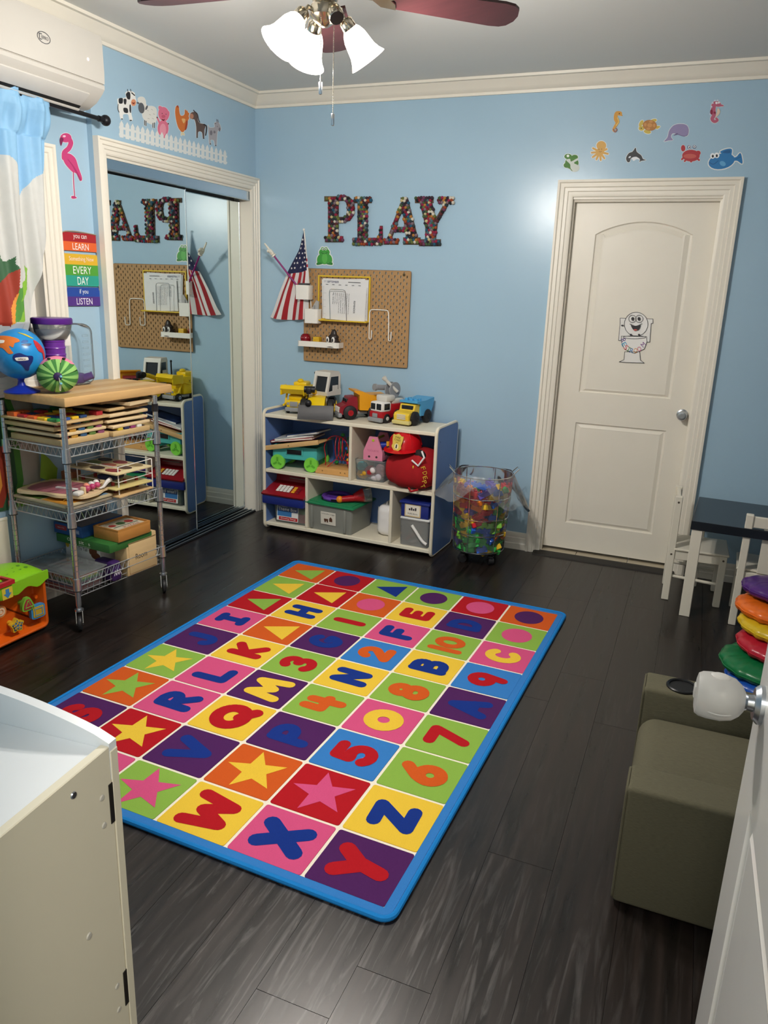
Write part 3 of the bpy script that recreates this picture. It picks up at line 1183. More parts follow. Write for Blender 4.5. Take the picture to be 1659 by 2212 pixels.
# 2: grader
t = on_shelf('toy_grader', 'large yellow toy grader with light grey cab and black front blade', 'toy truck', .318, .150, ZT, -66)
part('blade', t, M('#343437', .45, var=.06, key='blade_grey'), lambda m: m.prism([(.185, .002), (.205, .004), (.178, .04), (.165, .085), (.158, .085), (.168, .04)], -.108, .108, TS), ang=.5)
part('hood', t, YEL, lambda m: m.prism([(.16, .03), (.165, .085), (.10, .125), (-.02, .128), (-.02, .03)], -.052, .052, TS), ang=.5)
part('rear_engine', t, LGR, lambda m: (m.prism([(-.005, .04), (.03, .12), (-.02, .150), (-.13, .135), (-.14, .05)], -.058, .058, TS),), ang=.5)
part('boom', t, YEL, lambda m: m.tube([(.0, -.02, .14), (.07, -.035, .165), (.135, -.045, .175)], [.016, .015, .013], 8))
part('boom_end', t, BLACK, lambda m: (m.cyl((.125, -.075, .175), (.125, -.01, .175), .02), m.box(.11, .16, -.06, -.03, .15, .19, .006)))
part('round_lamp', t, BLACK, lambda m: m.ball((.168, -.045, .098), .021))
def _cab2(m):
    m.prism([(-.10, .128), (.035, .128), (.040, .150), (-.10, .165)], -.115, .012, TS)
    m.prism([(-.10, .244), (.012, .244), (.004, .272), (-.085, .274)], -.112, .010, TS)
    for x, y in ((-.092, .0), (-.092, .105)):
        m.box(x - .009, x + .012, y - .008, y + .008, .15, .256, .003)
    for y in (.0, .105):
        m.prism([(.022, .15), (.038, .15), (.012, .25), (-.002, .25)], -y - .008, -y + .008, TS)
RC = Matrix.Translation((-.04, .052, 0)) @ Matrix.Rotation(math.radians(-34), 4, 'Z') @ Matrix.Translation((.04, -.052, 0))
mb = MB(RC)
_cab2(mb)
obj('cab', mb, LGR, t, ang=.6)
mb = MB(RC)
mb.prism([(-.07, .152), (-.02, .152), (-.02, .19), (-.07, .19)], -.114, .010, TS)
obj('cab_side_panel', mb, LGR, t, ang=.6)
mb = MB(RC)
mb.prism([(-.088, .15), (.028, .15), (.002, .246), (-.088, .246)], -.110, .005, TS)
obj('cab_window', mb, WGLASS, t, ang=.6)
part('exhaust_pipe', t, BLACK, lambda m: (m.cyl((-.11, -.03, .14), (-.11, -.03, .250), .005), m.ball((-.11, -.03, .252), .008)))
wheels(t, [(.05, -.082), (.05, .082), (-.10, -.082), (-.10, .082)], .055, .046, YEL, .52)
# 3: red dumper with orange bed
t = on_shelf('dump_truck', 'toy dump truck with dark red cab, grey bumper and orange tipping bed', 'toy truck', .578, .215, ZT, -137)
part('chassis', t, GRY, lambda m: m.box(-.12, .10, -.035, .035, .030, .046, .004))
part('cab', t, M('#8c1f2b', .4, key='dark_red_plastic'), lambda m: (m.prism([(.03, .03), (.135, .03), (.145, .05), (.140, .078), (.105, .092), (.085, .135), (.035, .138), (.03, .10)], -.054, .054, TS), m.ball((.08, -.052, .055), (.042, .015, .026)), m.ball((.08, .052, .055), (.042, .015, .026))), ang=.5)
part('front_bumper', t, GRY, lambda m: m.box(.128, .156, -.064, .064, .012, .040, .010))
part('grille', t, LGR, lambda m: [m.box(.136, .150, -.04 + i * .0125, -.033 + i * .0125, .042, .074, .002) for i in range(7)], smooth=False)
part('windscreen', t, WGLASS, lambda m: (m.box(.086, .100, -.044, -.004, .098, .124, .003), m.box(.086, .100, .004, .044, .098, .124, .003), m.box(.045, .078, -.056, -.05, .096, .124, .003)))
part('tipping_bed', t, M('#e8a11f', .4, key='orange_yellow_plastic'), lambda m: m.prism([(.02, .058), (-.125, .05), (-.165, .105), (-.155, .152), (-.05, .150), (.005, .172), (.055, .178), (.055, .168), (.022, .150)], -.068, .068, TS), ang=.4)
wheels(t, [(.08, -.062), (.08, .062), (-.075, -.062), (-.075, .062)], .043, .034, RED, .42)
# 4: fire engine
t = on_shelf('fire_engine', 'small red and white toy fire engine with grey ladder and hose reel', 'toy truck', .775, .200, ZT, -108)
part('cab', t, M('#e9e6e2', .35, key='white_cab'), lambda m: m.box(.02, .105, -.050, .050, .068, .128, .012))
part('cab_front', t, RED, lambda m: m.box(.015, .108, -.052, .052, .026, .070, .008))
part('bumper', t, GRY, lambda m: (m.box(.095, .120, -.056, .056, .008, .034, .006), m.box(.108, .116, -.02, .02, .034, .060, .004)))
part('windscreen', t, WGLASS, lambda m: (m.box(.098, .1065, -.042, -.004, .080, .118, .003), m.box(.098, .1065, .004, .042, .080, .118, .003), m.box(.035, .085, -.0515, -.046, .080, .118, .003), m.box(.035, .085, .046, .0515, .080, .118, .003)))
part('rear_body', t, RED, lambda m: m.box(-.125, .022, -.050, .050, .030, .112, .006))
part('pump_deck', t, LGR, lambda m: (m.box(-.02, .06, -.045, .045, .126, .165, .01), m.box(-.10, .0, -.042, .042, .11, .14, .008)))
part('hose_reel', t, GRY, lambda m: (m.lathe([(0, -.022), (.048, -.022), (.048, -.015), (.02, -.015), (.02, .015), (.048, .015), (.048, .022), (0, .022)], 20, T3(-.04, .0, .19, 0, PI / 2)),))
part('ladder_arm', t, LGR, lambda m: (m.cyl((-.05, .03, .18), (.02, -.01, .255), .010), m.cyl((.018, -.01, .255), (.028, -.016, .268), .014)))
part('nozzle', t, GRY, lambda m: (m.cyl((-.02, -.04, .20), (.05, -.055, .205), .016), m.cyl((.05, -.055, .205), (.064, -.058, .206), .021)))
wheels(t, [(.06, -.045), (.06, .045), (-.075, -.045), (-.075, .045)], .029, .022, LGR, .4)
# 5: yellow and blue block truck
t = on_shelf('block_truck', 'toy truck with yellow cab and sky blue studded bed, rightmost on the shelf top', 'toy truck', .925, .222, ZT, -98)
YE2 = M('#e7c33a', .35, key='soft_yellow_plastic')
part('cab', t, YE2, lambda m: (m.prism([(.0, .022), (.115, .022), (.122, .06), (.110, .075), (.055, .085), (.045, .120), (-.005, .122)], -.052, .052, TS), m.ball((.055, -.055, .05), (.04, .016, .028)), m.ball((.055, .055, .05), (.04, .016, .028))), ang=.5)
part('bumper', t, M('#cfc07a', .5, key='pale_bumper'), lambda m: m.box(.095, .130, -.062, .062, .008, .032, .008))
part('grille', t, LGR, lambda m: [m.box(.115, .123, -.030, .030, .038 + i * .008, .043 + i * .008, .001) for i in range(4)], smooth=False)
part('windscreen', t, WGLASS, lambda m: m.box(.044, .054, -.040, .040, .088, .114, .003))
BLU = M('#4ea0d0', .35, key='sky_blue_plastic')
bed = part('tipping_bed', t, BLU, lambda m: m.prism([(-.005, .05), (-.125, .045), (-.16, .11), (-.165, .15), (-.06, .138), (.04, .140), (.04, .128), (-.005, .118)], -.062, .062, TS), ang=.4)
for i in range(3):
    for j in range(2):
        part('stud', t, BLU, lambda m: m.cyl((-.03 + j * .036, -.034 + i * .034, .136), (-.03 + j * .036, -.034 + i * .034, .152), .0115))
wheels(t, [(.06, -.058), (.06, .058), (-.085, -.058), (-.085, .058)], .042, .034, TYRE, .42)

# ---------------------------------------------------------------- upper left cubby
TEAL = M('#4fb9b6', .35, key='teal_plastic')
GRN = M('#7ed34a', .35, key='lime_plastic')
t = on_shelf('toy_wagon', 'teal plastic toy wagon with lime green wheels in the upper left cubby', 'toy wagon', .19, .15, .405, 8)
part('tub', t, TEAL, lambda m: (m.box(-.15, .15, -.095, .095, .072, .082, .004), m.box(-.152, .152, -.098, -.086, .07, .155, .006), m.box(-.152, .152, .086, .098, .07, .155, .006),
                                m.box(-.152, -.138, -.098, .098, .07, .155, .006), m.box(.138, .152, -.098, .098, .07, .155, .006), m.box(-.06, .06, -.104, -.094, .10, .145, .006)))
part('handle_slot', t, BLACK, lambda m: m.box(-.05, .05, -.1055, -.103, .105, .135, .004))
for s in (-1, 1):
    part('axle_leg', t, TEAL, lambda m: m.box(s * .105 - .028, s * .105 + .028, -.08, .08, .03, .075, .008))
for x in (-.115, .115):
    for y in (-.095, .095):
        mb = MB()
        mb.lathe([(0, -.010), (.034, -.014), (.046, -.014), (.048, -.008), (.048, .008), (.046, .014), (.034, .014), (0, .010)], 24)
        o = obj('wheel', mb, GRN, t, loc=(x, y, .048), rot=(PI / 2, 0, 0))
        hb = MB()
        for k in range(3):
            hb.box(-.006, .006, .006, .032, .0105, .0145, T=Matrix.Rotation(k * 2 * PI / 3, 4, 'Z'))
            hb.box(-.006, .006, .006, .032, -.0145, -.0105, T=Matrix.Rotation(k * 2 * PI / 3, 4, 'Z'))
        obj('spoke', hb, M('#5cae34', .4, key='wheel_spoke'), o, smooth=False)
t = (on_shelf('wooden_tray', 'narrow pale wooden board lying tilted on the teal wagon', 'wooden tray', .205, .12, .566, 3))
t.rotation_euler = (0, math.radians(-11.5), SR + .02)
WOODL = M('#d2ab74', .5, var=.14, vs=5, stretch=(1, 9, 9), key='pale_wood')
part('board', t, WOODL, lambda m: m.box(-.195, .195, -.10, .10, .0, .010, .003))
part('front_lip', t, WOODL, lambda m: m.box(-.195, .195, -.112, -.10, -.004, .026, .003))
part('screw', t, M('#6b5a3e', .5), lambda m: m.cyl((-.02, -.1125, .010), (-.02, -.1135, .010), .004))
for i, (nm, lab, col, x, z, w_, dep, tilt, rz) in enumerate((
        ('picture_book', 'large dark red picture book lowest of the slanted books on the wagon', '#8c1722', .165, .590, .30, .20, -9, 4),
        ('picture_book', 'white covered picture book lying on the dark red book', '#d7d8d8', .175, .606, .27, .19, -10.5, 9),
        ('picture_book', 'navy blue picture book topmost on the slanted book pile', '#27386a', .245, .630, .24, .17, -12, -4))):
    t = on_shelf(nm, lab, 'book', x, .165, z, rz, 'books on the teal wagon')
    t.rotation_euler = (0, math.radians(tilt), SR + math.radians(rz))
    part('cover', t, M(col, .4, key='cover' + str(i)), lambda m: (m.box(-w_ / 2, w_ / 2, -dep / 2, dep / 2, 0, .002), m.box(-w_ / 2, w_ / 2, -dep / 2, dep / 2, .012, .014), m.box(-w_ / 2, -w_ / 2 + .003, -dep / 2, dep / 2, .001, .013)), smooth=False)
    part('pages', t, M('#e9e6dc', .7, var=.1, stretch=(1, 1, 60), key='pages'), lambda m: m.box(-w_ / 2 + .004, w_ / 2 - .004, -dep / 2 + .003, dep / 2 - .003, .002, .012), smooth=False)
    part('cover_picture', t, M(('#c9404b', '#8fa3b4', '#4d6aa8')[i], .4), lambda m: (m.flat(rrect(-w_ * .32, w_ * .3, -dep * .3, dep * .3, .01), .0143), m.box(-w_ / 2 + .01, w_ / 2 - .02, -dep / 2 - .0002, -dep / 2 + .001, .0115, .0138)), smooth=False)
# bead maze
t = on_shelf('bead_maze', 'wooden bead maze with curly red, green and blue wires beside the wagon', 'bead maze', .470, .155, .405, 3)
part('base', t, M('#cf9d5e', .45, var=.12, vs=5, stretch=(1, 9, 9), key='honey_wood'), lambda m: m.box(-.128, .128, -.085, .085, .0, .042, .006))
for x in (-.075, .05, .08):
    part('screw', t, M('#7b5a34', .5), lambda m: m.cyl((x, -.0852, .022), (x, -.0865, .022), .004))
def coil(x0, x1, rad, zc, turns, y):
    return [(x0 + (x1 - x0) * i / 60 + 0 * rad, y + rad * .6 * math.sin(2 * PI * turns * i / 60), zc + rad * -math.cos(2 * PI * turns * i / 60)) for i in range(61)]
for nm, col, pts in (('red_wire', '#b3202a', [(-.085, -.02, .04), (-.085, -.02, .10)] + [(-.01 + .085 * math.cos(a), -.02, .15 + .09 * math.sin(a)) for a in [PI * (1 - i / 16) for i in range(17)]] + [(.075, -.02, .04)]),
                     ('green_wire', '#2d8a4a', [(-.03, .03, .04)] + coil(-.02, .07, .06, .17, 2, .03) + [(.09, .03, .04)]),
                     ('blue_wire', '#2b4fa0', [(.10, -.05, .04), (.10, -.05, .26), (.04, -.04, .285), (-.05, .0, .25), (-.06, .05, .14), (-.06, .05, .04)]),
                     ('red_wire', '#b3202a', [(-.06, -.05, .04)] + coil(-.02, .05, .075, .16, 3, -.01) + [(.09, .05, .04)])):
    part(nm, t, M(col, .35, key=nm), lambda m: m.tube(smoothline(pts, 3), .0028, 6))
for i, (x, y, z, col) in enumerate(((-.03, .03, .06, '#2d9a4a'), (.05, .01, .16, '#2a4fc0'), (.06, .01, .12, '#d8381f'), (.065, .0, .09, '#e8b62a'), (.03, .02, .20, '#2a58c8'), (.075, -.02, .075, '#c02428'), (.01, .03, .24, '#3aa04a'))):
    part('bead', t, M(col, .3, key='bead' + str(i)), lambda m: m.ball((x, y, z), (.014, .014, .011), 12, 8))

# ---------------------------------------------------------------- upper right cubby
CLR = clearmat('#dfe6e6', .16, .1, 'clear_plastic')
FRO = clearmat('#a9aca4', .62, .3, 'frosted_plastic')


def clear_tub(t, w, d, h, mat, taper=.93, rim=.006):
    mb = MB()
    a, b = rrect(-w / 2 * taper, w / 2 * taper, -d / 2 * taper, d / 2 * taper, .015, 4), rrect(-w / 2, w / 2, -d / 2, d / 2, .018, 4)
    n = len(a)
    mb.raw([(x, y, 0.001) for x, y in a] + [(x, y, h) for x, y in b], [list(range(n))] + [(i, (i + 1) % n, n + (i + 1) % n, n + i) for i in range(n)])
    o = obj('tub', mb, mat, t)
    mb = MB()
    mb.tube([(x, y, h) for x, y in b], rim * .6, 6, closed=True)
    obj('rim', mb, mat, t)
    return o


t = on_shelf('clear_bin', 'clear plastic bin of small plush toys under the pink toolbox', 'bin', .728, .14, .405, 3)
clear_tub(t, .20, .17, .128, CLR)
for nm, lab, col, x, y, z, r in (('plush_toy', 'round cyan plush toy at left inside the clear bin', '#3f9fa8', .668, .09, .485, (.036, .03, .032)),
                                 ('plush_toy', 'mustard yellow plush toy at bottom left of the clear bin', '#c99a2c', .675, .085, .440, (.038, .03, .032)),
                                 ('plush_toy', 'dark red and white plush toy in middle of the clear bin', '#a01c2a', .728, .085, .462, (.042, .03, .036)),
                                 ('plush_toy', 'pale pink plush toy at right inside the clear bin', '#c9a0a6', .785, .10, .468, (.034, .03, .045)),
                                 ('plush_toy', 'grey white plush toy lying at bottom right of the clear bin', '#b9b6bd', .765, .085, .428, (.045, .03, .022))):
    q = on_shelf(nm, lab, 'plush toy', x, y, z - r[2], 0, 'plush toys in the clear bin')
    part('body', q, M(col, .9, var=.12, vs=60, bump=.4, bs=200, key='plush' + col[1:]), lambda m: m.ball((0, 0, r[2]), r))
    part('head', q, M(col if 'red' not in lab else '#e4dede', .9, var=.1, key='plushb' + col[1:]), lambda m: m.ball((r[0] * .55, -r[1] * .5, r[2] * 1.35), r[0] * .5))
    part('tail', q, M(col, .9, var=.12, key='plusht' + col[1:]), lambda m: m.ball((-r[0] * .8, 0, r[2] * .8), r[0] * .3))
PINK = M('#e08aa6', .4, key='pink_plastic')
t = on_shelf('toy_toolbox', 'pink wooden toy toolbox with TOOLBOX lettering on the clear bin', 'toolbox', .745, .150, .5375, 4)
prof = [(-.062, 0), (.062, 0), (.062, .055), (.026, .145), (-.026, .145), (-.062, .055)]
for y0, y1 in ((-.092, -.080), (.080, .092)):
    part('end_panel', t, PINK, lambda m: m.prism([(a, b) for a, b in prof], -y1, -y0, TS), ang=.4)
part('side_wall', t, PINK, lambda m: m.box(.052, .062, -.08, .08, 0, .062, .002))
part('side_wall', t, PINK, lambda m: m.box(-.062, -.052, -.08, .08, 0, .062, .002))
part('tray_floor', t, PINK, lambda m: m.box(-.052, .052, -.08, .08, .001, .010))
part('carry_bar', t, M('#b3c92f', .4, key='green_dowel'), lambda m: m.cyl((0, -.095, .124), (0, .095, .124), .008))
part('lettering', t, M('#b9617f', .5, key='pink_ink'), lambda m: m.text('TOOLBOX', frame((0, -.0925, .06), (1, 0, 0), (0, 0, 1), (0, -1, 0)), .012, .075), smooth=False)
for x in (-.024, .024):
    part('peg_hole', t, M('#3a2a30', .6), lambda m: m.cyl((x, -.0922, .022), (x, -.0930, .022), .007))
for y in (-.045, 0, .045):
    part('peg_hole', t, M('#3a2a30', .6), lambda m: m.cyl((.0622, y, .035), (.063, y, .035), .008))
q = on_shelf('toy_hammer', 'blue plastic toy hammer head lying in the pink toolbox', 'toy tool', .800, .130, .592, 12)
part('hammer_head', q, M('#2038a8', .35, key='royal_blue'), lambda m: m.cyl((-.03, 0, .03), (.03, .02, .035), .022))
part('grip', q, M('#c9a02a', .4), lambda m: m.cyl((0, .01, .03), (.0, .10, .012), .008))
# backpack and helmet
t = on_shelf('red_backpack', 'plump red velvet backpack with black straps and yellow fire department letters', 'backpack', 1.015, .105, .4055, -4)
VEL = M('#a30d18', .85, var=.14, vs=20, bump=.25, bs=160, key='red_velvet')
def _pack(m):
    def f(u, v):
        a, b = 2 * PI * u, PI * (v - .5)
        e = .62
        sp = lambda c, k: math.copysign(abs(c) ** k, c)
        x = .160 * sp(math.cos(b), e) * sp(math.cos(a), e)
        y = .135 * sp(math.cos(b), e) * sp(math.sin(a), e)
        z = .135 * sp(math.sin(b), .75)
        z = z * .86 - .018
        return (x * (1 + .06 * math.sin(3 * a)) * (1.02 - .10 * max(0, z / .135)) , y - .02 + .012 * math.sin(9 * x / .16), z + .135 + .018 * math.sin(2.2 * x / .16) * max(0, z / .135))
    m.grid(f, 36, 20)
part('pack', t, VEL, _pack, ang=3)
for x, sgn in ((-.125, -1), (.075, 1)):
    part('shoulder_strap', t, M('#141013', .8, var=.2, vs=60, key='black_webbing'), lambda m: m.ball((x, -.10, .215), (.038, .03, .030), 14, 8, None, (0, .5 * sgn, 0)))
part('white_trim', t, M('#e4e2e2', .5), lambda m: m.tube([(.05, -.155, .19), (.095, -.162, .165), (.125, -.15, .215), (.105, -.145, .25)], .006, 6))
for ch_, (tx, ty, tz) in zip('FDEPT', ((.118, -.128, .150), (.128, -.124, .122), (.130, -.122, .094), (.128, -.124, .068), (.120, -.128, .044))):
    part('lettering', t, M('#d9b53a', .5, key='gold_thread'), lambda m: m.text(ch_, frame((tx, ty - .012, tz), (.35, .25, -.9), (.82, .42, .4), (.45, -.89, .05)), .024, .020), smooth=False)
part('gold_dot', t, M('#d9b53a', .5, key='gold_thread'), lambda m: m.ball((.058, -.150, .150), (.006, .004, .010), 8, 6))
part('grab_loop', t, VEL, lambda m: m.tube([(.02, -.12, .012), (.05, -.15, .003), (.08, -.12, .012)], .007, 6))
t = on_shelf('fire_helmet', 'shiny red plastic toy fire helmet with yellow FIRE CHIEF badge on the backpack', 'toy helmet', .965, .055, .6330, -12)
SHR = M('#c3121c', .22, key='shiny_red')
def _brim(m):
    def f(u, v):
        a = 2 * PI * u
        r = 1 + .28 * v * (1 + .35 * max(0, math.cos(a + PI / 2)) )
        return (.092 * r * math.cos(a), .105 * r * math.sin(a), .012 - .016 * v + .012 * v * abs(math.cos(a)) ** 3)
    m.grid(f, 40, 3)
part('brim', t, SHR, _brim, ang=3)
part('dome', t, SHR, lambda m: m.lathe([(.0945, .008), (.094, .03), (.085, .065), (.062, .095), (.03, .110), (0, .113)], 32, None, 1, 1.12))
for k in range(6):
    part('ridge', t, SHR, lambda m: m.tube([(math.cos(k * PI / 3 + .5) * r * .99, math.sin(k * PI / 3 + .5) * r * 1.11, z + .002) for r, z in ((.094, .03), (.085, .065), (.062, .095), (.03, .110))], .004, 6))
TB = frame((.012, -.102, .052), (.985, -.0, -.10), (.10, .12, .985), (.1, -.985, .12))
part('badge', t, M('#e0c257', .4, key='badge_gold'), lambda m: m.prism([(x, y) for x, y in smoothloop([(0, .055), (.022, .044), (.036, .046), (.036, .018), (.030, -.01), (.034, -.026), (.016, -.044), (0, -.05), (-.016, -.044), (-.034, -.026), (-.030, -.01), (-.036, .018), (-.036, .046), (-.022, .044)], 2)], 0, .004, TB), ang=.4)
part('badge_lettering', t, BLACK, lambda m: (m.text('FIRE', TB @ T3(0, .033, .0045), .011, .036), m.text('CHIEF', TB @ T3(0, .018, .0045), .011, .046), m.text('DEPT', TB @ T3(0, .004, .0045), .005, .020)), smooth=False)
part('badge_disc', t, M('#efe2b4', .4), lambda m: m.flat(ell(0, -.020, .015, .017, 20), .0043, TB), smooth=False)
part('badge_number', t, BLACK, lambda m: m.text('1', TB @ T3(0, -.020, .0048), .022, .008), smooth=False)
part('reflective_patch', t, M('#e0a526', .4), lambda m: m.box(-.098, -.082, -.06, -.045, .012, .04, .002), smooth=False)

# ---------------------------------------------------------------- lower row
NAVY = M('#1c2b7a', .4, key='navy_plastic')
t = on_shelf('theme_tub', 'clear lidded tub with blue and white Theme Box label under toy register', 'storage tub', .182, .13, .049, 3)
clear_tub(t, .25, .2, .128, CLR)
part('tub_filling', t, M('#7c8f62', .8, var=.5, vs=30, key='mixed_filling'), lambda m: m.box(-.105, .105, -.08, .08, .004, .10, .02))
part('red_piece', t, M('#c4574a', .5), lambda m: m.box(.045, .10, -.086, -.06, .01, .07, .008))
TL = frame((-.022, -.0985, .068), (1, 0, 0), (0, .06, 1), (0, -1, .06))
part('label_card', t, M('#e8e8e6', .5), lambda m: m.prism(rrect(-.078, .078, -.05, .05, .003, 1), 0, .001, TL), smooth=False)
part('label_top', t, M('#1c3f7c', .5), lambda m: m.flat([(-.074, .012), (.074, .012), (.074, .046), (-.074, .046)], .0014, TL), smooth=False)
part('label_middle', t, M('#3a77b4', .5), lambda m: m.flat([(-.074, -.02), (.03, -.02), (.03, .012), (-.074, .012)], .0014, TL), smooth=False)
part('label_band', t, M('#b32027', .5), lambda m: m.flat([(-.062, -.046), (.074, -.046), (.074, -.024), (-.062, -.024)], .0015, TL), smooth=False)
part('label_lettering', t, M('#f2f0ea', .5), lambda m: (m.text('Theme Box', TL @ T3(0, .028, .0018), .022, .135), m.text('Growing Things', TL @ T3(.006, -.035, .0018), .013, .11), m.text('Lakeshore', TL @ T3(-.02, .0425, .0018), .005, .035)), smooth=False)
t = on_shelf('toy_cash_register', 'red and navy toy cash register with white keypad in the lower left cubby', 'toy register', .158, .105, .178, 1)
RG = M('#8f1420', .35, key='register_red')
part('drawer', t, NAVY, lambda m: m.box(-.158, .150, -.125, .12, .0, .062, .010))
part('body', t, RG, lambda m: m.prism([(-.132, .062), (-.138, .072), (-.06, .105), (.03, .128), (.045, .19), (.12, .195), (.12, .062)], -.150, .158, frame((0, 0, 0), (0, 1, 0), (0, 0, 1), (-1, 0, 0)) @ Matrix.Translation((0, 0, -.004))), ang=.4)
TK = frame((-.01, -.075, .101), (1, 0, 0), Vector((0, .92, .39)).normalized(), Vector((0, -.39, .92)).normalized())
part('keypad', t, M('#e7e5e0', .4), lambda m: [m.box(-.055 + i * .026, -.033 + i * .026, -.03 + j * .017, -.016 + j * .017, 0, .006, .002, 1, TK) for i in range(4) for j in range(4)], smooth=False)
part('yellow_key', t, M('#e2a32a', .4), lambda m: [m.box(.056, .080, -.03 + j * .022, -.012 + j * .022, 0, .006, .002, 1, TK) for j in range(3)], smooth=False)
part('red_key', t, M('#7a1526', .4), lambda m: [m.box(.092, .112, -.03 + j * .022, -.014 + j * .022, 0, .006, .002, 1, TK) for j in range(3)], smooth=False)
part('display', t, M('#7d7a72', .3), lambda m: m.box(-.03, .11, -.003, .002, 0, .025, .001, 1, frame((0, .038, .150), (1, 0, 0), Vector((0, .25, .97)), Vector((0, -.97, .25)))), smooth=False)
t = on_shelf('lidded_tub', 'big frosted tub with green lid and Lincoln Logs label on the bottom shelf', 'storage tub', .480, .155, .049, -2)
clear_tub(t, .345, .29, .168, FRO, .92)
part('logs_inside', t, M('#8a5a3a', .6, var=.3, key='toy_logs'), lambda m: [m.cyl((-.13, -.10 + j * .04, .02 + i * .03), (.13, -.10 + j * .04, .02 + i * .03), .011, n=8) for i in range(3) for j in range(5)])
part('lid', t, M('#1f7f52', .4, key='green_lid'), lambda m: (m.box(-.186, .186, -.158, .158, .168, .184, .008), m.box(-.165, .165, -.135, .135, .182, .189, .006)))
for s in (-1, 1):
    part('corner_rib', t, FRO, lambda m: m.box(s * .120 - .008, s * .120 + .008, -.150, -.138, .01, .16, .003))
TL = frame((-.0, -.1425, .088), (1, 0, 0), (0, -.055, 1), (0, -1, -.055))
part('label_card', t, M('#ddd8cc', .5), lambda m: m.prism([(-.054, -.042), (.054, -.042), (.054, .042), (-.054, .042)], 0, .001, TL), smooth=False)
part('label_lettering', t, M('#2a2622', .5), lambda m: m.text('Lincoln Logs', TL @ T3(0, .028, .0014), .012, .092), smooth=False)
part('label_picture', t, M('#5a3a2a', .5), lambda m: (m.flat([(-.03, -.018), (0, -.018), (0, -.004), (-.03, -.004)], .0014, TL), m.flat([(.008, -.02), (.03, -.02), (.03, .0), (.019, .012), (.008, .0)], .0014, TL), m.flat(ell(-.022, -.022, .006, .006, 10), .0014, TL), m.flat(ell(-.006, -.022, .006, .006, 10), .0014, TL)), smooth=False)
zl = .049 + .1895
t = on_shelf('tambourine', 'purple toy tambourine lying on the green tub lid', 'toy instrument', .475, .13, zl, 0)
def _tam(m):
    def f(u, v):
        a, b = 2 * PI * u, 2 * PI * v
        r = .085 + .016 * math.cos(b)
        return (r * math.cos(a), r * math.sin(a), .016 + .015 * math.sin(b))
    m.grid(f, 40, 10)
part('hoop', t, M('#5b3296', .4, key='purple_plastic'), _tam, ang=3)
for k in range(6):
    a = k * PI / 3 - 1.3
    part('jingle', t, M('#191521', .3, .5), lambda m: m.box(.099, .1025, -.018, .018, .010, .022, T=Matrix.Rotation(a, 4, 'Z')), smooth=False)
part('grip_bar', t, M('#5b3296', .4, key='purple_plastic'), lambda m: m.box(-.08, .08, -.012, .012, .008, .02, .004))
t = on_shelf('toy_flashlight', 'red toy flashlight with orange end and clear lens on the green tub lid', 'toy flashlight', .595, .10, zl + .0005, 38)
part('handle', t, RED, lambda m: m.cyl((-.07, 0, .022), (.02, 0, .028), .019, .022))
part('end_cap', t, M('#e88a1c', .35, key='orange_cap'), lambda m: m.ball((-.078, 0, .0225), .0225))
part('lamp_head', t, RED, lambda m: m.cyl((.015, 0, .03), (.075, 0, .046), .026, .046))
part('lens_hood', t, CLR, lambda m: m.cyl((.07, 0, .046), (.12, 0, .052), .046, .050))
t = on_shelf('white_lunch_case', 'glossy white rounded case standing beside the lower divider', 'case', .818, .175, .049, 0)
part('shell', t, M('#e6e4e4', .25, key='glossy_white'), lambda m: m.box(-.056, .064, -.075, .075, .0, .20, .045, 5))
part('seam', t, M('#a9a7a6', .4), lambda m: m.tube([(-.0571 if i in (0, 1, 2) else -.04, y, z) for i, (y, z) in enumerate(((-.03, .02), (-.035, .10), (-.03, .18)))], .0015, 5))
part('handle', t, M('#e6e4e4', .25, key='glossy_white'), lambda m: m.tube([(.0, -.03, .197), (.0, -.025, .212), (.0, .025, .212), (.0, .03, .197)], .006, 6))
t = on_shelf('clear_caddy', 'clear plastic caddy with white handle in the lower right cubby', 'caddy', 1.055, .115, .049, 0)
clear_tub(t, .19, .19, .165, clearmat('#c9cac6', .35, .2, 'cloudy_plastic'), .95)
for i, (a, b, col) in enumerate((((-.07, -.04, .02), (.0, -.05, .07), '#b5362c'), ((-.06, .0, .02), (.05, -.03, .04), '#8e9a96'), ((-.03, -.06, .015), (.06, -.05, .05), '#d9d5cc'), ((-.07, .03, .03), (.03, .0, .075), '#c7a58e'))):
    part('paint_tube', t, M(col, .4), lambda m: m.cyl(a, b, .010, .008))
part('lid', t, M('#dfe0de', .35), lambda m: m.box(-.092, .10, -.094, .094, .165, .176, .006))
part('handle', t, M('#eceae6', .35), lambda m: m.tube(smoothline([(-.01, -.102, .135), (.02, -.105, .10), (.06, -.105, .05), (.09, -.104, .03)], 3), .009, 8))
t = on_shelf('blue_label_bin', 'small royal blue bin with cream picture label on the clear caddy', 'bin', 1.052, .105, .2255, 0)
part('box', t, NAVY, lambda m: (m.box(-.090, .090, -.075, .075, 0, .085, .008), m.box(-.098, .098, -.083, .083, .083, .100, .006)))
TL = frame((-.012, -.0755, .045), (1, 0, 0), (0, 0, 1), (0, -1, 0))
part('label_card', t, M('#cfb888', .5), lambda m: m.flat(rrect(-.052, .052, -.040, .040, .004, 2), .0008, TL), smooth=False)
part('label_inner', t, M('#e8e3d6', .5), lambda m: m.flat(rrect(-.045, .045, -.033, .033, .003, 2), .0012, TL), smooth=False)
part('label_lettering', t, M('#26222a', .5), lambda m: m.text('Waffle Blocks', TL @ T3(0, -.020, .0016), .009, .066), smooth=False)
part('label_picture', t, M('#39333a', .5), lambda m: [m.flat([(-.025 + i * .013, .0), (-.015 + i * .013, .0), (-.015 + i * .013, .012 + .006 * (i % 2)), (-.025 + i * .013, .012 + .006 * (i % 2))], .0016, TL) for i in range(4)], smooth=False)
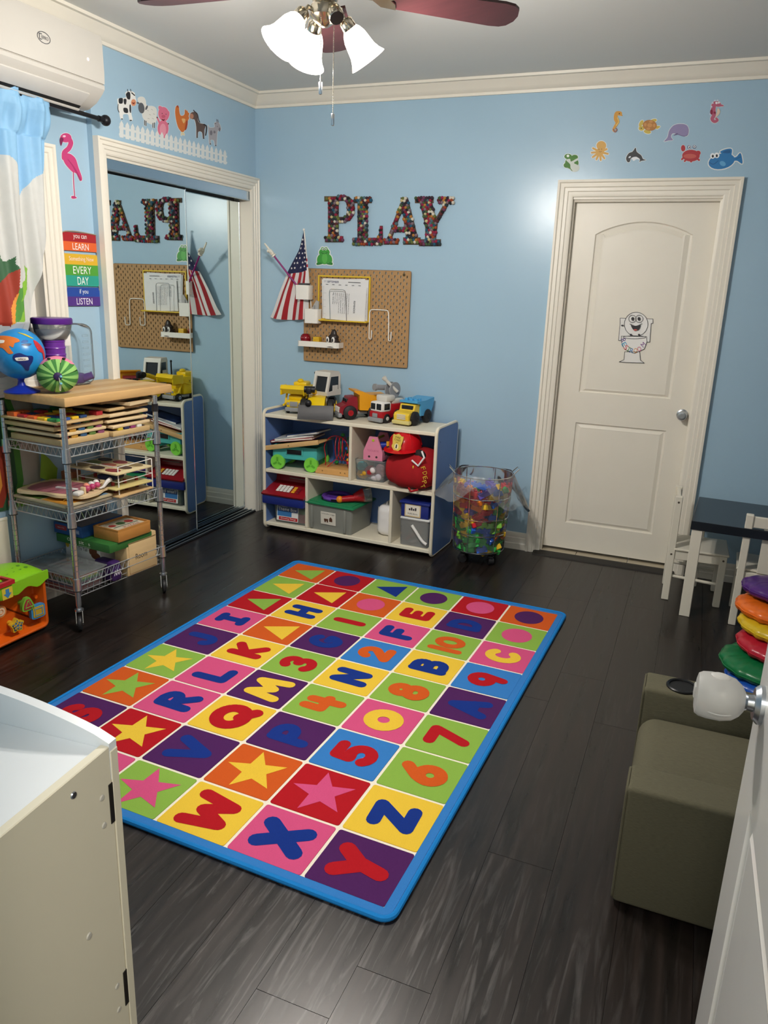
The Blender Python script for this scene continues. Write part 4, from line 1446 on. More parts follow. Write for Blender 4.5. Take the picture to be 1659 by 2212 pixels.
# ================================================================ flat stickers
def sticker(label, plane, crop, layers, white=3.0, cat='wall sticker', name='wall_sticker', group=None):
    """layers: (part name, colour, [shape]); shapes are in the coordinates of a close look at the photograph,
    laid on the wall where they stand.  shape: ('p', pts) smooth outline, ('l', pts) straight outline, ('e', cx, cy, rx, ry, rot), ('s', pts, width)"""
    Tm = plane
    cx0, cy0, sc_ = crop

    def to(p):
        return unpf(Tm, cx0 + p[0] / sc_, cy0 + p[1] / sc_)

    def polys(sh, e=0.0):
        if sh[0] == 'p':
            P = smoothloop(sh[1], 4)
        elif sh[0] == 'l':
            P = list(sh[1])
        elif sh[0] == 'e':
            P = ell(sh[1], sh[2], sh[3], sh[4], 22, sh[5] if len(sh) > 5 else 0)
        else:
            out = []
            pts = smoothline(sh[1], 4) if len(sh[1]) > 2 else sh[1]
            w_ = sh[2]
            w_ = w_ if hasattr(w_, '__len__') else (w_, w_)
            n = len(pts)
            ws = [(w_[0] + (w_[1] - w_[0]) * i / (n - 1)) / 2 + e for i in range(n)]
            for i, p in enumerate(pts):
                out.append(ell(p[0], p[1], ws[i], ws[i], 10))
            for i in range(n - 1):
                (x0, y0), (x1, y1) = pts[i], pts[i + 1]
                Ln = math.hypot(x1 - x0, y1 - y0) or 1
                ax, ay = -(y1 - y0) / Ln, (x1 - x0) / Ln
                out.append([(x0 + ax * ws[i], y0 + ay * ws[i]), (x1 + ax * ws[i + 1], y1 + ay * ws[i + 1]), (x1 - ax * ws[i + 1], y1 - ay * ws[i + 1]), (x0 - ax * ws[i], y0 - ay * ws[i])])
            return out
        return [grow(P, e) if e else P]
    allp = [to(p) for q in layers for sh in q[2] for pl in polys(sh) for p in pl]
    mx_, my_ = sum(p[0] for p in allp) / len(allp), min(p[1] for p in allp)
    t = thing(name, label, cat, Tm @ Vector((mx_, my_, 0)), 0, group)
    off = Matrix.Translation(-(Tm @ Vector((mx_, my_, 0))))
    d = .0008
    if white:
        mb = MB(off)
        for q in layers:
            if q[0].startswith('inner'):
                continue
            for sh in q[2]:
                for pl in polys(sh, white):
                    mb.prism([to(p) for p in pl], .0002, d, Tm)
                    d += .00001
        obj('paper_edge', mb, M('#dfe3e2', .45, var=.02, key='sticker_paper'), t, smooth=False)
    d += .0002
    for q in layers:
        mb = MB(off)
        for sh in q[2]:
            for pl in polys(sh):
                mb.flat([to(p) for p in pl], d, Tm)
                d += .00002
        d += .00008
        obj(q[0].replace('inner_', ''), mb, M(q[1], q[3] if len(q) > 3 else .45, var=.05, key='sticker' + q[1][1:]), t, smooth=False)
    return t


PL, PL2, PB, PD = LEFT, LEFT2, BACK, frame((0, .052, 0), (1, 0, 0), (0, 0, 1), (0, -1, 0))
FA = (200, 160, 4.608)
K_, W2 = '#26262a', '#e8e8e4'
sticker('black and white cow sticker, first animal at left of the picket fence', PL, FA, [
    ('body', W2, [('p', [(255, 245), (330, 235), (328, 190), (350, 172), (385, 172), (415, 190), (422, 225), (432, 262), (428, 300), (405, 318), (386, 312), (382, 390), (396, 455), (370, 462), (352, 400), (302, 402), (300, 445), (280, 445), (268, 395), (255, 340), (250, 270)])]),
    ('inner_patch', K_, [('p', [(260, 244), (298, 242), (296, 290), (262, 290)]), ('p', [(308, 250), (335, 252), (330, 300), (312, 296)]), ('p', [(306, 338), (345, 342), (350, 385), (312, 380)]), ('p', [(366, 308), (380, 312), (380, 385), (366, 370)]), ('p', [(330, 200), (350, 178), (372, 188), (372, 248), (348, 250), (336, 228)]), ('s', [(345, 152), (350, 178)], 6), ('s', [(376, 152), (380, 176)], 6), ('s', [(388, 188), (416, 212)], 11), ('e', 378, 462, 12, 6), ('e', 290, 447, 10, 5), ('s', [(252, 300), (250, 350), (262, 380)], 6)]),
    ('inner_muzzle', '#d9926c', [('e', 405, 284, 25, 34)]), ('inner_mouth', '#7a2420', [('p', [(388, 280), (405, 286), (418, 278), (412, 298), (398, 298)])])])
sticker('woolly white sheep sticker with dark grey face, second from left above the fence', PL, FA, [
    ('wool', '#dcdcd6', [('p', [(455, 270), (450, 245), (470, 228), (505, 232), (525, 262), (530, 300), (545, 318), (600, 322), (632, 350), (635, 420), (625, 480), (590, 500), (530, 470), (500, 430), (490, 380)])]),
    ('legs', '#37383c', [('s', [(516, 462), (516, 508)], 8), ('s', [(530, 468), (530, 514)], 8), ('s', [(598, 490), (598, 532)], 8), ('s', [(613, 485), (613, 535)], 8)]),
    ('inner_face', '#585b60', [('e', 484, 338, 30, 54, -.15), ('e', 535, 335, 10, 24, .4), ('e', 450, 288, 14, 9, .3)]),
    ('inner_curl', '#a5a49e', [('s', [(540, 360), (555, 368)], 4), ('s', [(580, 350), (596, 358)], 4), ('s', [(560, 400), (576, 408)], 4), ('s', [(600, 395), (616, 402)], 4), ('s', [(545, 440), (562, 446)], 4), ('s', [(590, 440), (606, 448)], 4)])])
sticker('pink standing pig sticker waving, in front of the picket fence sticker', PL, FA, [
    ('body', '#d9718c', [('e', 706, 398, 54, 72, -.15), ('p', [(655, 345), (662, 316), (695, 332), (690, 370)]), ('p', [(728, 375), (742, 362), (764, 380), (757, 425)]), ('e', 700, 540, 55, 82), ('s', [(672, 500), (640, 430)], (22, 14)), ('s', [(735, 525), (752, 492)], (20, 14)), ('e', 715, 615, 34, 22)]),
    ('inner_belly', '#e596a8', [('e', 698, 555, 32, 62)]), ('inner_snout', '#c4566f', [('e', 703, 422, 20, 16)]),
    ('inner_mouth', '#6d1c22', [('p', [(684, 446), (704, 452), (718, 444), (708, 466), (694, 462)])]), ('inner_eye', K_, [('e', 690, 392, 4, 5), ('e', 728, 400, 4, 5), ('e', 640, 432, 6, 8), ('e', 752, 494, 6, 8)])])
sticker('orange hen sticker with spread tail, fourth animal above the fence', PL, FA, [
    ('body', '#cc6f2c', [('p', [(825, 330), (840, 316), (858, 330), (866, 390), (882, 415), (912, 402), (918, 352), (932, 366), (940, 360), (948, 380), (962, 392), (955, 420), (960, 440), (945, 470), (945, 505), (925, 545), (900, 578), (878, 570), (850, 530), (830, 460), (820, 385)])]),
    ('feet', '#d9cfae', [('p', [(880, 580), (905, 580), (915, 610), (895, 605), (880, 615)])]),
    ('inner_wing', '#e0b070', [('p', [(885, 446), (922, 450), (906, 492)])]), ('inner_comb', '#a5401c', [('p', [(834, 318), (848, 312), (858, 332), (846, 334)]), ('p', [(930, 470), (946, 470), (936, 540), (916, 556)])])])
sticker('brown horse sticker with dark tail, fifth animal above the fence', PL, FA, [
    ('body', '#5d4a44', [('p', [(972, 392), (1005, 376), (1042, 396), (1046, 450), (1062, 486), (1108, 498), (1122, 520), (1112, 560), (1110, 638), (1096, 638), (1086, 580), (1052, 575), (1046, 628), (1032, 628), (1030, 525), (1014, 456), (990, 450), (972, 430)])]),
    ('inner_muzzle', '#b98165', [('e', 984, 420, 20, 27)]), ('inner_mane', '#33262a', [('s', [(1004, 360), (1012, 372), (1040, 398), (1052, 450), (1064, 480)], 9)]), ('inner_tail', '#2f2226', [('s', [(1106, 502), (1130, 520), (1130, 570), (1122, 610)], (14, 10))]), ('inner_hoof', '#1e1c20', [('e', 1102, 640, 9, 5), ('e', 1038, 630, 8, 5)])])
sticker('grey spotted goat sticker, last animal at right of the fence', PL, FA, [
    ('body', '#a7a4aa', [('p', [(1150, 505), (1162, 532), (1212, 528), (1212, 490), (1240, 476), (1264, 500), (1278, 548), (1262, 566), (1244, 568), (1236, 640), (1232, 712), (1216, 708), (1206, 662), (1174, 656), (1178, 698), (1162, 694), (1156, 620), (1150, 560)])]),
    ('inner_spot', '#77747c', [('e', 1178, 585, 13, 25), ('e', 1212, 577, 11, 14), ('e', 1262, 552, 9, 20)]), ('inner_horn', '#5c5860', [('s', [(1232, 450), (1238, 480)], 5), ('s', [(1244, 454), (1250, 480)], 5), ('s', [(1214, 490), (1226, 494)], 6)]), ('inner_eye', K_, [('e', 1240, 522, 3, 4), ('e', 1170, 696, 8, 5), ('e', 1224, 712, 8, 5)])])
# picket fence sticker: every picket is a piece
def _fence():
    pts = []
    N = 23

    def to(a, b):
        q = unp(0, 0, 200 + a / 4.608, 160 + b / 4.608)
        return (q.y, q.z)
    y0, z0 = to(262, 640)
    y1, z1 = to(1340, 895)
    t = thing('fence_sticker', 'white picket fence wall sticker above the closet frame', 'wall sticker', (0, (y0 + y1) / 2, z0))
    off = Matrix.Translation((0, -(y0 + y1) / 2, -z0))
    for i in range(N):
        a = 286 + (1316 - 286) * (i / (N - 1)) ** .93
        f = (a - 286) / (1316 - 286)
        bt, bb_ = 462 + (755 - 462) * f, 632 + (898 - 632) * f
        wd = 38 - 12 * f
        mb = MB(off)
        hh = (bb_ - bt)
        mb.prism([to(a - wd / 2, bb_ - wd * .1), to(a + wd / 2, bb_ + wd * .13), to(a + wd / 2, bt + hh * .22), to(a, bt), to(a - wd / 2, bt + hh * .18)], .0003, .0016, LEFT)
        obj('picket', mb, M('#dcdfdd', .5, var=.02, key='sticker_white'), t, smooth=False)
    for f0 in (.36, .78):
        mb = MB(off)
        a, b = 262, 462 - 6 + 168 * f0
        a2, b2 = 1338, 755 + 8 + 143 * f0
        mb.prism([to(a, b), to(a2, b2), to(a2, b2 + 18), to(a, b + 24)], .0003, .0012, LEFT)
        obj('fence_rail', mb, M('#dcdfdd', .5, var=.02, key='sticker_white'), t, smooth=False)
_fence()
FL = (0, 0, 2.9625)
sticker('tall pink flamingo sticker beside the window frame', PL2, FL, [
    ('body', '#c43f78', [('e', 420, 882, 36, 30), ('s', [(440, 888), (452, 915), (438, 950), (412, 975), (410, 1010)], (30, 34)), ('p', [(400, 990), (440, 982), (480, 1012), (500, 1070), (524, 1140), (512, 1158), (488, 1112), (462, 1100), (432, 1070), (408, 1035)])]),
    ('legs', '#b8376e', [('s', [(467, 1098), (470, 1180), (476, 1258)], 6), ('p', [(455, 1256), (472, 1254), (490, 1266), (470, 1272), (456, 1268)])]),
    ('inner_beak', '#7a2350', [('p', [(384, 880), (404, 888), (398, 910), (388, 934), (380, 905)])]),
    ('inner_wing', '#a82f66', [('s', [(432, 1020), (470, 1070), (512, 1150)], (4, 12))]), ('inner_eye', '#e7c0d2', [('e', 408, 872, 10, 7)])])
SE = (1130, 180, 3.136)
S1 = .6
sticker('yellow seahorse sticker above the restroom door', PB, SE, [('body', '#cf9536', [('s', [(656, 205), (634, 205), (626, 240), (636, 268), (622, 295), (612, 316), (624, 328), (634, 316)], (30, 9)), ('s', [(645, 212), (669, 218)], 9)]), ('inner_belly', '#e0b85e', [('s', [(640, 235), (648, 262), (632, 285)], 9)]), ('inner_eye', K_, [('e', 652, 206, 4, 4)]), ('inner_tail', '#7e5a66', [('s', [(612, 312), (624, 330), (636, 316), (630, 306)], 7)])], S1)
sticker('brown shelled sea turtle sticker above the restroom door', PB, SE, [('body', '#c9b24e', [('e', 802, 305, 19, 16), ('e', 800, 272, 12, 24, .5), ('e', 842, 328, 24, 13, .2), ('e', 882, 254, 24, 11, -.3), ('p', [(896, 290), (930, 292), (905, 310)])]), ('inner_shell', '#b0763a', [('e', 858, 285, 48, 37, .1)]), ('inner_plate', '#c98f50', [('e', 858, 284, 17, 14), ('e', 828, 280, 9, 12), ('e', 888, 286, 9, 12), ('e', 848, 308, 13, 8), ('e', 866, 260, 13, 7)]), ('inner_eye', K_, [('e', 800, 305, 4, 4)])], 4)
sticker('lilac whale sticker above the restroom door', PB, SE, [('body', '#8f86ae', [('p', [(955, 394), (978, 365), (990, 320), (1020, 285), (1062, 275), (1105, 282), (1122, 312), (1116, 350), (1092, 358), (1050, 346), (1014, 340), (1002, 362), (1014, 384), (985, 388)])]), ('inner_fin', '#6a6188', [('p', [(1018, 355), (1040, 338), (1052, 346)]), ('s', [(1050, 347), (1090, 359), (1112, 350)], 4)])], 3)
sticker('pink seahorse sticker highest on the wall above the door', PB, SE, [('body', '#b85d78', [('s', [(1322, 142), (1296, 140), (1288, 175), (1292, 215), (1280, 242), (1296, 260), (1316, 250), (1308, 238)], (36, 14)), ('s', [(1320, 148), (1354, 152)], (24, 8))]), ('inner_belly', '#dfc9b4', [('p', [(1318, 168), (1334, 185), (1330, 208), (1306, 230), (1312, 200)])]), ('inner_bump', '#cfd6e4', [('e', 1300, 118, 7, 6), ('e', 1318, 116, 7, 6), ('e', 1284, 134, 7, 6), ('e', 1276, 160, 6, 6), ('e', 1268, 210, 6, 6)]), ('inner_eye', '#f0eef2', [('e', 1310, 134, 8, 8), ('e', 1326, 132, 7, 7)]), ('inner_wing', '#8c2240', [('e', 1276, 195, 9, 18), ('e', 1298, 200, 8, 8)])], 3)
OA = [(465, 470), (472, 500), (497, 515), (526, 520), (550, 508), (574, 478), (566, 446), (474, 440)]
sticker('yellow octopus sticker above the left corner of the door frame', PB, SE, [('body', '#d0a04a', [('e', 530, 422, 33, 31), ('e', 522, 462, 27, 24)] + [('s', [(520, 465), p], (17, 13)) for p in OA]), ('inner_face', '#8b5f20', [('e', 514, 448, 3, 4), ('e', 532, 446, 3, 4), ('s', [(514, 460), (522, 466), (532, 460)], 3)])], 4)
sticker('black and white orca sticker over the door frame', PB, SE, [('body', '#23262c', [('p', [(706, 532), (698, 505), (716, 474), (742, 462), (762, 436), (770, 464), (800, 488), (812, 512), (832, 520), (800, 526), (788, 534), (790, 512), (760, 498), (732, 508), (722, 532)])]), ('inner_belly', '#e4e8ee', [('p', [(738, 506), (768, 498), (790, 518), (770, 514), (748, 526)]), ('e', 722, 500, 9, 5, -.6)])], 3)
sticker('red crab sticker with blue stalked eyes above the door', PB, SE, [('body', '#ad2f38', [('e', 1137, 490, 60, 40), ('e', 1084, 440, 15, 22), ('e', 1186, 472, 17, 16), ('s', [(1090, 500), (1076, 515)], 13), ('s', [(1105, 515), (1095, 527)], 13), ('s', [(1140, 520), (1138, 530)], 14), ('s', [(1178, 510), (1192, 520)], 13)]), ('inner_shell', '#c45a52', [('e', 1130, 494, 44, 16)]), ('eye_stalk', '#2d5d8a', [('e', 1124, 433, 14, 14), ('e', 1160, 431, 14, 14)]), ('inner_eye', '#e8eaec', [('e', 1125, 433, 9, 10), ('e', 1160, 430, 9, 9)]), ('inner_pupil', K_, [('e', 1126, 434, 4, 5), ('e', 1159, 431, 4, 4)])], 2)
sticker('big blue smiling fish sticker right above the door frame', PB, SE, [('body', '#2a78b4', [('e', 1345, 528, 90, 52, -.22), ('p', [(1420, 505), (1445, 498), (1470, 472), (1482, 500), (1484, 545), (1450, 525), (1420, 525)]), ('p', [(1335, 468), (1370, 447), (1412, 445), (1412, 480), (1400, 500)])]), ('inner_fin', '#1d5c92', [('p', [(1350, 468), (1376, 454), (1402, 452), (1404, 470), (1380, 474)]), ('s', [(1262, 536), (1290, 548), (1322, 524)], 5), ('s', [(1440, 512), (1474, 500)], 4)]), ('inner_cheek', '#5fa3d0', [('e', 1352, 544, 22, 16, .5)]), ('inner_eye', '#edf1f4', [('e', 1284, 492, 17, 19), ('e', 1312, 488, 18, 19)]), ('inner_pupil', K_, [('e', 1285, 494, 7, 10), ('e', 1312, 491, 7, 10)])], 7)
sticker('small shiny green frog sticker at the far left over the door', PB, SE, [('body', '#5f8a52', [('e', 305, 496, 26, 18), ('e', 350, 500, 22, 16), ('e', 330, 540, 46, 42), ('e', 296, 555, 22, 18), ('e', 348, 578, 28, 20)], .08), ('inner_glare', '#d6dcd6', [('p', [(292, 520), (318, 512), (325, 530), (368, 508), (372, 520), (345, 540), (380, 560), (376, 590), (345, 600), (322, 575), (318, 548)])], .06), ('inner_eye', '#e8ece8', [('e', 304, 492, 9, 9)], .2)], 3)  # pale frog patch is lamp glare painted into the sticker colour
FR = (560, 400, 3.7705)
sticker('green frog sticker sitting above the pegboard', PB, FR, [('body', '#3f9a3c', [('e', 532, 590, 42, 55), ('e', 531, 548, 44, 34), ('e', 517, 520, 14, 15), ('e', 544, 520, 14, 15), ('e', 494, 600, 22, 38, .25), ('e', 572, 600, 22, 38, -.25)]), ('feet', '#2f7d35', [('p', [(470, 632), (505, 630), (514, 642), (472, 650)]), ('p', [(556, 632), (594, 630), (594, 650), (552, 644)])]), ('inner_belly', '#58b04e', [('e', 534, 595, 22, 42)]), ('inner_eye', '#e8ece8', [('e', 519, 521, 9, 10), ('e', 543, 521, 9, 10)]), ('inner_pupil', '#1a1a1e', [('e', 520, 522, 4, 6), ('e', 543, 522, 4, 6), ('s', [(505, 548), (530, 560), (556, 548)], 3)])], 7)
TO = (1130, 380, 2.514)
tank = [(527, 772), (705, 777), (705, 800), (695, 802), (688, 903), (518, 893), (527, 800)]
bowl = [(534, 870), (671, 873), (673, 900), (658, 940), (606, 964), (552, 942), (535, 905)]
base = [(552, 955), (548, 998), (522, 1010), (560, 1013), (658, 1016), (637, 1000), (633, 955)]
def outl(pts, wd=2.6):
    return [('s', [pts[i], pts[(i + 1) % len(pts)]], wd) for i in range(len(pts))]
rs = sticker('white smiling toilet RESTROOM sign sticker on the white door', PD, TO, [
    ('paper', '#e9e7e2', [('l', tank), ('e', 614, 805, 64, 65), ('l', bowl), ('l', base)]),
    ('inner_tank_line', K_, outl(tank)), ('inner_bowl_fill', '#eceae6', [('l', bowl), ('e', 614, 805, 63, 64)]),
    ('inner_line', K_, outl(bowl) + outl(base) + outl(ell(614, 805, 64, 65, 26)) + outl(ell(604, 876, 62, 8, 20), 2) + outl(ell(594, 776, 20, 20, 18), 2.2) + outl(ell(631, 776, 20, 20, 18), 2.2) + [('s', [(580, 804), (590, 806)], 2.5), ('s', [(636, 806), (646, 802)], 2.5)]),
    ('inner_mouth', '#2c2a2e', [('p', [(586, 808), (612, 814), (638, 808), (628, 836), (600, 836)]), ('e', 596, 776, 8, 10), ('e', 630, 776, 8, 10), ('e', 586, 862, 6, 5), ('e', 630, 862, 6, 5), ('e', 540, 812, 8, 4)]),
    ('inner_tongue', '#b9544e', [('e', 610, 836, 10, 5)])], 0, 'door sign', 'restroom_sign')
for ch, a, b, an, col in (('R', 545, 893, -68, '#5a3a86'), ('E', 549, 915, -55, '#4aa0c8'), ('S', 559, 931, -42, '#c8383c'), ('T', 573, 942, -28, '#3c8a48'), ('R', 590, 949, -12, '#3a78b4'), ('O', 611, 948, 6, '#d88a2c'), ('O', 631, 940, 22, '#c8507c'), ('M', 653, 917, 48, '#7a3a8c')):
    q = unp(1, .052, 1130 + a / 2.514, 380 + b / 2.514)
    mb = MB(Matrix.Translation(-rs.location))
    mb.text(ch, PD @ T3(q.x, q.z, .0022, math.radians(an)), .026, .020)
    obj('letter', mb, M(col, .5, var=0), rs, smooth=False)

# ================================================================ PLAY letters of felt balls
FZ = 3.7705
BALLC = ['#7a1f2e', '#2d3a3f', '#8e2440', '#445a3c', '#b0783a', '#23566e', '#6e3c58', '#c2b487', '#3a2a36', '#964628', '#7c6a72', '#4d6a72', '#1f2024', '#cfc9ba', '#8e2448', '#66703c', '#2e2430', '#5a2a2e']
bmats = [M(c, .95, var=.2, vs=90, bump=.4, bs=260, key='felt' + c[1:]) for c in BALLC]
bmesh0 = []
for m in bmats:
    mb = MB()
    t_ = bmesh.ops.create_icosphere(mb.bm, subdivisions=2, radius=1.0)
    o = obj('felt_ball', mb, m, None, ang=3)
    bmesh0.append(o.data)
    bpy.data.objects.remove(o)


def seg(x0, y0, x1, y1, wd):
    L_ = math.hypot(x1 - x0, y1 - y0)
    ax, ay = -(y1 - y0) / L_ * wd / 2, (x1 - x0) / L_ * wd / 2
    return [(x0 + ax, y0 + ay), (x1 + ax, y1 + ay), (x1 - ax, y1 - ay), (x0 - ax, y0 - ay)]


def inside(p, poly):
    c = False
    n = len(poly)
    for i in range(n):
        (x0, y0), (x1, y1) = poly[i], poly[i - 1]
        if (y0 > p[1]) != (y1 > p[1]) and p[0] < (x1 - x0) * (p[1] - y0) / (y1 - y0) + x0:
            c = not c
    return c


R_ = lambda x0, y0, x1, y1: [(x0, y0), (x1, y0), (x1, y1), (x0, y1)]
LETTERS = [
    ('P', [R_(560, 92, 645, 462), R_(530, 90, 650, 132), R_(535, 415, 682, 465), R_(640, 82, 705, 128), [(690, 84), (730, 92), (768, 130), (778, 190), (770, 245), (735, 290), (690, 304), (690, 262), (706, 250), (718, 190), (706, 135), (690, 128)], R_(640, 258, 705, 304)], 'first'),
    ('L', [R_(800, 98, 882, 480), R_(772, 96, 914, 146), R_(760, 428, 1005, 488), [(1004, 330), (1006, 440), (950, 440), (975, 395), (982, 330)]], 'second'),
    ('A', [[(1150, 100), (1208, 100), (1292, 430), (1196, 430)], seg(1165, 150, 1055, 450, 34), R_(1095, 340, 1200, 378), R_(1012, 440, 1132, 484), R_(1172, 425, 1312, 484)], 'third'),
    ('Y', [[(1296, 100), (1396, 100), (1452, 320), (1436, 460), (1350, 460), (1352, 330)], R_(1268, 96, 1418, 146), seg(1535, 130, 1440, 300, 34), R_(1455, 96, 1582, 150), R_(1300, 440, 1478, 496)], 'last')]
rb = random.Random(3)
for ch, polys_, pos in LETTERS:
    pts = [p for q in polys_ for p in q]
    x0, x1, y0, y1 = min(p[0] for p in pts), max(p[0] for p in pts), min(p[1] for p in pts), max(p[1] for p in pts)
    base_ = unp(1, -.012, 560 + (x0 + x1) / 2 / FZ, 400 + y1 / FZ)
    base_.y = 0
    t = thing('felt_ball_letter', 'wall letter %s covered in coloured felt balls, %s letter of the word PLAY' % (ch, pos), 'wall letter', base_, 0)
    mb = MB(Matrix.Translation(-base_))
    for i, q in enumerate(polys_):
        mb.prism([(lambda v: (v.x, v.z))(unp(1, -.006, 560 + a / FZ, 400 + b / FZ)) for a, b in q], .0005, .007 + i * .0001, BACK)
    obj('letter_board', mb, M('#5a4636', .8, key='letter_board'), t, smooth=False)
    sp = 21.5
    row = 0
    y = y0 + 9
    n = 0
    while y < y1 - 3:
        x = x0 + 9 + (sp / 2 if row % 2 else 0)
        while x < x1:
            if any(inside((x, y), grow(q, 1.0)) and inside((x, y), grow(q, -4.0)) or inside((x, y), grow(q, -6.0)) for q in polys_):
                v = unp(1, -.014, 560 + (x + rb.uniform(-2, 2)) / FZ, 400 + (y + rb.uniform(-2, 2)) / FZ)
                o = bpy.data.objects.new('felt_ball', bmesh0[rb.randrange(len(bmesh0))])
                COL.objects.link(o)
                o.parent = t
                o.location = v - base_
                r_ = rb.uniform(.0098, .0114)
                o.scale = (r_, r_, r_)
                n += 1
            x += sp
        y += sp * .87
        row += 1

# ================================================================ pegboard and what hangs on it
PEG = M('#a98458', .6, var=.08, vs=30, key='pegboard_fibre')
pg = thing('pegboard', 'tan pegboard with staggered slots on blue wall above the shelf', 'pegboard', (.722, 0, 1.071))
PWd, PHt = .726, .576
xs = [-PWd / 2 + .023 + .02 * i for i in range(35)]
us, skips = [-PWd / 2], set()
for x in xs:
    us += [x - .0033, x + .0033]
us.append(PWd / 2)
mb = MB(Matrix.Translation((0, -.012, 0)))
for k in range(len(us) - 1):
    if k % 2 == 0:
        mb.raw([(us[k], y, z) for y in (0, -.005) for z in (.0, PHt)] + [(us[k + 1], y, z) for y in (0, -.005) for z in (0, PHt)], [(2, 3, 7, 6), (0, 1, 5, 4), (0, 1, 3, 2), (4, 5, 7, 6), (0, 2, 6, 4), (1, 3, 7, 5)])
    else:
        i = (k - 1) // 2
        z = 0.0
        zc = .022 + (.02 if i % 2 else 0)
        while z < PHt:
            z1 = min(PHt, zc - .0075)
            mb.box(us[k], us[k + 1], -.005, 0, z, z1)
            z = zc + .0075
            zc += .04
            if zc + .0075 > PHt:
                mb.box(us[k], us[k + 1], -.005, 0, z, PHt)
                break
stuff(obj('slotted_board', mb, PEG, pg, smooth=False))
mb = MB()
mb.tube([(x, -.0145, z) for x, z in rrect(-PWd / 2, PWd / 2, 0, PHt, .012, 4)], .0028, 6, closed=True)
obj('board_edge', mb, M('#86633e', .6, key='pegboard_edge'), pg)
for x in (-.35, .32):
    part('mounting_screw', pg, M('#5a4a30', .4, .6), lambda m: m.cyl((x, -.0165, PHt - .022), (x, -.0205, PHt - .022), .008))
for x in (-.33, .33):
    for z in (.03, PHt - .03):
        part('spacer', pg, M('#2a2620', .6), lambda m: m.cyl((x, 0, z), (x, -.012, z), .010))
YPB = -.0175


def cup(label, x, z, tilt_in=None, w_=.098, h=.088):
    t = thing('pegboard_cup', label, 'cup', (x, YPB, z), 0)
    prof = rrect(-w_ / 2, w_ / 2, -.072, 0, .014, 4)
    mb = MB()
    n = len(prof)
    inn = grow(prof, -.003)
    mb.raw([(a * .96, b, 0) for a, b in prof] + [(a, b, h) for a, b in prof] + [(a, b, h) for a, b in inn] + [(a, b, .006) for a, b in inn],
           [list(range(n))] + [(k * n + i, k * n + (i + 1) % n, (k + 1) * n + (i + 1) % n, (k + 1) * n + i) for k in range(3) for i in range(n)] + [[3 * n + i for i in range(n)]])
    obj('cup_body', mb, WHITE, t, ang=.5)
    part('hook', t, WHITE, lambda m: m.box(-.012, .012, -.002, .004, h - .02, h + .012, .001))
    return t


cup('white plastic cup with dark pad holding the pointer, over the flag', .379, 1.458)
q = thing('chalk_eraser', 'dark grey felt eraser lying in the mouth of the upper white cup', 'eraser', (.379, YPB - .038, 1.528), 0)
part('felt_pad', q, M('#3b3c40', .9, bump=.3, key='dark_felt'), lambda m: m.box(-.032, .032, -.024, .024, 0, .026, .006))
part('back_strip', q, M('#55565a', .6), lambda m: m.box(-.030, .030, -.022, .022, .024, .030, .003))
cup('white plastic cup holding a grey scraper, left of the papers', .443, 1.314)
q = thing('grey_scraper', 'light grey plastic scraper standing in the lower white cup', 'scraper', (.455, YPB - .035, 1.335), 0)
part('blade', q, M('#a9a8a6', .45, key='scraper_grey'), lambda m: m.prism([(-.025, 0), (.025, 0), (.030, .115), (.012, .120), (-.018, .075)], -.004, .004, frame((0, 0, 0), (1, 0, 0), (0, 0, 1), (0, -1, 0))))
part('rib', q, M('#8d8c8a', .45), lambda m: m.box(-.004, .004, -.008, -.003, .0, .09, .001))
# pointer stick with a hand
p0, p1 = Vector((.365, YPB - .035, 1.50)), Vector((.195, YPB - .105, 1.722))
q = thing('pointer_stick', 'purple teaching pointer with white pointing hand leaning across the flag', 'pointer', p0, 0)
dd = (p1 - p0)
part('stick', q, M('#8a1f6e', .4, key='magenta_stick'), lambda m: m.cyl((0, 0, 0), dd, .0062, .0055))
X = Matrix.Translation(dd) @ dd.to_track_quat('Z', 'Y').to_matrix().to_4x4()
HND = M('#e6dfd0', .5, key='ivory_hand')
part('hand', q, HND, lambda m: (m.lathe([(0, -.01), (.016, -.01), (.014, .0), (0, .0)], 14, X), m.box(-.018, .018, -.012, .012, .0, .040, .008, 2, X)))
part('index_finger', q, HND, lambda m: m.tube([X @ Vector(v) for v in ((-.010, 0, .03), (-.012, 0, .06), (-.012, 0, .088))], [.0065, .006, .0045], 8))
for k in range(3):
    part('folded_finger', q, HND, lambda m: m.ball(X @ Vector((-.001 + .009 * k, -.010, .036)), (.006, .010, .010), 10, 6))
part('thumb', q, HND, lambda m: m.tube([X @ Vector(v) for v in ((.016, 0, .012), (.026, -.004, .026), (.022, -.006, .040))], [.006, .0055, .004], 8))
# flag
fl = thing('american_flag', 'small American flag hanging on a white stick behind the pegboard corner', 'flag', (.395, -.03, 1.346))
FB = fl.location.copy()
part('flag_stick', fl, M('#e8e6e0', .4, key='white_stick'), lambda m: (m.cyl(Vector((.412, -.006, 1.35)) - FB + Vector((0, 0.024 - .0, 0)) * 0, Vector((.388, -.075, 1.872)) - FB, .0045), m.ball(Vector((.3875, -.076, 1.876)) - FB, .008)))


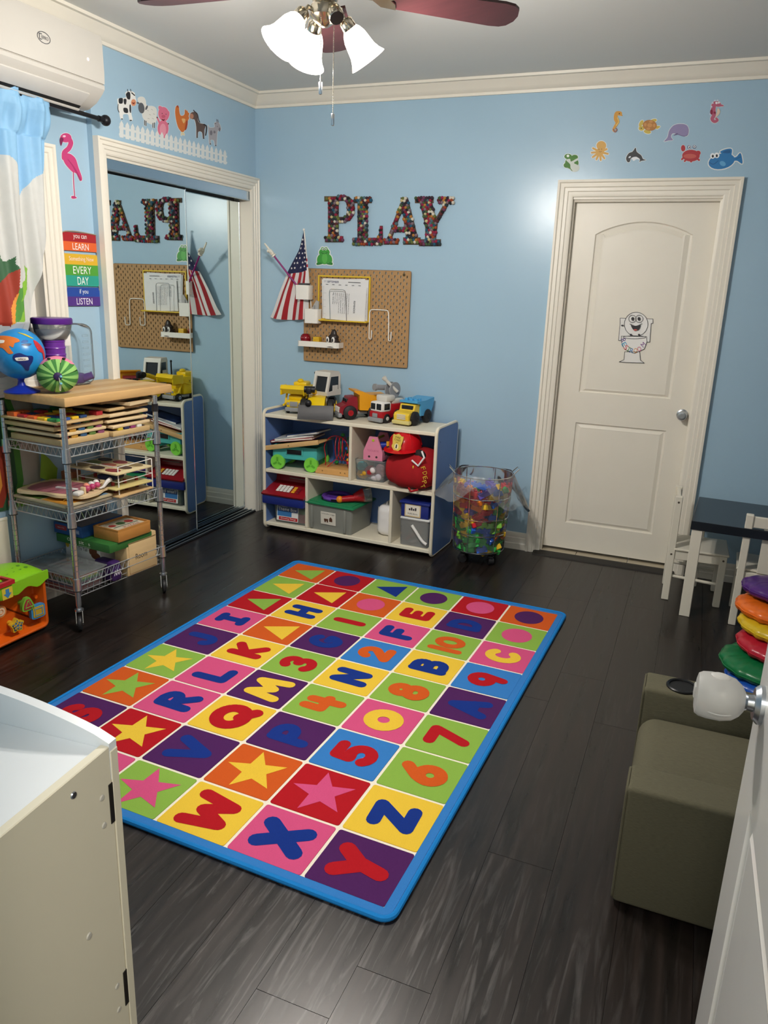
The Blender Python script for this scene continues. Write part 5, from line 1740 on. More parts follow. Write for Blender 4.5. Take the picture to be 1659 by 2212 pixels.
def flagpt(u, v):
    """u across from the free edge to the stick, v from top to bottom"""
    def lerp(a, b, t):
        return a + (b - a) * t
    zt = lerp(1.866, 1.338, v)
    ex = [(.389, 1.866), (.352, 1.76), (.265, 1.63), (.195, 1.50), (.140, 1.38), (.112, 1.334)]
    k = min(int(v * 5), 4)
    f = v * 5 - k
    lx, lz = lerp(ex[k][0], ex[k + 1][0], f), lerp(ex[k][1], ex[k + 1][1], f)
    rx = lerp(.390, .412, min(1, v * 2.2)) if v < .45 else lerp(.412, .396, (v - .45) / .55)
    x = lerp(lx, rx, u)
    z = lerp(lz, zt, u) - .012 * math.sin(PI * u) * v
    y = -.060 + .02 * v + .016 * math.sin(u * 11 + v * 2) * (.25 + v) - .02 * (1 - v) + .012 * u
    return Vector((x, min(y, -.006), z)) - FB


def strip(nm, mat, u0, u1, v0, v1, nu=6, nv=16, dy=0.0):
    mb = MB()
    mb.grid(lambda a, b: flagpt(u0 + (u1 - u0) * a, v0 + (v1 - v0) * b) + Vector((0, dy, 0)), nu, nv)
    o = obj(nm, mb, mat, fl, ang=3)
    return o


FRD, FWH, FNV = M('#a3202a', .7, key='flag_red'), M('#dcd9d8', .7, key='flag_white'), M('#1d2348', .7, key='flag_navy')
strip('canton', FNV, 0, .94, 0, .43, 12, 16)
for i in range(9):
    strip('stripe', FWH if i % 2 == 0 else FRD, i / 9 * 1.0, (i + 1) / 9, .43, 1.0, 3, 16)
for i in range(4):
    strip('short_stripe', FRD if i % 2 == 0 else FWH, .94, 1.0, .30 + i * .0325, .30 + (i + 1) * .0325, 1, 2)
strip('heading', FWH, .94, 1.0, .0, .30, 1, 8)
for j in range(7):
    n = 1 + j // 1
    n = min(4, 1 + (j + 1) // 2)
    for i in range(n):
        u, v = (i + .5 + (.25 if j % 2 else 0)) / (n + .3), .09 + j * .048
        if u > .92:
            continue
        c = flagpt(u, v)
        mb = MB(frame(c + Vector((0, -.002, 0)), (1, 0, 0), (0, 0, 1), (0, -1, 0)))
        mb.prism([((.0085 if q % 2 == 0 else .0035) * math.sin(q * PI / 5), (.0085 if q % 2 == 0 else .0035) * math.cos(q * PI / 5)) for q in range(10)], 0, .0006)
        obj('star', mb, FWH, fl, smooth=False)
# yellow letter tray with papers
YF = M('#d9b62c', .4, key='yellow_wire')
q = thing('letter_holder', 'yellow metal frame letter holder on pegboard full of papers', 'letter holder', (.645, YPB, 1.338))
def _fr(m, y, z0, z1):
    m.sweep([(0, 0), (.009, 0), (.009, .006), (0, .006)], [(-.182, y, z0), (-.182, y, z1), (.180, y, z1), (.180, y, z0), (-.182, y, z0)], (0, -1, 0))
part('back_frame', q, YF, lambda m: _fr(m, -.003, .0, .272), smooth=False)
part('bottom_tray', q, YF, lambda m: m.box(-.178, .178, -.052, -.002, -.006, .002, .002))
part('wire_guard', q, CHROME, lambda m: m.tube([(-.072, -.05, .0), (-.078, -.056, .165)] + [(-.066 + .014 * (1 - math.cos(a)) - .012, -.057, .178 + .010 * math.sin(a)) for a in (.4, 1.0, 1.5)] + [(.015, -.057, .188), (.030, -.057, .182), (.034, -.056, .168), (.042, -.05, .0)], .0022, 6))
PAP = M('#dfdfdf', .7, var=.02, key='paper')
INK = M('#3f4048', .7, var=0, key='print_ink')


def sheet(nm, label, x, z, wd, ht, y, rz, colour=PAP, group=None):
    t = thing(nm, label, 'paper', (x, YPB + y, z), 0, group)
    T = frame((0, 0, 0), (math.cos(rz), 0, math.sin(rz)), (-math.sin(rz), 0, math.cos(rz)), (0, -1, 0))
    mb = MB()
    mb.grid(lambda u, v: T @ Vector(((u - .5) * wd, v * ht, .004 * math.sin(v * 3) * (1 - v))), 4, 6)
    obj('sheet', mb, colour, t, ang=3)
    return t, T


t, T = sheet('calendar_page', 'white monthly calendar page headed 11 SEPTEMBER behind the reminder note', .655, 1.345, .315, .245, -.012, -.01)
part('heading', t, M('#333c66', .7, var=0), lambda m: (m.text('SEPTEMBER', T @ T3(-.085, .226, .0045), .012, .082), m.text('11', T @ T3(-.140, .228, .0045), .012, .012)), smooth=False)
part('grid_lines', t, INK, lambda m: [m.flat([(-.135 + i * .045, .208), (-.118 + i * .045, .208), (-.118 + i * .045, .2105), (-.135 + i * .045, .2105)], .005, T) for i in range(6)] + [m.flat([(-.10, .196), (-.02, .196), (-.02, .199), (-.10, .199)], .005, T), m.flat([(.02, .226), (.105, .226), (.105, .229), (.02, .229)], .005, T)] + [m.flat([(-.15 + i * .05, .012), (-.149 + i * .05, .012), (-.149 + i * .05, .20), (-.15 + i * .05, .20)], .005, T) for i in range(7)] + [m.flat([(-.15, .03 + i * .042), (.15, .03 + i * .042), (.15, .0306 + i * .042), (-.15, .0306 + i * .042)], .005, T) for i in range(4)], smooth=False)
t, T = sheet('loose_page', 'white page stacked behind the calendar page, its top edge showing', .648, 1.352, .30, .238, -.008, .035)
part('print_line', t, INK, lambda m: m.flat([(.02, .228), (.10, .228), (.10, .231), (.02, .231)], .002, T), smooth=False)
t, T = sheet('reminder_note', 'white typed REMINDER note turned sideways in front of the calendar', .663, 1.340, .275, .205, -.024, -.03)
TR = T @ Matrix.Rotation(-PI / 2, 4, 'Z')
part('heading', t, INK, lambda m: m.text('REMINDER', TR @ T3(-.085, .062, .0045), .012, .075), smooth=False)
for i, s in enumerate(('This is a friendly reminder that you are', 'sending items that toys are', 'not allowed at Daycare Family', 'child care. This will help', 'eliminate distractions, lost or', 'stolen items. Thank you for your', 'support with this.', 'Sincerely,', 'Ms. Sabrina')):
    part('print_line', t, INK, lambda m: m.text(s, TR @ T3(-.165 + (0 if i < 7 else .0), .022 - i * .0135, .0045), .0075, (.125 if i < 6 else .07), 0, False), smooth=False)
# white wire hook pair
q = thing('wire_hook', 'white bent wire hook holder at right on the pegboard', 'hook', (.905, YPB, 1.235))
pts = [(-.054, -.030, .055), (-.055, -.030, .012), (-.060, -.026, .0), (-.074, -.012, .0), (-.079, -.009, .012), (-.080, -.008, .08), (-.080, -.008, .15), (-.076, -.008, .168), (-.062, -.008, .178), (.030, -.008, .178), (.044, -.008, .168), (.048, -.008, .15), (.051, -.008, .08), (.053, -.009, .008), (.058, -.012, -.004), (.072, -.026, -.004), (.077, -.030, .008), (.078, -.030, .052)]
part('wire', q, M('#eceae2', .35, key='white_wire'), lambda m: m.tube(smoothline(pts, 3), .0034, 8))
# little shelf tray
q = thing('pegboard_tray', 'long white plastic tray on the lower left of the pegboard', 'tray', (.500, YPB, 1.168))
part('tray_floor', q, WHITE, lambda m: m.box(-.143, .143, -.080, -.002, .0, .004, .001))
part('tray_rim', q, WHITE, lambda m: m.sweep([(0, 0), (.004, 0), (.004, .034), (0, .034)], [(-.146, -.002, 0), (-.146, -.070, 0), (-.134, -.082, 0), (.134, -.082, 0), (.146, -.070, 0), (.146, -.002, 0)][::-1], (0, 0, 1)), smooth=False)
zt_ = 1.1722
q = thing('red_container', 'shiny dark red dimpled round container at left on the white tray', 'container', (.394, YPB - .042, zt_))
DR = M('#7d0f1c', .2, key='glossy_dark_red')
part('pot', q, DR, lambda m: m.lathe([(0, 0), (.030, 0), (.033, .02), (.033, .038), (0, .038)], 20))
part('lid', q, DR, lambda m: m.lathe([(.034, .038), (.034, .046), (.030, .062), (.018, .073), (0, .075)], 20))
for k in range(7):
    part('dimple', q, M('#c9606a', .3), lambda m: m.ball((.0325 * math.cos(-2.6 + k * .35), .0325 * math.sin(-2.6 + k * .35), .050), .003, 8, 5))
q = thing('yellow_cube', 'small yellow cube in the middle of the white tray', 'cube', (.480, YPB - .045, zt_))
part('block', q, M('#d6a91c', .45, key='yellow_cube'), lambda m: m.box(-.022, .022, -.021, .021, .0, .058, .003))
part('lid_line', q, M('#b98f14', .5), lambda m: m.box(-.0225, .0225, -.0215, .0215, .044, .0455, .0005))
q = thing('swirl_toy', 'dark brown swirl shaped toy with big white eyes at right on the tray', 'toy', (.590, YPB - .046, zt_))
BR = M('#2f2622', .35, key='dark_brown_rubber')
part('body', q, BR, lambda m: (m.grid(lambda u, v: ((1 - v) ** .62 * .054 * math.cos(2 * PI * u) * (1 + .12 * math.cos(v * 20 + 1.0)) + .010 * v, (1 - v) ** .62 * .038 * math.sin(2 * PI * u) * (1 + .12 * math.cos(v * 20 + 1.0)), .112 * v + .001), 24, 22)), ang=3)
for s in (-1, 1):
    e = part('eye', q, M('#ece9e4', .3, key='eye_white'), lambda m: m.ball((s * .0195, -.034, .046), (.0115, .008, .020), 14, 8))
    part('pupil', e, BLACK, lambda m: m.ball((s * .0185, -.0412, .045), (.0055, .002, .0115), 10, 6))


# ================================================================ rainbow hanging sign on the left wall
sg = thing('hanging_sign', 'rainbow striped three board sign reading you can LEARN Something New EVERY DAY if you LISTEN', 'sign', tuple(LEFT2 @ Vector(((unpf(LEFT2, 129, 499)[0] + unpf(LEFT2, 204, 507)[0]) / 2 , 1.41, 0))), math.atan2(-.11, 1))
SO = sg.location
def board(z0, z1, bands, sh=0.0):
    mb = MB(frame((.003, sh, -1.41), (0, 1, 0), (0, 0, 1), (1, 0, 0)))
    mb.prism([(a, b) for a, b in rrect(-.108, .110, z0, z1, .005, 2)], 0, .006)
    bo = obj('board', mb, M('#4a3a34', .6, key='board_edge'), sg, smooth=False)
    n = len(bands)
    for i, (col, txt, tcol, hh, ww) in enumerate(bands):
        a, b = z1 - (z1 - z0) * (i + 1) / n, z1 - (z1 - z0) * i / n
        T = frame((.0093, sh, -1.41), (0, 1, 0), (0, 0, 1), (1, 0, 0))
        mb = MB(T)
        mb.prism([(-.1085, a), (.1105, a), (.1105, b), (-.1085, b)], 0, .0004)
        obj('painted_band', mb, M(col, .5, var=.05, key='band' + col[1:]), bo, smooth=False)
        mb = MB(T)
        mb.text(txt, T3(.004, (a + b) / 2, .0009), hh, ww)
        obj('lettering', mb, M(tcol, .5, var=0), bo, smooth=False)
board(1.664, 1.746, [('#a01c24', 'you can', '#e9e4e2', .022, .078), ('#d9602a', 'LEARN', '#eee9e4', .029, .094)])
board(1.504, 1.651, [('#d9ac2c', 'Something New', '#f2d9cc', .026, .145), ('#4f9a34', 'EVERY', '#eef0ea', .034, .108), ('#2a9a88', 'DAY', '#eef0ea', .036, .066)])
board(1.412, 1.4985, [('#23479a', 'if you', '#e9ecf2', .028, .052), ('#4f2f80', 'LISTEN', '#eeeaf2', .030, .094)])
TW = M('#a08d78', .9, var=.2, key='twine')
part('hanging_rope', sg, TW, lambda m: m.tube(smoothline([(.006, -.105, .326), (.012, -.08, .338), (.010, -.02, .342), (.010, .05, .338), (.012, .10, .333), (.014, .122, .318), (.014, .128, .285), (.010, .112, .258)], 4), .0025, 6))
for y in (-.096, .098):
    for z in (.247, .088):
        part('link_cord', sg, TW, lambda m: m.tube([(.008, y, z + .012), (.012, y, z), (.008, y, z - .012)], .002, 6))
# ================================================================ curtain rod and curtain
t = thing('curtain_rod', 'black metal curtain rod with ball end under the air conditioner', 'curtain rod', (.09, -2.0, 2.242))
RODM = M('#222226', .4, .5, key='black_rod')
part('rod', t, RODM, lambda m: m.cyl((0, .52, 0), (0, -.75, 0), .0095))
part('finial', t, RODM, lambda m: (m.ball((0, .545, 0), .024), m.cyl((0, .50, 0), (0, .535, 0), .013)))
part('bracket', t, RODM, lambda m: (m.box(-.09, .0, .195, .207, -.012, .012, .002), m.box(-.09, -.086, .18, .222, -.03, .03, .002)))
CP = lambda pts, x=.07: [(lambda v: (v.y, v.z))(unp(0, x, a, b)) for a, b in pts]
z3 = lambda a, b: (a / 4.916, 450 + b / 4.916)
z9 = lambda a, b: (a / 5.82, 180 + b / 5.82)
regions = [  # printed shapes, topmost first (slot, outline)
    (3, CP([z3(0, 470), z3(30, 420), z3(45, 530), z3(70, 570), z3(105, 560), z3(145, 512), z3(150, 590), z3(182, 640), z3(120, 690), z3(60, 770), z3(20, 870), z3(-60, 900), z3(-80, 500)])),
    (4, CP([z3(182, 640), z3(120, 690), z3(60, 770), z3(20, 870), z3(15, 950), z3(45, 1240), z3(140, 1260), z3(130, 1060), z3(182, 880)])),
    (5, CP([z3(182, 880), z3(140, 960), z3(118, 1080), z3(140, 1240), z3(165, 1230), z3(172, 1000)])),
    (7, CP([z3(180, 850), z3(250, 820), z3(215, 920), z3(200, 1000), z3(240, 930), z3(230, 1040), z3(200, 1200), z3(160, 1215)])),
    (6, CP([z3(285, 605), z3(345, 640), z3(330, 780), z3(325, 860), z3(300, 960), z3(240, 1200), z3(165, 1215), z3(185, 1010), z3(215, 920), z3(250, 820), z3(305, 760), z3(310, 690)])),
]
skyline = CP([z9(-120, 1010), z9(-40, 920), z9(0, 893), z9(60, 900), z9(130, 935), z9(190, 1010), z9(205, 1080), z9(215, 1245), z9(255, 1280), z9(290, 1340), z9(316, 1425), z9(340, 1320), z9(400, 1210), z9(480, 1140), z9(570, 1100)])


def cedge(z):
    """free edge of the curtain (y) at height z"""
    pts = [(2.25, -1.80), (2.0, -1.815), (1.80, -1.835), (1.66, -1.868), (1.50, -1.925), (1.36, -1.965), (1.20, -1.95), (.95, -1.875), (.62, -1.865), (.40, -1.95)]
    for (z0, y0), (z1, y1) in zip(pts, pts[1:]):
        if z <= z0 and z >= z1:
            return y0 + (y1 - y0) * (z0 - z) / (z0 - z1)
    return pts[-1][1]


def cpos(u, v):
    z = 2.272 - v * 1.77
    y1 = cedge(z)
    y = y1 - u * (.72 - .45 * max(0.0, min(1.0, (1.30 - z) / .30)))
    k = max(0, min(1, (z - 1.10) / .25))
    amp = .016 * k + .0035
    x = (.062 + .018 * max(0, (z - 1.8)) / .4) * k + (.0105 - .035 - .11 * (-1.447 - y)) * (1 - k)
    if z > 2.10:
        kk = min(1.0, (z - 2.10) / .10)
        x = x + (.108 - x) * kk
        amp = .016 + (.010 - .016) * kk + .006 * abs(math.sin(y * 60))
    f = math.sin(y * 46 + 1.2 * math.sin(z * 2.2) + (.9 if z < 2.1 else math.sin(z * 40) * .5)) + .35 * math.sin(y * 107 + z * 3)
    if abs(z - 2.242) < .016:
        amp *= .75
    return (max(-.030 - .11 * (-1.447 - y) + .004, x + amp * f), y, z)


def cmat(u, v):
    x, y, z = cpos(u, v)
    for s, poly in regions:
        if inside((y, z), poly):
            return s
    if z > 1.5:
        yy = y
        for (a, b), (c, d) in zip(skyline, skyline[1:]):
            if a <= yy <= c:
                zz = b + (d - b) * (yy - a) / (c - a + 1e-9)
                return 0 if z > zz else 1
        return 0 if z > 1.92 + .06 * math.sin(yy * 20) else 1
    if z < 1.10:
        q = (y - cedge(z)) / -.27
        if q > .36:
            if q > .66 and .52 < z < .80:
                return 4 if (z > .70 or z < .56 or q < .78) else 5
            return 7 if q < .48 or q > .8 else 3
        if z < .60:
            return 6
        return 2
    return 1


cur = thing('curtain', 'child printed curtain with blue sky, white clouds and jungle leaves at the window', 'curtain', (0, 0, 0))
mb = MB()
mb.grid(cpos, 250, 420, None, cmat)
FAB = lambda c, k: M(c, .6, var=.06, vs=40, bump=.12, bs=400, key=k)
obj('cloth', mb, [FAB('#82b0d2', 'curtain_sky'), FAB('#bfc0bc', 'curtain_cloud'), FAB('#aca596', 'curtain_lining'), FAB('#2f5a38', 'curtain_dark_green'), FAB('#97321e', 'curtain_red'), FAB('#dd8f35', 'curtain_orange'), FAB('#7fb03a', 'curtain_leaf_green'), FAB('#4d8a36', 'curtain_mid_green')], cur, ang=3)
mb = MB()
mb.grid(lambda u, v: (-.050 + .008 * math.sin(u * 5), -1.875 + .10 * u - .02 * v, .745 - .11 * u * .9 - .12 * v * (1 - .35 * u)), 8, 8)
obj('loose_corner', mb, FAB('#86a92f', 'curtain_lime'), cur, ang=3)

# ================================================================ rolling wire cart with wooden top
CTH = -.091
CXY = (.150, -1.804)
CM = Matrix.Translation((CXY[0], CXY[1], 0)) @ Matrix.Rotation(CTH, 4, 'Z')
HX, HY = .1925, .270
cart = thing('wire_cart', 'chrome wire rolling cart with wooden butcher block top beside the closet', 'cart', (CXY[0], CXY[1], 0), CTH)
POST = M('#c4c8cc', .24, .90, var=.03, key='chrome_post')
WIRE = M('#ced2d4', .30, .75, var=.03, key='chrome_wire')
BUTCH = M('#c9a26c', .5, var=.2, vs=6, stretch=(9, 1, 9), key='butcher_block')
mb = MB()
for i in range(8):
    x0, x1 = -.185 + i * .37 / 8, -.185 + (i + 1) * .37 / 8
tb = part('table_top', cart, BUTCH, lambda m: m.box(-.200, .186, -.250, .402, 1.012, 1.052, .006, 2))
for i in range(5):
    part('wood_strip', tb, M(('#c7a06a', '#d0aa75', '#c39a62', '#ccab78', '#bf9660')[i], .5, var=.2, vs=6, stretch=(9, 1, 9), key='wood_strip%d' % i), lambda m: m.box(-.195 + i * .0752, -.195 + (i + 1) * .0752 - .0008, -.2455, .3975, 1.0515, 1.0526, .0004, 1))
for sx, sy in ((1, -1), (1, 1), (-1, -1), (-1, 1)):
    x, y = sx * HX, sy * HY
    mb = MB()
    mb.cyl((x, y, .115), (x, y, 1.012), .0127, n=18)
    z = .30
    po_ = obj('post', mb, POST, cart)
    mb = MB()
    z = .28
    while z < 1.0:
        if not any(a - .03 < z < b + .03 for a, b in ((.777, .838), (.486, .552), (.190, .245))):
            mb.lathe([(.01272, z), (.01285, z + .001), (.01285, z + .002), (.01272, z + .003)], 18, Matrix.Translation((x, y, 0)))
        z += .0254
    stuff(obj('groove_rings', mb, M('#9a9da0', .4, .8, key='post_groove'), po_))
    for z0, z1 in ((.777, .838), (.486, .552), (.190, .245)):
        mb = MB()
        mb.lathe([(.0127, z0), (.0195, z0), (.0178, z1), (.0127, z1)], 18, Matrix.Translation((x, y, 0)))
        c_ = obj('collar', mb, POST, cart)
        mb = MB()
        mb.lathe([(.0127, z0 - .004), (.0197, z0 - .004), (.0197, z0), (.0127, z0)], 18, Matrix.Translation((x, y, 0)))
        obj('collar_ring', mb, BLACK, c_)
    if sy > 0:
        mb = MB()
        mb.lathe([(.0127, .935), (.0150, .935), (.0150, .972), (.0127, .972)], 16, Matrix.Translation((x, y, 0)))
        obj('tape_sleeve', mb, BLACK, cart)
    # caster
    mb = MB()
    mb.cyl((x, y, .092), (x, y, .118), .010)
    mb.lathe([(.0, .090), (.020, .090), (.020, .098), (.0, .098)], 14, Matrix.Translation((x, y, 0)))
    for s in (-1, 1):
        mb.prism([(-.016, .092), (.016, .092), (.004, .038), (-.026, .030), (-.030, .040)], s * .014 - .0015, s * .014 + .0015, frame((x, y, 0), (math.cos(2.4), math.sin(2.4), 0), (0, 0, 1), (math.sin(2.4), -math.cos(2.4), 0)))
    cs = obj('caster_fork', mb, POST, cart, ang=.4)
    mb = MB()
    ax_ = Vector((math.sin(2.4), -math.cos(2.4), 0))
    wc = Vector((x, y, .036)) + Vector((math.cos(2.4), math.sin(2.4), 0)) * -.018
    mb.lathe([(0, -.010), (.026, -.010), (.034, -.007), (.036, 0), (.034, .007), (.026, .010), (0, .010)], 22, frame(wc, Vector((math.cos(2.4), math.sin(2.4), 0)), (0, 0, 1), ax_))
    obj('caster_wheel', mb, M('#1c1c1e', .5, key='caster_rubber'), cs)
for z0, z1, dz in ((.800, .838, 0), (.507, .548, 0), (.205, .243, .10)):
    for a, b, c, d in ((HX, -HY, HX, HY), (-HX, -HY, -HX, HY), (-HX, -HY, HX, -HY), (-HX, HY, HX, HY)):
        L_ = math.hypot(c - a, d - b)
        n = int(L_ / .034)
        for zz in (z0, z1):
            part('shelf_rail', cart, WIRE, lambda m: m.cyl((a, b, zz), (c, d, zz), .003, n=8))
        part('truss_wire', cart, WIRE, lambda m: m.tube([(a + (c - a) * (.04 + .92 * k / (2 * n)), b + (d - b) * (.04 + .92 * k / (2 * n)), z0 if k % 2 else z1) for k in range(2 * n + 1)], .0017, 5))
    if not dz:
        mb = MB()
        k = -HX + .02
        while k < HX:
            mb.cyl((k, -HY, z1 + .001), (k, HY, z1 + .001), .0016, n=5)
            k += .019
        for yy in (-.14, 0, .14):
            mb.cyl((-HX, yy, z1 - .003), (HX, yy, z1 - .003), .0026, n=5)
        stuff(obj('shelf_wires', mb, WIRE, cart))
mb = MB()
for k in range(15):
    y = -HY + .03 + k * .0345
    mb.tube([(-HX, y, .243), (-HX + .012, y, .148), (HX - .012, y, .148), (HX, y, .243)], .0014, 5)
for k in range(8):
    x = -HX + .035 + k * .037
    mb.tube([(x, -HY, .243), (x, -HY + .012, .148), (x, HY - .012, .148), (x, HY, .243)], .0014, 5)
stuff(obj('basket_wires', mb, WIRE, cart))
for z in (.150, .172):
    part('basket_rail', cart, WIRE, lambda m: m.tube([(HX - .012, -HY + .012, z), (HX - .012, HY - .012, z), (-HX + .012, HY - .012, z), (-HX + .012, -HY + .012, z)], .0022, 6, closed=True))


def on_cart(name, label, cat, x, y, z, rz=0.0, group=None):
    t = thing(name, label, cat, CM @ Vector((x * 1.14, y, z)), CTH + math.radians(rz), group)
    t.scale = (1.13, 1, 1)
    return t


PWD = M('#c6a877', .5, var=.14, vs=6, stretch=(9, 1, 9), key='puzzle_wood')
PWL = M('#dcc49a', .5, var=.12, vs=6, stretch=(9, 1, 9), key='pale_puzzle_wood')


def tray(t, w_, d, h, mat, recess='#6b5a48'):
    part('board', t, mat, lambda m: m.box(-w_ / 2, w_ / 2, -d / 2, d / 2, 0, h, min(.004, h * .4)))
    part('recess', t, M(recess, .6, var=.3, vs=24), lambda m: m.flat(rrect(-w_ / 2 + .014, w_ / 2 - .014, -d / 2 + .014, d / 2 - .014, .01), h + .0004), smooth=False)


z = .842
for i, (lab, h, dx, dy, rz, mt) in enumerate((('thick wooden puzzle tray at bottom of the near stack on the upper cart shelf', .026, -.005, -.125, 0, PWD), ('white edged puzzle board second from bottom of the near upper stack', .014, -.012, -.132, 2, PWL), ('wooden puzzle board under the colour block board on the upper cart shelf', .018, -.016, -.142, -1, PWD))):
    t = on_cart('puzzle_board', lab, 'puzzle', dx, dy, z, rz, 'puzzle boards on the upper cart shelf')
    tray(t, .285, .27, h, mt)
    for k in range(5):
        part('puzzle_piece', t, M(('#7b2e2a', '#b98b3a', '#34577a', '#5c7a3c', '#8a4a6a')[k], .5), lambda m: m.prism(ell(.13 - .0 * k, -.10 + k * .05, .010, .018, 10), h, h + .010), smooth=False)
    z += h + .012
t = on_cart('shape_board', 'wooden board of red, green, yellow and blue blocks on top of the near upper stack', 'puzzle', -.01, -.135, z, 1)
part('board', t, PWD, lambda m: m.box(-.155, .155, -.150, .150, 0, .010, .003))
rb2 = random.Random(5)
for i in range(5):
    for j in range(6):
        if rb2.random() < .12:
            continue
        col = rb2.choice(['#a3262c', '#2d8a4a', '#d9b52a', '#2b4f9a', '#b8c83a', '#d0622c', '#23406e'])
        part('block', t, M(col, .45, key='block' + col[1:]), lambda m: m.box(-.135 + i * .056 + rb2.uniform(-.003, .003), -.092 + i * .056, -.135 + j * .046, -.098 + j * .046, .010, .022 + rb2.choice((0, 0, .006)), .002, 1), smooth=False)
z = .842
for i, (lab, h, dx, dy, mt, rec) in enumerate((('thick puzzle tray at bottom of the far stack on the upper cart shelf', .024, .005, .138, PWD, '#5a4a66'), ('pale puzzle board second in the far upper stack', .014, .0, .142, PWL, '#6e5a44'), ('pale puzzle board with rounded corners third in the far upper stack', .013, -.004, .132, PWL, '#7d6648'), ('pale wooden board fourth in the far upper stack', .015, -.008, .135, PWL, '#86704e'), ('dark framed wooden tray fifth in the far upper stack', .013, -.012, .14, PWD, '#54442f'))):
    t = on_cart('puzzle_board', lab, 'puzzle', dx, dy, z, (0, 1, -2, 2, 3)[i], 'puzzle boards on the upper cart shelf')
    tray(t, .29, .235 + .006 * i, h, mt, rec)
    if i == 0:
        for k in range(4):
            part('puzzle_piece', t, M(('#c9b23a', '#2a2d52', '#8a3a6a', '#e0ddd2')[k], .5), lambda m: m.box(.10, .140, -.08 + k * .04, -.05 + k * .04, h, h + .012, .002), smooth=False)
    z += h + .0125
t = on_cart('framed_board', 'pale wooden framed board leaning out past the far cart post', 'frame', .02, .20, z - .006, 10)
part('frame', t, PWL, lambda m: m.sweep([(0, 0), (.022, 0), (.022, .014), (0, .014)], [(-.13, -.11, 0), (.13, -.11, 0), (.13, .11, 0), (-.13, .11, 0), (-.13, -.11, 0)][::-1], (0, 0, 1)), smooth=False)
part('inset', t, M('#6b5f52', .5), lambda m: m.box(-.11, .11, -.09, .09, .001, .006))
t = on_cart('dark_tray', 'brown peg puzzle with see-through cover on top of the far upper stack', 'puzzle', -.03, .10, z + .010, 4)
part('board', t, M('#8a7453', .35, var=.15, vs=8, key='varnished_wood'), lambda m: m.box(-.15, .15, -.125, .125, 0, .014, .004))
part('picture', t, M('#5a4c3c', .3, var=.4, vs=20, key='brown_print'), lambda m: m.flat(rrect(-.135, .135, -.11, .11, .01), .0146), smooth=False)
t = on_cart('dark_peg_toy', 'dark maroon toy with small pegs lying under the wooden cart top', 'toy', -.03, .10, z + .026, 20)
part('base', t, M('#3a1218', .3, key='maroon'), lambda m: m.lathe([(0, 0), (.065, 0), (.068, .006), (.060, .014), (0, .014)], 20, None, 1, .75))
for k in range(8):
    part('peg', t, M('#2c0d14', .25, key='maroon_peg'), lambda m: m.ball((.045 * math.cos(k * .8), .032 * math.sin(k * .8), .019), (.008, .008, .009), 10, 6))
# middle shelf
zm = .552
t = on_cart('puzzle_board', 'grey edged puzzle board lowest on the near middle cart shelf', 'puzzle', -.0, -.135, zm, 0, 'boards on the middle cart shelf')
tray(t, .30, .262, .014, M('#8d8474', .55, var=.12, key='grey_wood'), '#5e5648')
t = on_cart('latch_board', 'green, yellow and orange puzzle board with small brass hooks on the middle shelf', 'puzzle', -.002, -.14, zm + .0165, -1)
part('board', t, M('#b6a888', .5, var=.12, key='grey_wood2'), lambda m: m.box(-.152, .152, -.135, .135, 0, .012, .003))
for i, (col, q) in enumerate((('#c2862e', rrect(.0, .14, -.12, .0, .005)), ('#d2b43a', rrect(.02, .14, .005, .07, .005)), ('#6f93b4', rrect(.05, .14, .075, .122, .005)), ('#5d7a34', rrect(-.13, -.01, -.12, -.02, .005)), ('#7a2b2c', rrect(-.14, -.02, -.015, .10, .005)))):
    part('picture', t, M(col, .5, var=.35, vs=40, key='picture' + col[1:]), lambda m: m.flat(q, .0126), smooth=False)
for x, y in ((.10, -.09), (.12, -.02), (.11, .04), (.06, -.06), (.09, .015)):
    part('brass_hook', t, M('#c9a84a', .25, .9, key='brass'), lambda m: m.tube([(x, y, .012), (x, y, .022), (x + .012, y + .004, .027), (x + .020, y + .006, .020)], .002, 6))
t = on_cart('bead_board', 'wavy edged wooden board with pink and white beads on the middle cart shelf', 'toy', .005, -.12, zm + .043, 12)
part('board', t, PWL, lambda m: m.prism(smoothloop([(-.17, -.10), (-.10, -.125), (-.04, -.11), (.03, -.13), (.09, -.115), (.14, -.10), (.155, -.02), (.14, .06), (.155, .12), (.08, .13), (.0, .12), (-.08, .13), (-.16, .10)], 4), 0, .012), ang=.4)
part('print', t, M('#a86470', .5, var=.4, vs=20, key='pinkish_print'), lambda m: m.flat(smoothloop([(-.14, -.08), (.0, -.10), (.10, -.08), (.11, .0), (.06, .09), (-.13, .08)], 3), .0125), smooth=False)
for s in (-.062, .082):
    part('bead_bracket', t, PWL, lambda m: m.box(.105, .125, s - .006, s + .006, .012, .044, .002))
part('bead_rod', t, M('#c9b48a', .5), lambda m: m.cyl((.115, -.06, .032), (.115, .08, .032), .003))
for k, col in enumerate(('#b8476a', '#e08a72', '#b03a6a', '#d8d2cc', '#c24a72', '#e6e0da')):
    part('bead', t, M(col, .35, key='beadp' + str(k)), lambda m: m.ball((.115 + .008 * (-1) ** k, -.045 + k * .018, .034 + .006 * (k % 2)), .0135, 12, 8))
part('white_slider', t, M('#dddad4', .35), lambda m: m.box(.10, .13, -.12, -.075, .013, .034, .008))
part('black_slider', t, BLACK, lambda m: m.box(.085, .12, -.10, -.066, .013, .030, .006))
part('zip_strip', t, M('#d8d4d0', .4), lambda m: m.box(-.04, .06, -.03, -.012, .012, .020, .003))
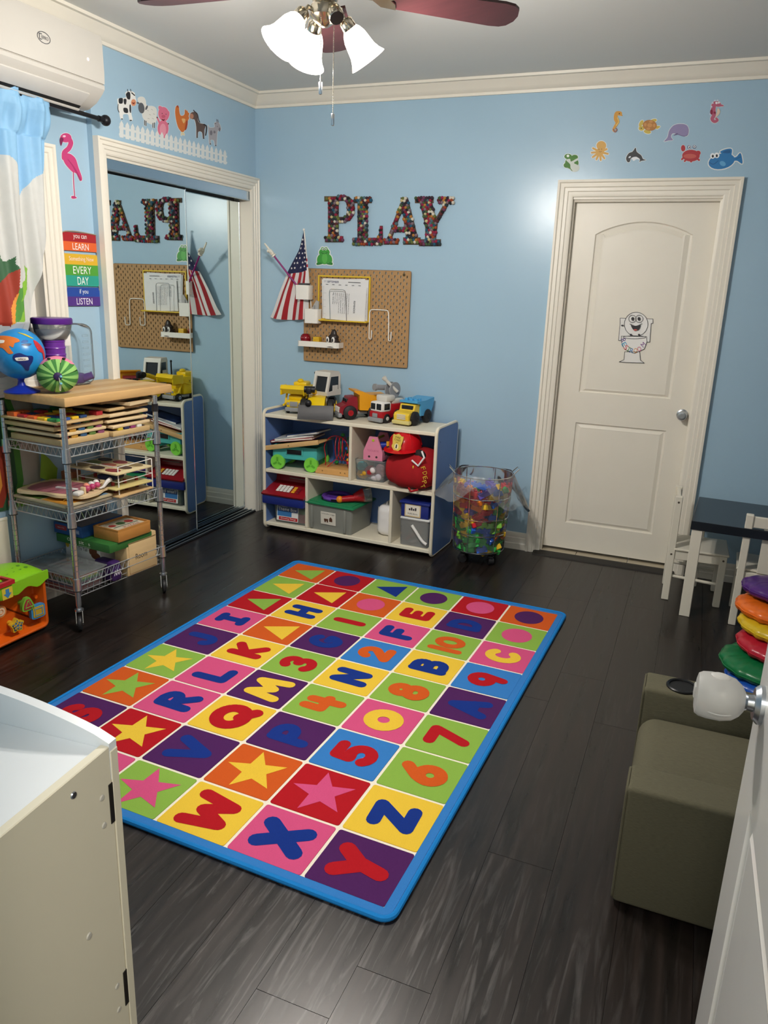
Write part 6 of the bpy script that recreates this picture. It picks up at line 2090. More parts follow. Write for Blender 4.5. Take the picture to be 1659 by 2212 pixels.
# desk organiser rack of white wire with boards inside
rk = on_cart('wire_rack', 'white wire puzzle rack holding boards at the far end of the middle shelf', 'rack', .055, .125, zm, 3)
WW = M('#e6e4de', .4, key='white_coated_wire')
for y in (-.115, .115):
    for x in (.105, -.12):
        part('upright', rk, WW, lambda m: m.cyl((x, y, 0), (x, y, .150), .0028))
for k in range(5):
    zz = .006 + k * .036
    part('tier', rk, WW, lambda m: m.tube([(.105, -.115, zz), (.105, .115, zz), (-.12, .115, zz), (-.12, -.115, zz)], .002, 6, closed=True))
for i, (lab, h, col, zz, rz, pieces) in enumerate((('puzzle board with brown and red pieces in the lowest tier of the white wire rack', .008, '#c9a878', .010, 2, '#6a2a22'), ('yellow puzzle board with red pegs in the middle tier of the white wire rack', .008, '#cdbd7c', .046, -2, '#a02a2a'), ('pale puzzle board with large round pictures on top of the white wire rack', .009, '#d9c79a', .118, 0, '#8a3a3e'))):
    t = on_cart('rack_puzzle', lab, 'puzzle', .045, .115, zm + zz, rz, 'puzzles in the white rack')
    part('board', t, M(col, .5, var=.1, key='rack_board' + str(i)), lambda m: m.box(-.15, .14, -.13, .10, 0, h, .003))
    for a in range(3):
        for b in range(3):
            cc = ('#8a3a3e', '#5a4438', '#8f7a52', '#7a8a4e', '#4a3a34', '#a8604e')[(a * 2 + b + i) % 6]
            if i == 2:
                part('round_piece', t, M(cc, .5, var=.3, vs=30, key='round' + cc[1:]), lambda m: m.prism(ell(-.10 + a * .09, -.085 + b * .072, .036, .028, 16), h, h + .002), smooth=False)
            else:
                part('peg', t, M(pieces, .4, key='peg' + pieces[1:]), lambda m: m.cyl((-.10 + a * .09, -.085 + b * .072, h), (-.10 + a * .09, -.085 + b * .072, h + .018), .008, n=10))
t = on_cart('navy_cloth', 'folded navy cloth strip with white fringe tucked beside the white rack', 'cloth', .09, .03, zm + .083, 10)
part('cloth', t, M('#161c3c', .8, key='navy_cloth'), lambda m: m.box(-.03, .05, -.035, .055, 0, .024, .008))
part('fringe', t, M('#dcd9d4', .7), lambda m: m.tube([(.04, -.04, .01), (.04, -.065, .004), (.035, -.085, -.016), (.03, -.105, -.02)], [.011, .009, .006, .004], 6))
t = on_cart('orange_box', 'small brownish orange box standing at the back of the middle shelf', 'box', -.135, .04, zm, 8)
part('carton', t, M('#a35f40', .6, key='orange_card'), lambda m: m.box(-.03, .03, -.03, .03, 0, .085, .002))
part('dark_side', t, M('#4a2f28', .6), lambda m: m.box(-.028, .028, .03, .0305, .002, .083))
# basket
zb = .152
t = on_cart('clear_bin', 'clear lidded bin of red and rainbow papers at near end of the basket', 'storage bin', .0, -.165, zb, 0)
clear_tub(t, .29, .185, .086, CLR, .92)
part('lid', t, CLR, lambda m: m.box(-.150, .150, -.098, .098, .087, .095, .004))
for i, col in enumerate(('#b3222a', '#b3222a', '#2f4a9a', '#7a3a86', '#2e8a5a', '#7aa53a', '#dcb32c', '#d2632a', '#b8242c')):
    q = on_cart('craft_paper', '%s craft paper, %s sheet of the pile in the clear basket bin' % (('dark red', 'red', 'blue', 'purple', 'teal green', 'lime green', 'yellow', 'orange', 'scarlet')[i], ('lowest', 'second', 'third', 'fourth', 'fifth', 'sixth', 'seventh', 'eighth', 'topmost')[i]), 'paper', .01, -.165, zb + .005 + i * .0085, 4 - i, 'rainbow craft papers in the clear bin')
    part('sheet', q, M(col, .7, key='craft' + col[1:]), lambda m: m.box(-.115 + i * .002, .115 - i * .001, -.074, .072, 0, .0075, .002))
t = on_cart('purple_pouch', 'dark purple bag with white handwriting behind the clear bin', 'bag', .118, -.030, zb + .002, 0)
part('bag', t, M('#3a1f5a', .5, var=.2, key='purple_bag'), lambda m: m.box(-.06, .05, -.03, .03, 0, .098, .014))
part('handwriting', t, M('#dcd8e2', .5), lambda m: [m.stroke([(-.02 + i * .014, -.012), (-.014 + i * .014, .012), (-.008 + i * .014, -.012)], .004, .0008, frame((.0505, .0, .045), (0, 1, 0), (0, 0, 1), (1, 0, 0))) for i in range(3)], smooth=False)
t = on_cart('learning_game_box', 'white puzzle box reading Head To Tail with brown puppy picture', 'box', -.055, .035, zb + .0, 0)
part('carton', t, M('#dddbd6', .5, key='white_card'), lambda m: m.box(-.095, .115, -.05, .115, 0, .150, .002))
TF = frame((.0, -.0505, .118), (1, 0, 0), (0, 0, 1), (0, -1, 0))
part('red_tag', t, M('#a32430', .5), lambda m: m.flat([(-.02, .014), (.022, .014), (.022, .026), (-.02, .026)], .0006, TF), smooth=False)
part('lettering', t, M('#33323a', .5), lambda m: m.text('Head To Tail', TF @ T3(-.012, -.004, .0006), .017, .10), smooth=False)
part('yellow_shape', t, M('#d0aa2a', .5), lambda m: m.flat(ell(-.082, .008, .012, .022, 14), .0006, TF), smooth=False)
part('puppy_picture', t, M('#6a3a22', .6, var=.3, vs=60), lambda m: (m.flat(ell(.075, .0, .022, .022, 16), .0006, TF), m.flat(ell(.088, -.024, .028, .018, 16), .0008, TF), m.flat(ell(.058, -.006, .008, .016, 12), .0010, TF)), smooth=False)
t = on_cart('green_game_box', 'flat green box with white lettering under the wooden fruit puzzle box', 'box', .015, .055, zb + .1515, 0)
part('carton', t, M('#2f6a30', .5, var=.06, key='green_card'), lambda m: m.box(-.16, .155, -.125, .15, 0, .040, .002))
TF = frame((-.05, -.1255, .020), (1, 0, 0), (0, 0, 1), (0, -1, 0))
part('lettering', t, M('#dfe6d4', .5), lambda m: (m.text('Opp', TF @ T3(-.02, .002, .0006), .020, .045), m.text('sit', TF @ T3(.042, .002, .0006), .018, .030), m.text('s', TF @ T3(.088, .0, .0006), .012, .010), m.text('learning puzzle game', TF @ T3(.06, -.014, .0006), .004, .07)), smooth=False)
part('lettering', t, M('#4f8a4a', .5), lambda m: (m.text('o', TF @ T3(.012, .0, .0006), .012, .012), m.text('e', TF @ T3(.070, .0, .0006), .012, .012)), smooth=False)
t = on_cart('blue_game_box', 'flat blue toy box with dark picture lid at back of the basket pile', 'box', -.075, .035, zb + .1925, 0)
part('carton', t, M('#1f4f8c', .5, var=.06, key='blue_card'), lambda m: m.box(-.085, .085, -.10, .16, 0, .055, .002))
part('lid_picture', t, M('#6a6266', .4, var=.5, vs=18, key='dark_picture'), lambda m: m.flat([(-.08, -.095), (.08, -.095), (.08, .155), (-.08, .155)], .0555), smooth=False)
TF = frame((0, -.1005, .028), (1, 0, 0), (0, 0, 1), (0, -1, 0))
part('front_label', t, M('#7d93b8', .5), lambda m: m.flat([(.02, -.012), (.07, -.012), (.07, .008), (.02, .008)], .0006, TF), smooth=False)
part('red_badge', t, M('#96323a', .5), lambda m: m.flat(rrect(-.075, -.005, -.008, .016, .006), .0006, TF), smooth=False)
part('badge_lettering', t, M('#d8dce4', .5), lambda m: (m.text('Learning', TF @ T3(.045, -.002, .001), .007, .042), m.text('ages 3-6', TF @ T3(-.04, .004, .001), .006, .04)), smooth=False)
t = on_cart('fruit_puzzle_box', 'open honey coloured wooden box with fruit picture lid on the green box', 'wooden box', .105, .085, zb + .1925, 0)
HON = M('#b8803f', .45, var=.16, vs=6, stretch=(9, 1, 9), key='honey_wood2')
part('box', t, HON, lambda m: m.box(-.072, .072, -.105, .105, 0, .052, .002))
part('rim', t, HON, lambda m: m.sweep([(0, 0), (.008, 0), (.008, .010), (0, .010)], [(-.072, -.105, .05), (.072, -.105, .05), (.072, .105, .05), (-.072, .105, .05), (-.072, -.105, .05)][::-1], (0, 0, 1)), smooth=False)
part('lid_picture', t, M('#c9bfa6', .5), lambda m: m.flat([(-.060, -.093), (.060, -.093), (.060, .093), (-.060, .093)], .0528), smooth=False)
part('fruit_picture', t, M('#a8302c', .5), lambda m: m.flat(ell(-.012, -.05, .016, .018, 14), .0532), smooth=False)
part('cherry_picture', t, M('#a8302c', .5), lambda m: m.flat(ell(-.012, .055, .020, .022, 14), .0532), smooth=False)
part('melon_picture', t, M('#3a5a2c', .5), lambda m: m.flat(ell(-.014, .005, .020, .024, 16), .0532), smooth=False)
part('lettering', t, M('#a32c28', .5), lambda m: m.text('PUZZLE', frame((.038, .02, .0532), (0, 1, 0), (-1, 0, 0), (0, 0, 1)), .018, .10), smooth=False)
part('green_strip', t, M('#5a6b5e', .5), lambda m: m.flat([(.012, -.07), (.020, -.07), (.020, .085), (.012, .085)], .0532), smooth=False)
t = on_cart('wooden_crate', 'pale wooden crate with handwritten word standing at front of the basket', 'wooden crate', .134, .135, zb + .002, 0)
CRW = M('#d3b685', .5, var=.13, vs=6, stretch=(9, 1, 9), key='crate_wood')
part('box', t, CRW, lambda m: m.box(-.038, .034, -.10, .10, 0, .185, .003))
part('front_panel', t, CRW, lambda m: m.box(.034, .037, -.088, .088, .010, .160, .001))
part('top_groove', t, M('#8d7650', .6), lambda m: m.box(.034, .0375, -.092, .092, .162, .166))
part('handwriting', t, M('#2a2420', .6), lambda m: m.text('Room', frame((.0375, -.01, .088), (0, 1, 0), (0, 0, 1), (1, 0, 0)), .028, .075), smooth=False)

# ---------------------------------------------------------------- on the cart top
zt = 1.0528
t = on_cart('toy_globe', 'blue inflatable looking toy globe with raised continents on a blue stand', 'globe', -.205, -.060, zt, 0)
t.location = at_column(zt, 48, .045)
t.scale = (1, 1, 1)
GB = M('#1f86c8', .3, var=.04, key='globe_blue')
STB = M('#1a2f9a', .3, key='stand_blue')
gs = t
tg = CM.to_3x3()
part('stand', t, STB, lambda m: m.lathe([(0, 0), (.072, 0), (.074, .006), (.05, .016), (.018, .03), (.012, .05), (.016, .062), (0, .066)], 28))
gz = .167
part('ball', t, GB, lambda m: m.ball((0, 0, gz), .108, 40, 24))


def patch(t, nm, col, pts, r=.1095, dirv=None, rough=.4):
    """raised patch on the globe: outline in degrees (turn, tilt) seen from the camera side"""
    a0 = math.atan2(CAM_LOC.y - t.location.y, CAM_LOC.x - t.location.x) - t.rotation_euler.z
    P = smoothloop(pts, 3)
    cxm, cym = sum(p[0] for p in P) / len(P), sum(p[1] for p in P) / len(P)

    def sp(a, b, rr):
        A, B = a0 + math.radians(a), math.radians(b)
        return Vector((rr * math.cos(B) * math.cos(A), rr * math.cos(B) * math.sin(A), gz + rr * math.sin(B)))
    mb = MB()
    n = len(P)
    rings = [1, .8, .55, .28]
    vs = []
    for p in P:
        vs.append(sp(p[0], p[1], .1075))
    for k in rings:
        vs += [sp(cxm + (p[0] - cxm) * k, cym + (p[1] - cym) * k, r) for p in P]
    vs.append(sp(cxm, cym, r))
    fs = [(q * n + i, q * n + (i + 1) % n, (q + 1) * n + (i + 1) % n, (q + 1) * n + i) for q in range(len(rings)) for i in range(n)]
    fs += [(len(rings) * n + i, len(rings) * n + (i + 1) % n, len(vs) - 1) for i in range(n)]
    mb.raw(vs, fs)
    return obj(nm, mb, M(col, rough, key=nm + col[1:]), t, ang=.8), sp, a0


patch(t, 'africa_patch', '#14266a', [(-10, 2), (2, 6), (12, 2), (18, 0), (30, -2), (29, -14), (23, -25), (22, -36), (14, -34), (6, -22), (-4, -14), (-12, -8)])
patch(t, 'europe_patch', '#d2702a', [(-62, 42), (-30, 46), (0, 40), (6, 32), (-6, 28), (-10, 18), (-18, 22), (-20, 12), (-10, 6), (-20, 4), (-34, 16), (-60, 20)])
patch(t, 'north_patch', '#c9b23a', [(5, 58), (30, 52), (48, 38), (40, 40), (22, 50)])
patch(t, 'america_patch', '#b82a2e', [(44, 34), (56, 28), (68, 8), (72, -14), (66, -18), (60, 2), (48, 8), (42, 20)])
patch(t, 'white_label', '#e6e3dc', [(-6, -4), (16, -3), (19, -6), (18, -10), (-3, -11), (-7, -8)], .111)
pw = patch(t, 'white_label', '#e6e3dc', [(-62, 32), (-34, 34), (-32, 30), (-34, 27), (-60, 25)], .111)[1:]
patch(t, 'eye_mark', '#2c5fa0', [(8, 30), (16, 36), (28, 34), (22, 29)], .109)
patch(t, 'eye_mark', '#28406a', [(8, 24), (18, 27), (34, 26), (24, 21)], .109)
sp_, a0_ = pw
c_ = sp_(6, -7, .1118)
nrm_ = (c_ - Vector((0, 0, gz))).normalized()
rt_ = Vector((-math.sin(a0_ + math.radians(6)), math.cos(a0_ + math.radians(6)), 0))
mb = MB(frame(c_ + nrm_ * .0008, rt_, nrm_.cross(rt_), nrm_))
mb.text('AFRICA', UPF, .008, .030)
obj('lettering', mb, M('#5a2a2a', .5), t, smooth=False)
t = thing('melon_plush', 'round green striped watermelon plush with pink face lying on the cart top', 'plush toy', at_column(zt, 128, .185), 0)
ca = math.atan2(CAM_LOC.y - t.location.y, CAM_LOC.x - t.location.x)
G1, G2, PK = M('#3d7a38', .85, var=.12, bump=.3, bs=200, key='plush_dark_green'), M('#8cc06a', .85, var=.1, bump=.3, bs=200, key='plush_light_green'), M('#dd7f9a', .85, var=.1, bump=.3, key='plush_pink')
X = Matrix.Translation((0, 0, .080)) @ frame((0, 0, 0), Vector((-math.sin(ca), math.cos(ca), 0)), Vector((-math.cos(ca) * .5, -math.sin(ca) * .5, .866)), Vector((math.cos(ca) * .866, math.sin(ca) * .866, .5))) if False else Matrix.Translation((0, 0, .080)) @ frame((0, 0, 0), Vector((-math.sin(ca), math.cos(ca), 0)), Vector((0, 0, 1)), Vector((math.cos(ca), math.sin(ca), 0)))
for k in range(2):
    mb = MB(X)
    for s in range(24):
        if s % 2 != k:
            continue
        def f(u, v, s=s):
            a = 2 * PI * (s + u + (.22 * math.sin(3 * v) if s % 4 else 0)) / 24
            th = PI * (.04 + .94 * v)
            return (.085 * math.sin(th) * math.cos(a), .078 * math.sin(th) * math.sin(a), .072 * math.cos(th))
        mb.grid(f, 3, 12)
    obj(('dark_stripes', 'light_stripes')[k], mb, (G1, G2)[k], t, ang=3)
def f(u, v):
    a = PI * (.18 + .64 * u)
    th = PI * (.20 + .5 * v) if True else 0
    return (.0865 * math.sin(th) * math.cos(a) , .0795 * math.sin(th) * math.sin(a), .0735 * math.cos(th))
mb = MB(X)
def f2(u, v):
    # cap over the top facing up
    al = 2 * PI * u
    rr = v
    px_, pz_ = .072 * rr * math.cos(al), .052 * rr * math.sin(al)
    yv = .0800 * math.sqrt(max(0, 1 - (px_ / .0865) ** 2 - (pz_ / .0735) ** 2))
    return (px_, yv, pz_ - .004)
mb.grid(f2, 28, 6)
obj('pink_face', mb, PK, t, ang=3)
mb = MB(X)
for s in (-1, 1):
    mb.ball((s * .030, .0715, .028), (.008, .005, .006), 10, 6)
obj('eyes', mb, BLACK, t)
mb = MB(X)
mb.ball((0, .0, .0715), (.018, .018, .006), 16, 8)
obj('purple_button', mb, M('#2c1a4a', .6, key='purple_button'), t)
mb = MB(X)
mb.tube([(.004, -.004, .077), (.006, -.03, .076), (.002, -.060, .060), (.006, -.064, .056), (.010, -.03, .076)], .0016, 5)
obj('white_cord', mb, M('#dcd8c8', .7), t)
for p_ in ((.012, .0, .078), (.010, -.030, .076)):
    mb = MB(X)
    mb.ball(p_, .006, 10, 6)
    obj('cord_bead', mb, M('#6fb4c8', .4, key='cyan_bead'), t)
PUR = M('#53207e', .35, key='purple_lid')
t = on_cart('purple_toy_tower', 'clear funnel toy with purple lid on a ribbed purple tube', 'toy', -.175, .105, zt, 0)
t.location = at_column(zt, 124, .040)
t.scale = (1, 1, 1)
part('tube', t, M('#6a2f92', .3, var=.05, key='purple_tube'), lambda m: m.lathe([(0, 0), (.046, 0)] + [(r, z) for k in range(7) for r, z in ((.050, .003 + k * .030), (.048, .006 + k * .030), (.0485, .028 + k * .030), (.051, .029 + k * .030))] + [(.046, .215), (0, .215)], 28))
part('funnel', t, CLR, lambda m: m.lathe([(.045, .215), (.062, .225), (.077, .25), (.082, .275), (.083, .288)], 30))
part('lid', t, PUR, lambda m: m.lathe([(0, .286), (.086, .286), (.088, .290), (.088, .308), (.084, .313), (0, .313)], 32))
at_ = math.atan2(CAM_LOC.y - t.location.y, CAM_LOC.x - t.location.x) - t.rotation_euler.z
part('white_collar', t, WHITE, lambda m: m.box(-.004, .004, -.072, .072, .188, .262, .003, 2, Matrix.Rotation(at_, 4, 'Z')))
t = on_cart('clear_jug', 'large clear plastic jug with measuring marks behind the purple tower', 'jug', -.13, .20, zt, 0)
t.location = at_column(zt, 168, .035)
t.scale = (1, 1, 1)
JUG = clearmat('#cfe0e8', .06, .10, 'jug_plastic', 1.18)
part('body', t, JUG, lambda m: m.box(-.065, .065, -.075, .075, .0, .285, .045, 5))
part('cap', t, PUR, lambda m: m.cyl((.02, .02, .03), (.05, .05, .045), .018))
part('inner_piece', t, M('#4a2a6e', .4, key='purple_inner'), lambda m: m.box(-.04, .03, -.045, .03, .006, .055, .012))
aj = math.atan2(CAM_LOC.y - t.location.y, CAM_LOC.x - t.location.x) - t.rotation_euler.z
for k in range(7):
    zz = .06 + k * .028
    part('mark', t, M('#8fa4b0', .3, key='mould_mark'), lambda m: m.tube([(.0655, -.01, zz), (.0655, .022, zz), (.0655, .022, zz + .007), (.0655, -.01, zz + .007)], .0008, 4, closed=True))

# ================================================================ activity cube
ORG = M('#dc5f12', .32, var=.04, key='orange_plastic')
LIM = M('#86c41f', .35, var=.04, key='lime_lid')
cu = thing('activity_cube', 'orange and lime green plastic activity cube with shape knobs beside the cart', 'activity cube', (.192, -2.145, 0), math.radians(-2))
# local: front face at x = 0, width along -y, depth along -x
WD, HTC, DPC = .315, .265, .235
def _shell(m):
    # front plate with a recessed dished face
    o = rrect(-WD, 0, .012, HTC, .03, 5)
    T = frame((0, 0, 0), (0, 1, 0), (0, 0, 1), (1, 0, 0))
    n = len(o)
    rings = [(0, -DPC), (0, -.012), (.004, -.002), (.010, 0.0), (.016, -.004), (.030, -.050), (.036, -.054)]
    vs = []
    for e, d in rings:
        vs += [(a, b, d) for a, b in grow(o, -e)]
    fs = [(k * n + i, k * n + (i + 1) % n, (k + 1) * n + (i + 1) % n, (k + 1) * n + i) for k in range(len(rings) - 1) for i in range(n)]
    fs += [list(range(n)), [(len(rings) - 1) * n + i for i in range(n)]]
    m.raw(vs, fs, T)
part('shell', cu, ORG, _shell, ang=.5)
def _lid(m):
    def f(u, v):
        y = .006 - u * (WD + .012)
        x = .010 - v * (DPC + .0)
        cz = HTC + .018 + .030 * math.sin(PI * min(1, v * .9 + .05)) * (1 - .25 * abs(2 * u - 1) ** 3) - .02 * (abs(2 * u - 1) ** 6) - .022 * max(0, 1 - v * 9)
        return (x, y, cz)
    m.grid(f, 20, 12)
    m.prism([(.006, HTC - .012)] + [(.006 - u / 20 * (WD + .012), HTC - .030 + .010 * math.cos(u * .9)) for u in range(0, 21)] + [(-WD - .006, HTC + .02), (.006, HTC + .02)], .002, .011, frame((0, 0, 0), (0, 1, 0), (0, 0, 1), (1, 0, 0)))
part('green_lid', cu, LIM, _lid, ang=.8)
for i in range(4):
    for j in range(5):
        part('lid_hole', cu, M('#4f8a12', .5, key='lid_hole'), lambda m: m.lathe([(0, .0015), (.0085, .0015), (.0095, 0)], 12, T3(-.055 - i * .03, -.055 - j * .034 - (.015 if i % 2 else 0), HTC + .0455 - .010 * abs(i - 1.2) * .5)))
sb = part('slot_frame', cu, LIM, lambda m: m.box(-.04, .030, -.265, -.195, HTC - .035, HTC + .030, .012))
part('slot_rim', cu, M('#b0222a', .35, key='red_rim'), lambda m: m.sweep([(0, 0), (.014, 0), (.014, .018), (0, .018)], [(-.045, -.270, HTC + .028), (-.045, -.19, HTC + .028), (.036, -.19, HTC + .028), (.036, -.270, HTC + .028), (-.045, -.270, HTC + .028)], (0, 0, 1)), smooth=False)
part('slot_inside', cu, M('#5a5a2a', .6), lambda m: m.flat([(-.04, -.265), (.03, -.265), (.03, -.195), (-.04, -.195)], HTC + .031), smooth=False)
TS2 = frame((.0305, -.228, HTC - .004), (0, 1, 0), (0, 0, 1), (1, 0, 0))
part('slot_sticker', cu, M('#d9c23a', .5), lambda m: m.flat([(-.026, -.026), (.026, -.026), (.026, .024), (-.026, .024)], .0006, TS2), smooth=False)
part('arrow_sticker', cu, M('#3f7fb4', .5), lambda m: m.flat([(-.009, .018), (.009, .018), (.009, -.002), (.020, -.002), (0, -.024), (-.020, -.002), (-.009, -.002)], .0012, TS2), smooth=False)


def knob(y, z, outl_, c1, c2, spk):
    T = frame((-.054, y, z), (0, 1, 0), (0, 0, 1), (1, 0, 0))
    k = part('knob_stem', cu, M(spk, .4), lambda m: m.cyl((-.054, y, z), (-.018, y, z), .012))
    Tk = frame((-.018, y, z), (.10, .995, 0), (0, 0, 1), (.995, -.10, 0))
    o = smoothloop(outl_, 3)
    part('knob', cu, M(c1, .35, key='knob' + c1[1:]), lambda m: m.prism(o, 0, .018, Tk), ang=.5)
    part('knob_face', cu, M(c2, .4, key='knobf' + c2[1:]), lambda m: m.prism(grow(o, -.008), .018, .0205, Tk), ang=.5)
    part('knob_line', cu, M(c1, .4, key='knob' + c1[1:]), lambda m: m.tube([Tk @ Vector((a, b, .021)) for a, b in grow(o, -.017)], .0016, 5, closed=True))


star = [((.034 if q % 2 == 0 else .024) * math.sin(q * PI / 5), (.034 if q % 2 == 0 else .024) * math.cos(q * PI / 5)) for q in range(10)]
knob(-.105, .155, [(-.028, .0), (-.012, .030), (.0, .033), (.012, .030), (.030, -.012), (.024, -.026), (-.024, -.026)], '#7ab53a', '#a83240', '#7ab53a')
knob(-.055, .105, [(-.032, -.028), (-.034, 0), (-.032, .028), (0, .032), (.032, .028), (.034, 0), (.032, -.028), (0, -.032)], '#3f8fc8', '#c9a22e', '#3f8fc8')
knob(-.170, .082, star, '#e0b52e', '#3f74b0', '#e0b52e')
knob(-.245, .175, ell(0, 0, .027, .027, 12), '#e08a4a', '#e6c8a8', '#e08a4a')
for y, z in ((-.09, .225), (-.12, .045), (-.16, .02), (-.035, .16)):
    part('bump', cu, ORG, lambda m: m.cyl((-.056, y, z), (-.030, y, z), .011, .008))
t = thing('cream_panel', 'cream board leaning on the wall at far left behind the activity cube', 'panel', (-.092, -2.108, .0), math.atan2(-.11, 1))
part('board', t, M('#cfc8b6', .6, var=.06, key='cream_board'), lambda m: m.box(0, .010, -.30, .03, .0, .475, .002))
part('edge', t, M('#e2ddd0', .6), lambda m: m.box(.010, .0115, -.30, .03, .462, .475, .0005))
# ================================================================ wire hamper with clear bag of blocks
BX, BY = 1.694, -.300
hm = thing('wire_hamper', 'round chrome wire hamper on black casters between the shelf and door', 'hamper', (BX, BY, 0))
HR = .150
for z, r in ((.530, .172), (.405, .166), (.280, .160), (.185, .155), (.080, .150)):
    part('hoop', hm, CHROME, lambda m: m.tube([(r * math.cos(2 * PI * i / 40), r * math.sin(2 * PI * i / 40), z) for i in range(40)], .0032, 6, closed=True))
for k in range(6):
    a = k * PI / 3 + .35
    part('upright', hm, CHROME, lambda m: m.tube([(.150 * math.cos(a), .150 * math.sin(a), .08), (.1655 * math.cos(a), .1655 * math.sin(a), .40), (.172 * math.cos(a), .172 * math.sin(a), .530)], .0026, 6))
part('base_plate', hm, M('#3a3a3e', .5, .5, key='hamper_base'), lambda m: m.cyl((0, 0, .072), (0, 0, .078), .148, n=36))
for a0 in (.39, .39 + PI):
    part('handle', hm, CHROME, lambda m: m.tube([(.172 * math.cos(a0 - .22), .172 * math.sin(a0 - .22), .530), (.205 * math.cos(a0 - .16), .205 * math.sin(a0 - .16), .566), (.205 * math.cos(a0 + .16), .205 * math.sin(a0 + .16), .566), (.172 * math.cos(a0 + .22), .172 * math.sin(a0 + .22), .530)], .0032, 6))
for k in range(4):
    a = k * PI / 2 + .95
    mb = MB()
    c = Vector((.118 * math.cos(a), .118 * math.sin(a), .024))
    ax = Vector((math.cos(a + 1.2), math.sin(a + 1.2), 0))
    mb.cyl((c.x, c.y, .045), (c.x, c.y, .072), .008)
    mb.box(c.x - .016, c.x + .016, c.y - .016, c.y + .016, .034, .056, .005)
    o = obj('caster', mb, BLACK, hm)
    mb = MB()
    mb.cyl(c - ax * .016, c + ax * .016, .0238, n=20)
    obj('caster_wheel', mb, M('#1c1c1e', .5, key='caster_rubber'), o)
rb3 = random.Random(11)
BC = {'red': '#cc2433', 'blue': '#2a62c8', 'green': '#38ac4c', 'yellow': '#efc232', 'orange': '#e87a22', 'lime': '#7cc242', 'purple': '#6a58b4'}
protos = {}
for cn, cc in BC.items():
    for kind in (2, 4):
        b = thing('building_block', None, None)
        L_ = .016 * kind
        pl_ = M(cc, .3, var=.03, key='brick_' + cn)
        part('brick', b, pl_, lambda m: m.box(-L_, L_, -.016, .016, -.016, .014, .003, 1))
        if kind == 2:
            st = [(x, y) for x in (-.016, .016) for y in (0,)]
        else:
            st = [(x, 0) for x in (-.045, -.015, .015, .045)]
        def stud(m):
            m.cyl((0, 0, .014), (0, 0, .023), .0095, n=12)
        for x, y in st:
            o = part('stud', b, pl_, stud)
            o.location = (x, y, 0)
        protos[(cn, kind)] = b
used = []
names = list(BC)
lab = {'red': 'red', 'blue': 'blue', 'green': 'green', 'yellow': 'yellow', 'orange': 'orange', 'lime': 'lime green', 'purple': 'purple'}
ORD = ['lowest', 'second', 'third', 'fourth', 'fifth', 'sixth', 'seventh', 'eighth', 'ninth', 'tenth', 'eleventh', 'twelfth', 'topmost']
SIDE = [(-1.0, 'at the far left'), (-.62, 'at left'), (-.22, 'left of centre'), (.22, 'in the centre'), (.62, 'right of centre'), (.9, 'at right'), (9, 'at the far right')]
seen = {}
ac_ = math.atan2(CAM_LOC.y - BY, CAM_LOC.x - BX)
for ring in range(13):
    z = .098 + ring * .0285
    for r, n in ((.128, 11), (.082, 6), (.03, 3)):
        for k in range(n):
            a = 2 * PI * (k + .5 * (ring % 2)) / n + rb3.uniform(-.10, .10)
            da = math.cos(a - ac_)
            if ring < 10 and (da < -.12 or (r < .1 and da < .55) or r < .05):
                continue
            if ring > 10 and rb3.random() < .35:
                continue
            wsel = [.9, 1.1, 1.5, .9, .35, .5, .2] if z < .32 else [2.0, .6, .5, .8, .8, .1, .3]
            cn = rb3.choices(names, wsel)[0]
            kind = rb3.choice((2, 2, 2, 4))
            key = (cn, kind)
            pr = protos[key]
            R_k = r - (.010 if kind == 4 else 0) + (z - .1) * .03
            loc = (BX + R_k * math.cos(a), BY + R_k * math.sin(a), z + rb3.uniform(-.004, .004))
            sn = math.sin(a - ac_) * r / .128
            sd = [t_ for q, t_ in SIDE if sn <= q][0]
            dp = 'outer' if r > .1 else ('middle' if r > .05 else 'inner')
            if ring >= 10:
                dp = ('near ' if da > 0 else 'rear ') + dp
            lb = '%s %s block in hamper, %s row up, %s ring, %s' % ('long' if kind == 4 else 'short', lab[cn], ORD[ring], dp, sd)
            lb = lb.replace('topmost row up', 'topmost row').replace('lowest row up', 'lowest row')
            if lb in seen:
                continue
            seen[lb] = 1
            if key not in used:
                used.append(key)
                o = pr
                o.location = loc
                o['label'], o['category'], o['group'] = lb, 'building block', 'building blocks in the wire hamper'
            else:
                o = dup(pr, loc, None, lb)
            o.rotation_euler = (rb3.uniform(-.5, .5), rb3.uniform(-.5, .5), a + PI / 2 + rb3.uniform(-.4, .4))
for key, pr in protos.items():
    if key not in used:
        for ch in list(pr.children):
            bpy.data.objects.remove(ch)
        bpy.data.objects.remove(pr)
bag = thing('plastic_bag', 'clear crinkled plastic bag lining the wire hamper with its rim folded over', 'plastic bag', (BX, BY, 0))
FILM = clearmat('#eef2f2', .045, .18, 'plastic_film')
rb4 = random.Random(2)
ph = [rb4.uniform(0, 6.28) for _ in range(8)]
def crk(a, z, k=1.0):
    return k * (.005 * math.sin(7 * a + 16 * z + ph[0]) + .0035 * math.sin(13 * a - 24 * z + ph[1]) + .0018 * math.sin(23 * a + 30 * z + ph[2]))
def inn(u, v):
    a = 2 * PI * u
    z = .085 + v * .450
    r = .1485 + .022 * v + crk(a, z, .8)
    return (r * math.cos(a), r * math.sin(a), z)
def outr(u, v):
    a = 2 * PI * u
    drop = .135 + .05 * math.sin(2 * a + 1.0) + .035 * math.sin(5 * a + ph[4]) + .03 * math.cos(a - .4)
    z = .537 - v * drop + .006 * math.sin(3 * a)
    lobe = .075 * max(0, math.cos(a - .30)) ** 1.6 + .085 * max(0, math.cos(a - .45 - PI)) ** 1.6
    r = .173 + v * (.028 + lobe) + crk(a, z, 1.6) * (.3 + v)
    return (r * math.cos(a), r * math.sin(a), z)
mb = MB()
